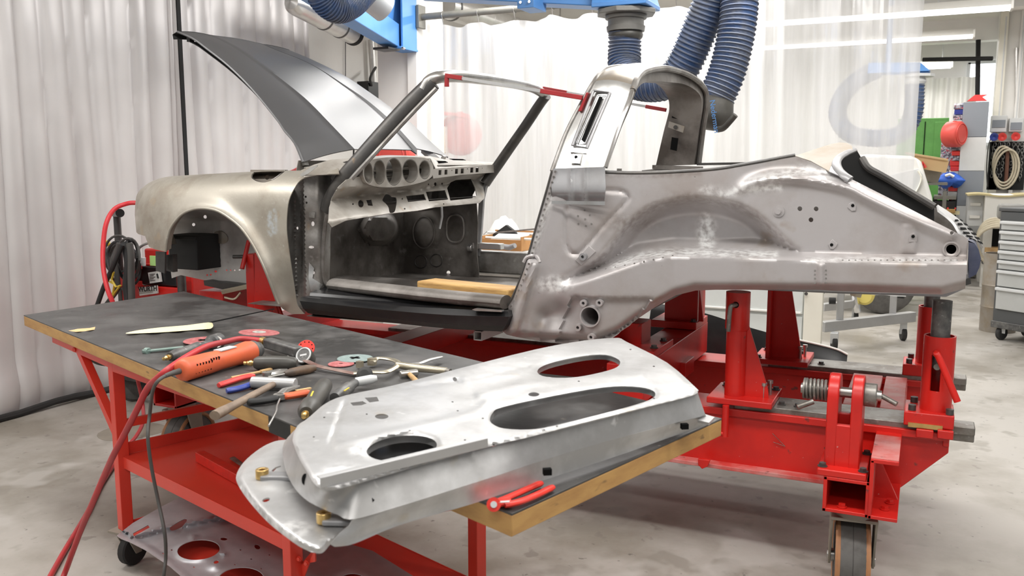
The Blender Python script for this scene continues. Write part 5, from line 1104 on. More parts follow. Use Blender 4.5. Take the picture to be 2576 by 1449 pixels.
def sZ(u, v):
    z = np.full(len(u), .212); 
    for h in (e1, e2, e3): z = z+.008*np.exp(-(pdist(u, v, h)/6)**2)
    z = z+.015*(1-sst(8, 20, pdist(u, v, ds([(170,1050),(450,1188),(700,1355),(900,1530),(1500,1820)]), False)))
    z = z+.02*sst(-4, 10, np.where(inpoly(u, v, ds([(340,1080),(640,1000),(1250,880),(1500,700),(900,500),(100,900)])), 1, -1)*pdist(u, v, ds([(340,1080),(640,1000),(1250,880)]), False))
    for c, r, a in (((925,1065),9,.012),((1225,1225),10,.014),((1150,1330),34,.016)): q = ds([c])[0]; z = z+a*np.exp(-(np.hypot(u-q[0], (v-q[1])*1.9)/r)**2)
    return z
MB().sheet(ol, onZ(sZ), step=6, thick=.002, holes=hs_, front=(0,0,5)).build('door_inner_panel', 'zinc_light', smooth=50, label='grey pressed metal panel with large round holes on the bottom shelf of the table', cat='metal panel')
# ================================================================== THINGS ON THE TABLE
def T(x, y, h=0.): return PZ(x, y, TZ+h)+V(0,0,.0006)
# paper strip and scrap
MB().sheet(spl([(316,839),(340,832),(400,824),(470,818),(525,811),(536,816),(531,826),(500,829),(420,835),(360,838)],3,True), onZ(lambda u, v: TZ+.0035+.004*np.sin(u/19.)**2+.02*np.exp(-((u-528)/8)**2)), step=7, thick=.0006, front=(0,0,5)).build('masking_paper', 'paper', label='long crumpled strip of pale yellow paper on the black table top', cat='paper')
MB().sheet([(172,832),(196,827),(226,825),(240,822),(238,829),(214,833),(190,835)], onZ(lambda u, v: TZ+.002+.002*np.sin(u/5.)), step=6, thick=.0005, front=(0,0,5)).build('paper_scrap', 'card_light', label='small torn tan paper scrap at the left end of the table', cat='paper')
def disc(name, px, py, rpx, h, m, label, cat, tilt=(0,0), core='disc_grey', hole=True, rc=.35, sq=False, group=None):
    c = T(px, py, h); r = rpx*(c-E0).length/F; t = thing(name, label, cat, c, group)
    rot = Matrix.Rotation(tilt[0], 3, 'X') @ Matrix.Rotation(tilt[1], 3, 'Y'); ax = rot @ V(0,0,1); a, b = frame(ax, V(0,1,0))
    outer = [c+a*(r*math.cos(q))+b*(r*math.sin(q)) for q in np.linspace(0, 2*math.pi, 40, endpoint=False)]
    mb = MB(); mb.lathe(c, ax, [(0,r*.16),(0,r*.97),(.001,r),(.0028,r*.98),(.003,r*.16),(0,r*.16)], n=40, up=(0,1,0)); mb.build('abrasive_disc', m, t, smooth=30)
    if core: MB().lathe(c, ax, [(.0028,r*.13),(.0044,r*.14),(.0044,r*rc),(.0028,r*rc)], n=30, up=(0,1,0)).build('centre_label', core, t, smooth=30)
    if sq:
        mb = MB(); 
        for q in (0, math.pi/2): mb.bar(c+ax*.0035-(a*math.cos(q)+b*math.sin(q))*r*.3, c+ax*.0035+(a*math.cos(q)+b*math.sin(q))*r*.3, .01, .002, up=ax)
        mb.build('star_hole', 'hole_black', t)
    return t
disc('fibre_disc', 512, 858, 46, .004, 'disc_red', 'dull red abrasive disc with star hole lying flat behind the air grinder hose', 'abrasive disc', (.0,.0), None, sq=True)
disc('sanding_disc', 652, 838, 48, .028, 'disc_red', 'pinkish red sanding disc with grey centre, raised behind the brass hose fitting', 'abrasive disc', (-.06,.04), rc=.33)
disc('grinding_disc', 893, 903, 44, .003, 'disc_teal', 'grey green abrasive disc with star hole near the locking clamp', 'abrasive disc', (0,0), None, sq=True)
disc('fibre_disc', 858, 917, 32, .0015, 'disc_red', 'faded red abrasive disc half under the rusty strap', 'abrasive disc', (0,0), None)
# bright red perforated backing disc standing on edge
c = T(770, 878, .026); t = thing('flap_disc', 'bright red disc with black holes leaning behind the round air tool head', 'abrasive disc', T(770,895))
ax = V(.25,-.8,.55).normalized(); r = .030; MB().lathe(c, ax, [(0,0),(0,r),(.004,r),(.004,0)], n=32, up=(0,0,1)).build('disc_body', 'red_tool', t, smooth=30)
a, b = frame(ax); mb = MB()
for k in range(10): q = k*math.pi/5; p = c+a*(r*.78*math.cos(q))+b*(r*.78*math.sin(q)); mb.cyl(p+ax*.0035, p+ax*.0046, .0022, n=8)
mb.build('disc_holes', 'hole_black', t)
# orange angle grinder
t = thing('angle_grinder', 'orange electric angle grinder with grey cord near the front table edge', 'power tool', T(540,930))
g0, g1 = T(452,934,.034), T(632,884,.034); ax = (g1-g0).normalized(); L_ = (g1-g0).length
MB().lathe(g0, ax, [(0,0),(0,.020),(.006,.030),(.02,.034),(L_*.35,.033),(L_*.55,.030),(L_*.78,.031),(L_*.86,.034),(L_*.94,.036),(L_,.033),(L_,0)], n=28, up=(0,0,1)).build('motor_housing', 'orange_tool', t, smooth=45)
sd = ax.cross(V(0,0,1)).normalized()
mb = MB()
for i in range(6): 
    p = g0+ax*(.035+.012*i)+sd*.029+V(0,0,.006); mb.bar(p+V(0,0,-.018)+ax*-.004, p+V(0,0,.010)+ax*.004, .004, .006, up=sd)
for i in range(4): p = g0+ax*(.095+.011*i)+sd*.027+V(0,0,.014); mb.bar(p+V(0,0,-.012)+ax*-.003, p+V(0,0,.006)+ax*.003, .004, .006, up=sd)
mb.build('vent_slots', 'hole_black', t)
MB().box(g0+ax*(L_*.62)+V(0,0,.0305), (.07,.03,.003), Matrix.Rotation(math.atan2(ax.y, ax.x), 3, 'Z')).build('type_plate', 'light_grey', t)
MB().lathe(g1, ax, [(0,.031),(.012,.033),(.02,.028),(.035,.024),(.04,0)], n=24).build('gear_head', 'grey_tool', t, smooth=40)
MB().cyl(g1+ax*.026+V(0,0,-.02), g1+ax*.026+V(0,0,-.036), .028, n=24).build('guard_flange', 'black_steel', t)
tip = g0-ax*.0
ca = [tip+ax*.004, tip-ax*.05+V(0,0,-.002), T(395,962,.02), V(*T(383,990,-.02)), V(*PZ(377,1040,.78)), V(*PZ(372,1100,.72)), V(*PZ(382,1180,.62)), V(*PZ(398,1260,.52)), V(*PZ(414,1340,.44)), V(*PZ(417,1400,.36)), V(*PZ(412,1449,.31)), V(*PZ(408,1520,.2))]
mb = MB(); P_ = spl(ca, 8); mb.tube(P_, .0052, n=10); mb.tube(P_[:10], tap(10, .009, .006), n=10); mb.build('power_cord', 'cable_grey', t)
# straight air grinder with brass nipple (far left of the heap)
def airtool(name, label, p0, p1, prof, m, nip=None, cat='air tool', extra=None):
    t = thing(name, label, cat, (p0.x, p0.y, TZ)); ax = (p1-p0).normalized(); L = (p1-p0).length
    MB().lathe(p0, ax, [(h*L, r) for h, r in prof], n=24, up=(0,0,1)).build('tool_body', m, t, smooth=40)
    if nip: MB().lathe(p0, -ax, [(0,.007),(.006,.007),(.006,.0095),(.014,.0095),(.014,.006),(.020,.0075),(.024,.005),(.032,.006),(.034,0)], n=12).build('air_nipple', 'brass', t, smooth=30)
    return t, ax, L
t, ax, L = airtool('air_grinder', 'slim black air grinder with brass nipple pointing left, behind the red hose', T(428,898,.018), T(552,856,.022), [(0,.0),(0,.014),(.12,.019),(.3,.017),(.55,.019),(.6,.014),(.8,.016),(.82,.026),(1,.026),(1,0)], 'grey_tool', True)
MB().lathe(T(545,862,.02), V(.6,-.6,.3), [(0,.0),(0,.020),(.006,.022),(.012,.020),(.012,0)], n=22).build('spindle_flange', 'steel_tool', t)
mb = MB(); a, b = T(368,884,.006), T(462,874,.008); mb.bar(a, b, .018, .008); mb.cyl(a+V(-.003,0,0), a+V(.012,0,0), .013, n=14); mb.cyl(a-V(0,0,.004), a+V(0,0,.006), .014, n=12); mb.build('spanner', 'teal_tool', bevel=.002, label='flat grey green spanner lying left of the slim air grinder', cat='spanner')
mb = MB(); mb.bar(T(470,902,.006), T(560,898,.006), .02, .006); mb.build('flat_file', 'steel_tool', label='flat grey steel bar beneath the orange grinder, behind it', cat='file', bevel=.001)
# angle air sander with round gauge-like head, hose coupled
p0, p1 = T(672,862,.032), T(752,886,.026); t = thing('air_sander', 'black scuffed air sander with round white rimmed head on the red hose', 'air tool', (p0.x,p0.y,TZ)); d = (p1-p0); dn = d.normalized()
MB().bar(p0, p1, .036, .034).build('tool_body', 'grey_tool', t, bevel=.007, seg=3)
hx = V(.10,-.80,.52).normalized(); hc_ = T(768,897,.022); MB().lathe(hc_, hx, [(-.03,0),(-.03,.022),(0,.028),(.012,.028),(.012,0)], n=28).build('angle_head', 'dark_plastic', t, smooth=40)
MB().lathe(hc_+hx*.012, hx, [(0,.0),(0,.020),(.001,.020),(.001,0)], n=26).build('head_cap', 'grey_tool', t)
a, b = frame(hx); MB().tube([hc_+hx*.0125+a*(.0235*math.cos(q))+b*(.0235*math.sin(q)) for q in np.linspace(0, 2*math.pi, 30, endpoint=False)], .0030, n=6, closed=True).build('head_ring', 'light_grey', t)
MB().bar(hc_+hx*.0136-a*.011+b*.003, hc_+hx*.0136+a*.011-b*.003, .006, .0008, up=hx).build('lettering_plate', 'light_grey', t)
MB().lathe(p0, -dn, [(0,.009),(.01,.009),(.01,.014),(.03,.0145),(.034,.010),(.046,.010)], n=16).build('air_coupling', 'brass', t, smooth=30)
MB().tube([p1+V(-.03,-.02,-.012), p1+V(.0,-.028,-.02), p1+V(.02,-.03,-.018)], .003, n=8).build('throttle_lever', 'chrome', t)
# black straight air tool below it
t, ax, L = airtool('air_grinder', 'thick black air grinder with brass nipple right of the orange grinder', T(640,914,.022), T(748,914,.022), [(0,0),(0,.015),(.08,.021),(.5,.023),(.8,.021),(.95,.018),(1,.012),(1,0)], 'dark_plastic', True)
# red hose
hq = [p0-dn*.040, T(606,853,.045), T(570,860,.05), T(520,872,.06), T(470,898,.05), T(425,928,.04), T(396,952,.012)]+[PZ(x, y, z) for x, y, z in ((371,977,.85),(345,1030,.78),(318,1083,.70),(287,1142,.61),(265,1190,.52),(235,1260,.40),(205,1330,.27),(182,1390,.16),(160,1449,.06),(120,1540,.012))]
h = MB().tube(spl(hq, 8), .0098, n=12).build('air_hose', 'red_hose', label='thick red air hose from the table to the floor, upper of the two strands', cat='hose')
hq = [PZ(x, y, z) for x, y, z in ((298,1105,.06),(275,1170,.05),(240,1240,.03),(205,1310,.02),(160,1390,.014),(118,1470,.012),(60,1560,.012))]
hq = [PZ(338,915,.42),PZ(346,955,.30),PZ(358,1010,.16),PZ(360,1060,.07),PZ(342,1098,.03),PZ(315,1128,.012),PZ(285,1172,.012),PZ(250,1227,.012),PZ(222,1285,.012),PZ(190,1340,.012),PZ(160,1390,.012),PZ(127,1449,.012),PZ(75,1540,.012)]
MB().tube(spl(hq, 8), .0105, n=12).build('air_hose', 'red_hose', label='red air hose strand on the floor running under the table, beside the thick one', cat='hose')
# chisel, pliers, mallet, snips ...
mb = MB(); mb.cyl(T(582,951,.006), T(684,930,.006), .0042, n=10); mb.cyl(T(655,936,.006), T(682,930,.006), .006, n=10); mb.build('copper_rod', 'wood_light', label='thin copper coloured rod lying behind the red and blue pliers', cat='rod')
def plier(name, label, hA, hB, mA, mB_, piv, jaw, r=.0098, cat='pliers', grp=None):
    t = thing(name, label, cat, piv-V(0,0,piv.z-TZ))
    for hh, mm in ((hA, mA), (hB, mB_)): MB().tube(spl(hh, 5), [r*.8]+[r]*(len(spl(hh, 5))-3)+[r*.9, r*.6], n=10, flat=(1,.85), up=(0,0,1)).build('handle_grip', mm, t)
    mb = MB(); mb.cyl(piv-V(0,0,.006), piv+V(0,0,.007), r*1.5, n=16)
    for j in jaw: mb.tube([piv]+j, [r*1.2, r*1.1, r*.4], n=8, flat=(1,.8))
    mb.build('jaws', 'steel_tool', t); return t
plier('combination_pliers', 'pliers with one red and one blue handle beside the aluminium mallet', [T(550,970,.008),T(575,962,.009),T(610,951,.010),T(640,945,.010)], [T(570,984,.008),T(600,978,.009),T(630,968,.010),T(652,955,.010)], 'red_plastic', 'blue_plastic', T(672,942,.010), [[T(700,935,.01),T(722,930,.009)],[T(698,939,.01),T(720,934,.009)]])
t = thing('screwdriver', 'screwdriver with dark wooden handle behind the aluminium mallet', 'screwdriver', T(745,932))
a, b = T(716,941,.012), T(792,926,.013); MB().lathe(a, b-a, [(0,.006),(.01,.010),(.02,.013),((b-a).length*.75,.0145),((b-a).length,.010),((b-a).length+.002,0)], n=16).build('handle', 'wood_dark', t, smooth=40)
MB().cyl(a, a+(a-b).normalized()*.055, .0035, n=8).build('blade', 'steel_tool', t)
t = thing('mallet', 'mallet with silver cylinder head and brown wooden handle over the table edge', 'mallet', T(690,965))
a, b = T(634,962,.0175), T(744,967,.0175); MB().cyl(a, b, .0165, n=28).build('head', 'alu_frame', t, bevel=.002, smooth=40)
a, b = T(690,966,.018), T(540,1046,.014); MB().tube([a, a.lerp(b,.3), a.lerp(b,.7), a.lerp(b,.9), b], [.010,.0115,.0125,.0155,.015], n=12, flat=(1,.8), up=(0,0,1)).build('handle', 'wood_handle', t)
plier('snips', 'snips with one black and one orange handle in front of the mallet', [T(622,1012,.010),T(650,1010,.011),T(680,1006,.012),T(700,1001,.012)], [T(777,988,.010),T(755,992,.011),T(730,996,.012),T(712,998,.012)], 'black_matt', 'orange_tool', T(704,998,.012), [[T(716,985,.012),T(752,972,.010)]], .0112, 'snips')
mb = MB(); mb.tube(spl([T(704,1004,.012),T(697,1022,.010),T(694,1038,.010),T(676,1072,.004)],5), .0026, n=8); mb.build('scriber', 'steel_tool', label='thin bent steel scriber hanging over the table edge below the snips', cat='scriber')
MB().bar(T(744,985,.005), T(782,978,.005), .012, .006).build('wooden_peg', 'wood_light', label='short piece of orange brown wood behind the snips', cat='peg')
t, ax, L = airtool('air_drill', 'grey air tool lying end on with brass nipple next to the car door', T(770,1040,.028), T(818,968,.026), [(0,0),(0,.016),(.06,.024),(.22,.026),(.26,.022),(.7,.024),(.95,.022),(1,.016),(1,0)], 'dark_plastic', True)
MB().bar(T(782,998,.050), T(788,985,.050), .004, .002).build('yellow_mark', 'yellow_clamp', t)
t, ax, L = airtool('die_grinder', 'air tool with black rubber disc and clear sleeve behind the car door', T(842,1002,.02), T(905,955,.026), [(0,0),(0,.014),(.1,.017),(.55,.017),(.6,.012),(.8,.012),(.85,.006),(1,.006)], 'grey_tool', False)
dc_ = T(918,944,.030); MB().lathe(dc_, V(.3,-.75,.4), [(0,0),(0,.022),(.004,.024),(.010,.014),(.010,0)], n=26).build('rubber_disc', 'rubber', t, smooth=30)
MB().lathe(T(895,962,.022), V(.6,.5,.1), [(0,.013),(.045,.013),(.06,.008)], n=18).build('clear_sleeve', 'light_grey', t, smooth=40)
MB().bar(T(866,984,.038), T(878,976,.038), .004, .002).build('yellow_mark', 'yellow_clamp', t)
# rusty strap
mb = MB(); mb.tube(spl([T(764,905,.012),T(800,921,.014),T(850,932,.010),T(905,943,.006)],5), .011, n=8, flat=(1,.35), up=(0,0,1)); mb.build('strap', 'rust_brown', label='flat rust brown strap running from the sander head towards the clamp', cat='strap')
# locking C clamp
t = thing('locking_clamp', 'dull gold locking C clamp pliers behind the car door', 'clamp', T(1000,930))
mb = MB(); mb.tube(spl([T(935,912,.02),T(950,902,.02),T(985,905,.02),T(1003,916,.02),T(975,935,.018),T(930,937,.018),T(890,940,.016)],5), .0085, n=8, flat=(1.2,.6), up=(0,0,1)); mb.box(T(936,910,.018), (.022,.02,.022)); mb.box(T(905,917,.014), (.018,.016,.02)); mb.tube([T(1000,918,.02),T(1040,925,.02),T(1125,934,.016)], [.010,.012,.010], n=10); mb.build('frame', 'gold_zinc', t, smooth=40)
MB().tube(spl([T(1010,917,.018),T(1050,915,.02),T(1080,905,.02),T(1110,898,.016)],5), [.004]+[.007]*14+[.006], n=8, flat=(1.3,.5), up=(0,0,1)).build('release_lever', 'steel_tool', t)
MB().cyl(T(1122,934,.016), T(1133,936,.016), .009, n=14).build('adjusting_screw', 'machined', t)
t = thing('hammer', 'small hammer with grey head and light wooden handle behind the car door', 'hammer', T(1020,945))
MB().cyl(T(1006,943,.012), T(1050,938,.012), .011, n=14).build('head', 'steel_tool', t, bevel=.002); MB().tube([T(1030,942,.012),T(1044,956,.010),T(1052,966,.008)], [.007,.008,.008], n=10).build('handle', 'wood_light', t)
# red circlip pliers on the near corner
t = thing('circlip_pliers', 'red pliers lying on the near right corner of the table', 'pliers', T(1300,1255))
for hh in ([T(1240,1268,.008),T(1280,1252,.010),T(1320,1234,.010),T(1362,1216,.008)],[T(1270,1272,.008),T(1310,1262,.010),T(1350,1246,.010),T(1391,1226,.008)]): MB().tube(spl(hh, 5), [.006]+[.0075]*13+[.008, .006], n=10, flat=(1,.8), up=(0,0,1)).build('handle_grip', 'red_tool', t)
mb = MB(); mb.cyl(T(1242,1270,.0), T(1242,1270,.014), .013, n=18); mb.tube([T(1245,1268,.008), T(1285,1262,.010)], [.012,.010], n=10, flat=(1,.6), up=(0,0,1)); mb.build('jaws', 'red_tool', t)
mb = MB(); mb.cyl(T(1242,1270,.014), T(1242,1270,.0155), .006, n=14); mb.build('rivet', 'light_grey', t); MB().bar(T(1252,1264,.0165), T(1282,1262,.0185), .007, .001).build('handle_label', 'light_grey', t)
MB().bar(PZ(503,1147,.455), PZ(640,1222,.455), .035, .036).build('red_angle_iron', 'red_tool', label='bright orange red steel bar lying on the middle shelf', cat='bar', bevel=.002)
mb = MB(); mb.tube([PZ(585,1152,.442), PZ(600,1163,.442), PZ(622,1178,.442)], [.012,.011,.008], n=8, flat=(1,.4), up=(0,0,1)); mb.build('small_bracket', 'rust_brown', label='small brown metal bracket on the middle shelf by the red bar', cat='bracket')
# ================================================================== WELDING CART (left, behind the table)
YW_ = 3.86
def W(x, y, d=0.): return PY(x, y, YW_+d)
cart = thing('welding_cart', 'red welding cart with black power source behind the far end of the table', 'welding cart', (-4.25, 4.0, 0))
a, b = W(296,745), W(480,745); z0, z1 = .24, W(400,722).z
mb = MB(); mb.box(((a.x+b.x)/2, 4.08, (z0+z1)/2), (b.x-a.x, .42, z1-z0)); mb.build('cabinet', 'red_paint', cart, bevel=.008)
c, d = W(440,700), W(480,700); MB().box(((c.x+d.x)/2, 4.05, (W(460,696).z+.3)/2+.1), (d.x-c.x, .36, W(460,696).z-.4)).build('side_box', 'red_paint', cart, bevel=.006)
e, f = W(341,668,.02), W(445,722,.02); ps = MB().box(((e.x+f.x)/2, 4.02, (e.z+f.z)/2), (f.x-e.x, .28, e.z-f.z)).build('power_source', 'black_paint', cart, bevel=.008)
MB().box(((e.x+f.x)/2+.03, 4.02, e.z+.008), (f.x-e.x-.06, .26, .012)).build('top_stripe', 'red_paint', ps, bevel=.002)
MB().tube([W(344,672,-.0),W(340,700,-.0),W(343,716,-.0)], .014, n=10, flat=(1,.8)).build('carry_handle', 'red_plastic', ps)
MB().box(W(345,671,-.0), (.05,.04,.03)).build('corner_guard', 'red_plastic', ps, bevel=.003)
MB().box(W(345,713,-.0), (.05,.04,.03)).build('corner_guard', 'red_plastic', ps, bevel=.003)
MB().prism([W(372,686,.0),W(400,681,.0),W(404,709,.0),W(377,713,.0)], (0,.014,0)).build('rating_label', 'label_white', ps)
mb = MB()
for k in range(5): mb.bar(W(376,690+k*4,-.003), W(390-(k % 2)*4,688.5+k*4,-.003), .002, .004, up=(0,1,0))
mb.bar(W(396,688,-.003), W(399,700,-.003), .002, .02, up=(0,1,0)); mb.build('label_print', 'ink', ps)
lb = MB().prism([W(349,724,-.025),W(394,718,-.025),W(396,738,-.025),W(351,744,-.025)], (0,.01,0)).build('maker_label', 'label_white', cart)
text('lettering', 'WÜRTH', .043, 'ink', W(371,727,-.045), Matrix.Rotation(R(-6),3,'Y') @ Matrix.Rotation(R(90),3,'X'), cart, bold=.0015, shear=.1)
mb = MB()
for k in range(2): mb.bar(W(348,735+k*4,-.028), W(384,730.5+k*4,-.028), .002, .003, up=(0,1,0))
mb.build('label_print', 'canvas_brown', lb)
hb, hc2 = W(350,626,.10), W(425,690,.10)
MB().box(((hb.x+hc2.x)/2, 4.12, (hb.z+hc2.z)/2), (hc2.x-hb.x, .25, hb.z-hc2.z)).build('wire_feeder', 'red_paint', cart, bevel=.012)
MB().tube(spl([W(348,636,.0),W(352,622,.0),W(372,612,.02),W(395,612,.1)],5), .008, n=8).build('feeder_guard', 'raw_steel', cart)
MB().box(W(386,656,-.03), (.05,.01,.06)).build('note', 'note_green', cart)
MB().cyl(W(361,648,-.01), W(361,668,-.01), .014, n=12).build('spray_can', 'light_grey', cart)
MB().lathe(W(318,704,-.06), V(.4,-1,0), [(0,.04),(.03,.052),(.05,.05),(.07,.03),(.07,0)], n=20).build('reel_knob', 'red_plastic', cart)
MB().box(W(343,640,-.02), (.03,.03,.05)).build('blue_plug', 'blue_plastic', cart)
pp_ = W(294,545,.02); MB().cyl((pp_.x, pp_.y, .3), pp_, .022, n=14).build('handle_post', 'black_steel', cart)
MB().cyl(W(290,536,.0), W(302,536,-.08), .026, n=14).build('hook_arm', 'black_paint', cart)
for x, y0, y1 in ((358,690,760),(330,640,762)): pass
q_ = W(456,690,-.05); MB().cyl((q_.x,q_.y,.25), q_, .026, n=14).build('rear_post', 'black_steel', cart)
def wheel(par, c, ax, r, w_):
    ax = Vector(ax).normalized(); c = Vector(c)
    o = MB().lathe(c-ax*w_/2, ax, [(0,r*.5),(0,r*.86),(.01,r*.97),(w_*.3,r),(w_*.5,r*.985),(w_*.7,r),(w_-.01,r*.97),(w_,r*.86),(w_,r*.5)], n=36).build('wheel', 'rubber_tread', par, smooth=35)
    MB().lathe(c-ax*w_*.42, ax, [(0,0),(0,r*.2),(.01,r*.22),(.012,r*.5),(w_*.84-.012,r*.5),(w_*.84-.01,r*.22),(w_*.84,r*.2),(w_*.84,0)], n=24).build('hub', 'steel_tool', o, smooth=35)
wheel(cart, (PZ(326,1013,0).x, PZ(326,1013,0).y+.05, .125), (1,-.55,0), .125, .05)
wheel(cart, (-3.80, 3.75, .125), (1,.22,0), .125, .10); wheel(cart, (-3.80, 4.25, .125), (1,.1,0), .125, .05)
mb = MB(); mb.cyl((-4.5,3.95,.125), (-3.75,3.8,.125), .014, n=10); mb.box((-4.2,4.05,.2), (.8,.4,.08)); mb.build('axle', 'black_steel', cart)
# cable coils hung on the post
t = thing('cable_coil', 'tangle of thick black cables hanging on the red welding cart', 'cable', W(300,700,-.15)); rg = random.Random(5)
for k in range(9):
    cx, cy = 310+rg.uniform(-14,16), 650+rg.uniform(-12,22); rx, ry = rg.uniform(22,38), rg.uniform(40,66); dd_ = -.16+.014*k; rot = rg.uniform(-.25,.35)
    MB().tube([W(x, y, dd_+.02*math.sin(i*.9)) for i, (x, y) in enumerate(ell(cx, cy, rx, ry, 26, rot))], rg.choice([.0075,.010,.008]), n=8, closed=True).build('cable_loop', rg.choice(['cable_grey','cable_black']), t)
for k, l in enumerate(([(300,612),(290,660),(296,720),(280,750),(250,790)],[(312,608),(322,660),(318,720),(324,770)],[(326,612),(330,650),(330,700),(332,768)],[(308,615),(280,680),(262,720),(244,770)])): MB().tube(spl([W(x, y, -.19-.02*k) for x, y in l], 6), (.016,.022,.020,.014)[k], n=10).build('welding_cable', 'cable_black' if k % 2 else 'cable_grey', t)
t = thing('earth_clamp', 'yellow earth clamp hanging below the black cables', 'clamp', W(285,720,-.22))
mb = MB()
for l in ([(286,684),(281,704),(292,722),(303,718)],[(276,708),(288,716),(284,740),(278,750)],[(303,718),(290,735),(282,748)]): mb.tube([W(x, y, -.24) for x, y in l], .008, n=8, flat=(1,.6))
mb.build('jaw', 'yellow_clamp', t)
MB().lathe(W(272,612,.03), V(0,-1,0), [(0,0),(0,.02),(.02,.02),(.02,0)], n=14).build('yellow_cap', 'yellow_clamp', t)
MB().tube(spl([W(344,510,-.02),W(320,512,-.1),W(288,526,-.16),(W(268,560,-.22)),W(260,610,-.25),W(259,660,-.28),W(264,700,-.3),W(273,735,-.31),W(285,765,-.3),W(292,800,-.28)],6), .0135, n=12).build('air_hose', 'red_hose_bright', label='bright red hose arching behind the front fender and down past the black cables', cat='hose')
MB().tube(spl([PY(700,444,5.2),PY(735,432,5.1),PY(757,424,5.0),PY(790,432,4.95),PY(830,455,4.95)],6), .014, n=10).build('air_hose', 'red_hose_bright', label='short stretch of red hose seen just behind the fuel filler opening', cat='hose')
# bundled dark cables by the curtain
MB().tube(spl([PY(206,872,2.72),PY(222,896,2.74),PY(245,912,2.78),PY(275,916,2.82),PY(292,905,2.85)],6), .010, n=8).build('dark_cable', 'cable_grey', label='dark cable loop showing below the left end of the table top', cat='cable')
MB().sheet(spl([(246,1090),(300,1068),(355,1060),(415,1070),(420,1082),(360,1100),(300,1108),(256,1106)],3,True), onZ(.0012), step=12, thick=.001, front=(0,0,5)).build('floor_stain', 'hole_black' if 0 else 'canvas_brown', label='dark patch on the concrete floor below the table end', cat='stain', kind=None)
# ================================================================== BEHIND / RIGHT
# grey cabinet with box of parts, under and in front of the clear curtain
YB = 6.45
a, b = PY(1180,600,YB), PY(2022,800,YB)
cab = thing('storage_cabinet', 'pale grey green steel cabinet behind the car under the clear curtain', 'cabinet', ((a.x+b.x)/2, YB+.22, 0)); zt = PY(1260,632,YB).z
MB().box(((a.x+b.x)/2, YB+.20, (zt+.06)/2), (b.x-a.x, .38, zt-.06)).build('carcass', 'pale_green_grey', cab, bevel=.006)
nd_ = 3; wd = (b.x-a.x)/nd_
for i in range(nd_):
    for z_0, z_1 in ((.12,.44),(.46,zt-.05)):
        f = MB().box((a.x+wd*(i+.5), YB+.005, (z_0+z_1)/2), (wd-.02, .02, z_1-z_0)).build('drawer', 'pale_green_grey', cab, bevel=.003)
        MB().box((a.x+wd*(i+.5), YB-.012, z_0+.01), (wd-.04, .018, .014)).build('handle_lip', 'white_paint', f, bevel=.003)
c0, c1 = PY(2022,800,YB), PY(2068,800,YB)
MB().box(((c0.x+c1.x)/2, YB+.02, zt/2), (c1.x-c0.x, .08, zt)).build('corner_post', 'cream_paint', cab, bevel=.004)
MB().cyl(PY(2028,739,YB-.03), PY(2028,739,YB-.06), .012, n=12).build('lock_knob', 'black_steel', cab)
box = thing('cardboard_box', 'open brown cardboard box of metal parts seen through the door opening', 'box', PY(1270,626,YB+.02))
p, q = PY(1210,602,YB), PY(1308,626,YB); w_, h_ = (q.x-p.x), .085; zb = zt+.002; cx = (p.x+q.x)/2
mb = MB(); mb.box((cx,YB+.02,zb+h_*.55), (w_,.008,h_*1.1)); mb.box((cx,YB+.27,zb+h_*.9), (w_,.008,h_*1.8)); mb.box((p.x,YB+.145,zb+h_*.7), (.008,.25,h_*1.4)); mb.box((q.x,YB+.145,zb+h_*.7), (.008,.25,h_*1.4)); mb.box((cx,YB+.145,zb+.004), (w_,.25,.008)); mb.build('box_walls', 'card', box)
for f in (.2,.5): MB().prism([Vector((p.x+w_*f+.035*math.cos(t), YB+.014, zb+h_*.62+.009*math.sin(t))) for t in np.linspace(0, 2*math.pi, 14, endpoint=False)], (0,-.004,0)).build('hand_hole', 'light_grey', box)
t = thing('metal_tray', 'grey metal tray lying in the cardboard box', 'tray', (cx, YB+.2, zb+.05)); MB().box((cx+.02,YB+.145,zb+.10), (w_*.8,.20,.02), Matrix.Rotation(.25,3,'X')).build('tray_base', 'light_grey', t, bevel=.006); MB().tube([V(cx-.24,YB+.08,zb+.10),V(cx+.26,YB+.08,zb+.10),V(cx+.26,YB+.24,zb+.13),V(cx-.24,YB+.24,zb+.13)], .012, n=6, closed=True).build('tray_rim', 'white_paint', t)
MB().bar(V(cx-.1,YB+.12,zb+.14), V(cx+.32,YB+.05,zb+.19), .02, .012).build('metal_strip', 'raw_steel', label='thin dark metal strip leaning across the cardboard box', cat='strip')
MB().prism([V(cx-.2,YB+.21,zb+.1),V(cx-.05,YB+.21,zb+.2),V(cx+.1,YB+.21,zb+.1)], (0,.04,0)).build('rubber_part', 'black_matt', label='black folded part at the back of the cardboard box', cat='part')
mb = MB(); k0 = PY(1262,620,YB-.03); mb.tube([k0, k0+V(.07,0,-.006), k0+V(.13,-.02,.014)], [.022,.024,.020], n=12); mb.build('elbow_pipe', 'zinc_grey', label='grey bent pipe piece in front of the cardboard box', cat='pipe')
rows = []; rg = random.Random(3)
for i in range(9):
    f = i/8; rows.append([V(cx-.30+.34*f, YB+.36+.07*math.cos(a_), zb+.0+(.05+.19*math.sin(math.pi*f)**.6)*(.5+.5*math.sin(a_))*(1+.15*math.sin(a_*3+i))) for a_ in np.linspace(0, 2*math.pi, 14)])
MB().loft(rows).build('padding_roll', 'white_paint', smooth=60, label='lump of white padding behind the cardboard box', cat='padding')
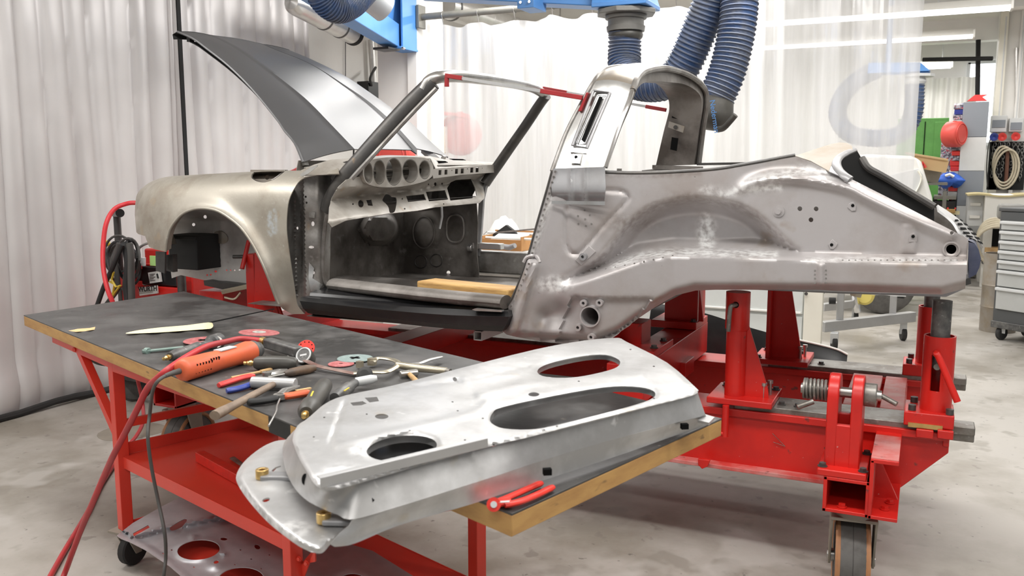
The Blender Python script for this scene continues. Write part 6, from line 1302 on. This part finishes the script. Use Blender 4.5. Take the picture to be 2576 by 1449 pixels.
# black curved panel standing on the floor behind the bench
top = spl([(1640,760),(1770,787),(1880,822),(1990,852),(2060,868),(2105,880),(2132,893)], 5)
T_ = [PY(x, y, 5.0) for x, y in top]; rows = [[p+V(0,0,0) for p in T_], [V(p.x,5.0-.06,p.z*.82) for p in T_], [V(p.x,5.0-.12,p.z*.4) for p in T_], [V(p.x,4.98,.01) for p in T_]]
MB().loft(rows, .008).build('black_panel', 'black_paint', label='black curved car panel standing on the floor behind the red bench', cat='panel')
MB().tube([p+V(0,-.004,.004) for p in T_[14:]], .006, n=6).build('panel_edge_trim', 'white_paint', label='white edge trim along the top of the black curved panel', cat='trim')
# aluminium trestle frame on castors
def TR(x, y, d=0.): return PY(x, y, 8.15+d)
t = thing('trestle_frame', 'grey aluminium trolley frame on castors behind the tail of the car', 'trolley frame', (-.3, 8.4, 0))
A0, A1 = PY(2068,822,7.55), PY(2297,796,8.25)
MB().bar(A0, A1, .07, .085).build('floor_beam', 'alu_frame', t, bevel=.004)
B0, B1 = PY(2068,773,8.5), PY(2158,763,9.0)
MB().bar(B0, B1, .06, .07).build('floor_beam', 'alu_frame', t, bevel=.004)
for x, y0, y1, yy in ((2112,735,812,7.7),(2245,738,800,8.15)):
    p, q = PY(x, y1, yy), PY(x, y0-60, yy); MB().bar(p, V(p.x,p.y,q.z+.05), .055, .055, up=(0,1,0)).build('upright', 'alu_frame', t, bevel=.004)
    k = PY(x-10 if x < 2200 else x+14, 757 if x < 2200 else 742, yy-.06); MB().cyl(k, k+V(-.05 if x < 2200 else .05,-.01,0), .028, n=12).build('star_knob', 'black_matt', t)
MB().bar(PY(2100,690,7.7), PY(2260,690,8.15), .06, .06).build('cross_tube', 'alu_frame', t, bevel=.004)
def small_castor(par, p, r=.06, ax=(1,.3,0)):
    p = Vector(p); ax = Vector(ax).normalized(); MB().lathe(V(p.x,p.y,r)-ax*.02, ax, [(0,.01),(0,r*.9),(.006,r),(.034,r),(.04,r*.9),(.04,.01)], n=22).build('castor_wheel', 'rubber', par, smooth=35)
    mb = MB(); mb.prism([V(p.x,p.y,r)-ax*.03+V(0,-.03,0),V(p.x,p.y,r)-ax*.03+V(0,.03,0),V(p.x,p.y,p.z)-ax*.03+V(0,.05,0),V(p.x,p.y,p.z)-ax*.03+V(0,-.05,0)], ax*.06); mb.build('castor_fork', 'light_grey', par, bevel=.002)
small_castor(t, V(A1.x-.07,A1.y,A1.z-.03)); small_castor(t, V(PY(2152,780,9.0).x,9.0,.2), .06); small_castor(t, V(A0.x+.1,A0.y,A0.z-.04))
MB().tube([PY(2148,738,8.9),PY(2152,760,8.9),PY(2158,785,8.92)], .03, n=8).build('swivel_leg', 'chrome', t)
MB().lathe(PY(2176,742,9.05)-V(0,.1,0), (0,1,0), [(0,0),(0,.065),(.02,.088),(.4,.088),(.42,0)], n=24).build('gas_cylinder', 'yellow_pale', label='pale yellow rounded end behind the trolley frame castor', cat='cylinder')
# white car behind the curtain edge
t = thing('white_car', 'front of a white car partly hidden by the clear curtain edge', 'car', (-.6, 10.4, 0)); Yc_ = 9.6
o = [PY(x, y, Yc_) for x, y in [(2050,400),(2180,388),(2290,392),(2314,402),(2325,440),(2345,505),(2352,560),(2356,640),(2330,700),(2050,700)]]
MB().prism(o, (0,1.5,0)).build('body', 'white_paint', t, bevel=.04, seg=3)
MB().prism([p+V(0,-.012,0) for p in [PY(x, y, Yc_) for x, y in [(2240,440),(2310,424),(2322,440),(2316,470),(2290,515),(2262,505)]]], (0,.01,0)).build('headlamp', 'light_grey', t, bevel=.003)
mb = MB(); mb.tube(spl([PY(x, y, Yc_-.015) for x, y in [(2310,430),(2318,450),(2306,480),(2284,510)]], 4), .025, n=8, flat=(1,.4)); mb.build('lamp_trim', 'cream_paint', t)
for x in (-1.2,): 
    wheel(t, (x, 9.75, .3), (0,1,0), .3, .2); wheel(t, (-.35, 9.75, .3), (0,1,0), .3, .2)
# green cabinet far back
p, q = PY(2296,298,14.6), PY(2388,298,14.6); t = thing('green_cabinet', 'tall green steel cabinet in the far right corner', 'cabinet', ((p.x+q.x)/2, 14.9, 0))
MB().box(((p.x+q.x)/2-.1, 14.85, p.z/2), (q.x-p.x+.2, .5, p.z)).build('carcass', 'green_paint', t, bevel=.008); MB().box((PY(2322,400,14.58).x, 14.59, p.z/2), (.012,.012,p.z-.1)).build('door_gap', 'hole_black', t)
MB().box(((p.x+q.x)/2+.18,14.59,p.z/2), (q.x-p.x-.25,.02,p.z-.12)).build('door_leaf', 'green_paint', t, bevel=.004)
MB().box(PY(2310,294,14.7), (.1,.1,.06)).build('small_box', 'card', label='small brown box on top of the green cabinet', cat='box')
# red hose reel far right
c = PY(2400,338,13.2); reel(c, (.9,-.5,0), .17, 'red rounded hose reel on the wall beside the green cabinet', .22)
# blue arm of the next bay behind the curtain
bp = PY(2318,182,11.0); t = thing('extraction_arm', 'distant blue extraction arm half behind the edge of the clear curtain', 'extraction arm', bp)
mb = MB(); mb.loft([[(bp.x-.55,11-.15,bp.z+.0),(bp.x+.09,11-.15,bp.z+.0),(bp.x+.09,11.15,bp.z+.0),(bp.x-.55,11.15,bp.z+.0)],[(bp.x-.55,10.9,bp.z+.12),(bp.x-.02,10.9,bp.z+.1),(bp.x-.02,11.1,bp.z+.1),(bp.x-.55,11.1,bp.z+.12)]], closed=True);  mb.build('arm_beam', 'blue_paint', t)
MB().cyl((bp.x-.35,11,bp.z+.1), (bp.x-.35,11,3.57), .03, n=12).build('drop_post', 'blue_paint', t)
MB().cyl((bp.x-.02,11,bp.z-.05), (bp.x-.02,11,bp.z-.02), .16, n=8).build('flange', 'light_grey', t); MB().lathe((bp.x-.06,11,bp.z-.13), (0,0,1), [(0,.10),(.03,.12),(.08,.10)], n=20).build('collar', 'light_grey', t)
ribbed(t, [V(bp.x-.06,11,bp.z-.13),V(bp.x-.06,11,bp.z-.45),V(bp.x-.16,11,bp.z-.66),V(bp.x-.40,11,bp.z-.72),V(bp.x-.72,11,bp.z-.66),V(bp.x-.86,11,bp.z-.45),V(bp.x-.80,11,bp.z-.2),V(bp.x-.62,11.02,bp.z-.02),V(bp.x-.45,11.05,bp.z+.06)], .10, pitch=.04)
# corner clutter in front of the green cabinet
t = thing('work_bench', 'dark cluttered small bench beside the green cabinet', 'bench', (PY(2385,600,13.3).x, 13.5, 0))
l, r_ = PY(2350,497,13.2), PY(2406,497,13.2); cx2 = (l.x+r_.x)/2; wx = r_.x-l.x
MB().box((cx2,13.5,l.z), (wx,.6,.05)).build('bench_board', 'rod_grey', t, bevel=.004); MB().box((cx2,13.45,l.z-.16), (wx*.95,.5,.22)).build('drawer_unit', 'duct_black', t, bevel=.004); MB().box((cx2,13.3,PY(2385,530,13.2).z), (wx*.95,.5,.045)).build('lower_board', 'wood_plank', t)
for s in (-1,1): MB().box((cx2+s*wx*.45,13.5,l.z/2), (.05,.5,l.z)).build('bench_leg', 'duct_black', t)
mb = MB()
for k in range(4): mb.cyl(V(cx2-.14+.09*k,13.19,l.z-.14),V(cx2-.14+.09*k,13.17,l.z-.14),.012,n=8)
mb.build('control_buttons', 'red_plastic', t, kind='stuff')
MB().box((cx2+.12,13.19,l.z-.2), (.13,.01,.05)).build('note_label', 'paper', t)
rg = random.Random(9); 
t2 = thing('cloth_bundle', 'bright blue bundled cloth lying on the dark bench', 'cloth', PY(2388,455,13.25))
rows = []; c = PY(2388,448,13.25)
for i in range(9):
    f = i/8; rows.append([c+V(-.17+.34*f+.03*math.sin(a_*3+i), .10*math.cos(a_), -.03+(.085*max(0,math.sin(math.pi*f))**.4)*math.sin(a_)*(1+.45*math.sin(a_*5+i*2.7))) for a_ in np.linspace(0, 2*math.pi, 26)])
MB().loft(rows).build('folds', 'blue_bundle', t2, smooth=50); MB().tube([c+V(-.05,-.10,.03),c+V(.0,-.11,.05),c+V(.05,-.10,.02)], .02, n=8).build('white_fold', 'label_white', t2)
MB().box(V(PY(2392,395,13.6).x,13.6,(l.z+PY(2392,345,13.6).z)/2+.02), (.26,.2,PY(2392,345,13.6).z-l.z)).build('tool_rack', 'bin_mix', label='dark rack of small tools on the wall above the blue cloth', cat='rack', bevel=.01)
MB().box(PY(2400,600,13.9), (.5,.3,.6)).build('machine_base', 'duct_black', label='dark machine standing under the small cluttered bench', cat='machine')
# planks / cartons in front of the cabinet
p = PY(2330,400,12.4); 
mb = MB(); mb.box(p+V(0,0,.03), (.50,.36,.025), Matrix.Rotation(.18,3,'Y')); mb.box(p+V(.02,-.12,-.06), (.46,.05,.15), Matrix.Rotation(.18,3,'Y')); mb.build('wooden_channel', 'card_light', label='tan wooden channel lying high in front of the green cabinet', cat='board', bevel=.003)
MB().box(PY(2330,435,12.5)+V(0,.2,0), (.34,.4,.20), Matrix.Rotation(.28,3,'Y')).build('carton', 'canvas_brown', label='dull brown carton below the tan wooden channel', cat='carton', bevel=.004)
MB().tube([PY(2318,425,12.2), PY(2322,408,12.2), PY(2328,422,12.2)], .02, n=8).build('red_strap', 'red_plastic', label='small red strap end beside the tan wooden channel', cat='strap')
t = thing('shelf_rack', 'dark shelf rack carrying the cartons in front of the green cabinet', 'rack', PY(2330,500,12.6)); 
MB().box((PY(2318,470,12.6).x-.0,12.7,PY(2318,462,12.6).z), (.6,.5,.03)).build('shelf_board', 'rod_grey', t)
for s in (-.28,.28): MB().box((PY(2318,470,12.6).x+s,12.7,.55), (.04,.4,PY(2318,462,12.6).z)).build('upright', 'rod_grey', t)
# bin column
p, q = PY(2424,256,13.3), PY(2489,256,13.3); t = thing('bin_tower', 'tall narrow grey and white rotating tower with small bins down its left side', 'storage tower', ((p.x+q.x)/2, 13.5, 0)); zz = [PY(2450,y,13.3).z for y in (256,345,430,518,600)]+[.1]
for k in range(5): MB().box(((p.x+q.x)/2, 13.32, (zz[k]+zz[k+1])/2), (q.x-p.x, .05, zz[k]-zz[k+1]-.004)).build('front_panel', 'grey_paint' if k % 2 == 0 else 'light_grey', t, bevel=.004)
rg = random.Random(4); zb_ = zz[0]-.05; k = 0
while zb_ > .3:
    MB().box((p.x-.05+rg.uniform(-.01,.01), 13.36, zb_), (.11,.10,.055), Matrix.Rotation(.3,3,'X')).build('small_bin', rg.choice(['bin_mix','bin_mix','red_plastic','blue_plastic','light_grey']), t); zb_ -= .068
MB().box(((p.x+q.x)/2, 13.52, zz[0]/2), (q.x-p.x, .3, zz[0]-.02)).build('core', 'rod_grey', t)
mb = MB(); c = PY(2458,250,13.35); mb.prism([c+V(-.12,0,-.02),c+V(-.03,0,.06),c+V(.12,0,.06),c+V(.06,0,.03),c+V(.12,0,-.02)], (0,.1,0)); mb.build('red_funnel', 'red_plastic', label='red plastic piece on top of the grey and white tower', cat='funnel')
# sockets, pipes, chains on the right wall
yw = 13.83
def RW(x, y, d=0.): return PY(x, y, yw-d)
for (x0, y0, x1, y1, lab, cols) in ((2492,294,2529,346,'wall socket box with grey window, one blue and one red outlet',('blue_plastic','red_plastic')),(2538,300,2570,345,'wall socket box at the far right with a red outlet',('red_plastic',))):
    a, b = RW(x0, y0), RW(x1, y1); t = thing('socket_box', lab, 'socket', V((a.x+b.x)/2, yw-.06, b.z)); MB().box(((a.x+b.x)/2, yw-.06, (a.z+b.z)/2+.04), (b.x-a.x, .12, a.z-b.z-.06)).build('casing', 'light_grey', t, bevel=.008)
    MB().box(((a.x+b.x)/2, yw-.125, a.z-.10), ((b.x-a.x)*.8, .01, .10)).build('window', 'grey_paint', t)
    for i, cc in enumerate(cols): p_ = V(a.x+(b.x-a.x)*((i+.5)/len(cols)), yw-.12, b.z+.02); MB().lathe(p_, V(0,-1,-.25), [(0,.045),(.06,.055),(.07,.055),(.07,.03),(.05,0)], n=18).build('outlet', cc, t, smooth=40)
    MB().cyl(((a.x+b.x)/2, yw-.04, a.z+.01), ((a.x+b.x)/2, yw-.04, 3.5), .014, n=10).build('conduit', 'light_grey', t)
MB().cyl(RW(2557,120,.03), RW(2556,296,.03), .018, n=12).build('wall_pipe', 'galv_duct', label='shiny vertical pipe on the far right wall above the socket box', cat='pipe')
a, b = RW(2490,357,.02), RW(2574,478,.02)
t = thing('chain_rack', 'dark rack of hanging chains with a beige cable loop on the right wall', 'rack', V((a.x+b.x)/2, yw-.1, b.z)); MB().box(((a.x+b.x)/2, yw-.03, (a.z+b.z)/2), (b.x-a.x, .04, a.z-b.z)).build('backboard', 'duct_black', t)
rg = random.Random(8)
for k in range(7):
    x = a.x+.05+(b.x-a.x-.1)*k/6; n = int(rg.uniform(.75,1)*(a.z-b.z-.04)/.042); mb = MB()
    for j in range(n):
        c = V(x+rg.uniform(-.012,.012), yw-.08+(.012 if j % 2 else 0), a.z-.04-.042*j); ax = V(1,.3,0) if j % 2 else V(.3,1,0)
        u, v = frame(ax.normalized()); mb.tube([c+u*(.016*math.cos(s))+V(0,0,.028*math.sin(s)) for s in np.linspace(0, 2*math.pi, 10, endpoint=False)], .0075, n=5, closed=True)
    mb.build('chain', 'chain', t, kind='stuff')
MB().tube([RW(2535,375,.12),RW(2533,420,.12),RW(2530,468,.12)], .05, n=10, flat=(1,.5)).build('leather_sleeve', 'leather_brown', t)
t = thing('cable_loop', 'beige cable coiled in loops over the hanging chains', 'cable', RW(2525,470,.2))
for k in range(3): MB().tube([RW(x, y, .17+.02*k) for x, y in ell(2524+4*k, 414+6*k, 26+2*k, 46+2*k, 26, .12*k)], .014, n=8, closed=True).build('loop', 'cable_beige', t)
# white cabinet with tan mat and coiled cable
p, q = PY(2436,490,12.6), PY(2600,490,12.6); t = thing('white_cabinet', 'white drawer cabinet with tan mat on top at the far right', 'cabinet', ((p.x+q.x)/2, 12.9, 0)); zt2 = p.z
x_m = PY(2478,500,12.4).x
MB().box(((x_m+q.x)/2, 12.75, zt2-.20), (q.x-x_m, .7, .42)).build('carcass', 'white_paint', t, bevel=.008); MB().box(((p.x+x_m)/2, 12.9, zt2-.20), (x_m-p.x, .5, .40)).build('drawer_stack', 'light_grey', t, bevel=.006)
for k in range(2): MB().box(((p.x+x_m)/2, 12.63, zt2-.12-.16*k), (.12,.04,.04)).build('drawer_handle', 'white_paint', t, bevel=.004)
mb = MB(); mb.loft([[V(p.x-.02+(q.x-p.x+.04)*f, y, zt2+.012+.012*math.sin(f*9)) for f in np.linspace(0,1,14)] for y in (12.36,12.7,13.1)], .02); mb.build('mat', 'mat_tan', label='tan folded mat lying on the white cabinet', cat='mat')
for x in (x_m+.06, q.x-.1): 
    for y in (12.46, 13.0): MB().box((x,y,(zt2-.4)/2), (.10,.08,zt2-.4)).build('leg', 'white_paint', t, bevel=.004)
MB().box(((x_m+q.x)/2,12.75,.36), (q.x-x_m,.6,.03)).build('lower_shelf', 'rod_grey', t)
MB().box(PY(2512,632,12.5), (.32,.2,.10)).build('wooden_block', 'wood_light', label='light wooden blocks on the low shelf under the white cabinet', cat='blocks')
mb = MB(); rg = random.Random(2)
for k in range(40): c = PY(2508,650,12.42)+V(rg.uniform(-.2,.2),rg.uniform(-.05,.12),rg.uniform(-.04,.05)); ax = V(rg.uniform(-1,1),rg.uniform(-1,1),rg.uniform(-1,1)).normalized(); u, v = frame(ax); mb.tube([c+u*(.024*math.cos(s))+v*(.034*math.sin(s)) for s in np.linspace(0, 2*math.pi, 8, endpoint=False)], .008, n=5, closed=True)
mb.build('chain_pile', 'chain', label='pile of grey chain in front of the wooden blocks', cat='chain', kind='stuff')
MB().box(((x_m+q.x)/2,13.05,.5), (q.x-x_m-.1,.03,.7)).build('back_panel', 'duct_black', t)
t = thing('cable_coil', 'big coil of pale thick cable hanging below the white cabinet', 'cable', PY(2500,690,12.2))
MB().tube([PY(2506,556,12.2), V(PY(2506,556,12.2).x,12.44,zt2-.40)], .012, n=8).build('hanger', 'cable_beige', t)
for k in range(5): MB().tube([PY(x, y, 12.22-.02*k) for x, y in ell(2502+2*k, 606+3*k, 44+3*k, 56-2*k, 28)], .017, n=8, closed=True).build('loop', 'cable_beige', t)
# grey tool trolley at the right edge
t = thing('tool_trolley', 'dark grey tool trolley with light drawers cut by the right edge', 'tool trolley', (.95, 8.6, 0)); Yt = 8.3
xl = PY(2502,700,Yt).x; zt3 = PY(2540,536,Yt).z
dirx, diry = V(.78,-.62,0), V(.62,.78,0)                      # trolley turned: drawer fronts face left towards the aisle
o = V(xl+.03, Yt+.35, 0)
def tb(u0, u1, v0, v1, z0, z1): 
    mb = MB(); c = o+dirx*((u0+u1)/2)+diry*((v0+v1)/2); c.z = (z0+z1)/2; return mb.box(c, (u1-u0, v1-v0, z1-z0), Matrix.Rotation(math.atan2(dirx.y, dirx.x), 3, 'Z'))
tb(0,.75,0,.45,.13,zt3).build('carcass', 'trolley_dark', t, bevel=.01)
tb(-.01,.76,-.01,.46,zt3,zt3+.03).build('top_tray', 'trolley_dark', t, bevel=.006)
z = zt3-.08
for h in (.085,.085,.085,.085,.085,.15,.20):
    d_ = tb(.03,.72,-.02,.01,z-h+.008,z).build('drawer', 'drawer_grey', t, bevel=.005); tb(.03,.72,-.045,-.02,z-.028,z-.002).build('drawer_handle', 'light_grey', d_, bevel=.006); z -= h
tb(.0,.75,-.02,.45,.11,.17).build('bottom_bar', 'grey_tool', t, bevel=.006)
for u in (.06,.69):
    for v in (.05,.40): c = o+dirx*u+diry*v; small_castor(t, V(c.x,c.y,.13), .062, dirx)
# tan cylinder (bin) and white rods behind the trolley
c0 = PZ(2532,838,0); mb = MB(); c0 = V(PY(2527,700,8.75).x, 9.12, 0)
t = thing('steel_bin', 'tall brownish metal cylinder standing behind the tool trolley', 'bin', c0); MB().lathe(c0, (0,0,1), [(0,.0),(0,.15),(.22,.152),(.23,.156),(.24,.152),(.42,.152),(.43,.156),(.44,.152),(.72,.15),(.72,.14),(.1,.14),(.1,0)], n=28).build('drum', 'galv_duct' if 0 else 'tan_steel', t, smooth=40)
MB().bar(c0+V(-.05,-.16,.45), c0+V(.03,-.17,.45), .03, .03).build('handle', 'black_matt', t)
mb = MB()
for k in range(3): mb.cyl(c0+V(.02+.035*k,-.03+.03*k,.1), c0+V(.05+.03*k,.02,1.02), .014, n=8)
mb.build('white_tubes', 'white_paint', label='white tubes standing in the brownish metal cylinder', cat='tubes')
MB().box(c0+V(.04,.0,1.10), (.22,.2,.14)).build('grey_bundle', 'grey_plastic', label='grey bundled cover above the brownish cylinder', cat='bundle', bevel=.03)
# dark rods and far silver drapes
t = thing('curtain_rod', 'dark steel rod cross on the far right above the tower', 'rod', PY(2460,148,14.2)); MB().cyl(PY(2322,150,14.2), PY(2497,147,13.9), .03, n=12).build('rod', 'duct_black', t); MB().cyl(PY(2461,100,14.2), PY(2459,246,14.2), .032, n=12).build('upright', 'duct_black', t)
silver('workshop_drape', 0,0,0,0,0,'',0,0) if 0 else None
rows = []
for z in np.linspace(.0, 2.95, 12): rows.append([V(x, 16.3+.05*math.sin(x*26)+.02*math.sin(x*61), z) for x in np.linspace(-.5, .62, 90)])
t = thing('far_drape', 'pale pleated drape on the far back wall above the green cabinet', 'curtain', (0,16.3,.1)); MB().loft(rows, .01).build('drape', 'wall_white', t, smooth=60)
MB().tube(spl([PY(2500,340,13.7),PY(2488,360,13.65),PY(2482,420,13.6),PY(2484,470,13.6)],5), .008, n=6).build('socket_cable', 'cable_grey', label='thin grey cable hanging from the blue socket', cat='cable')
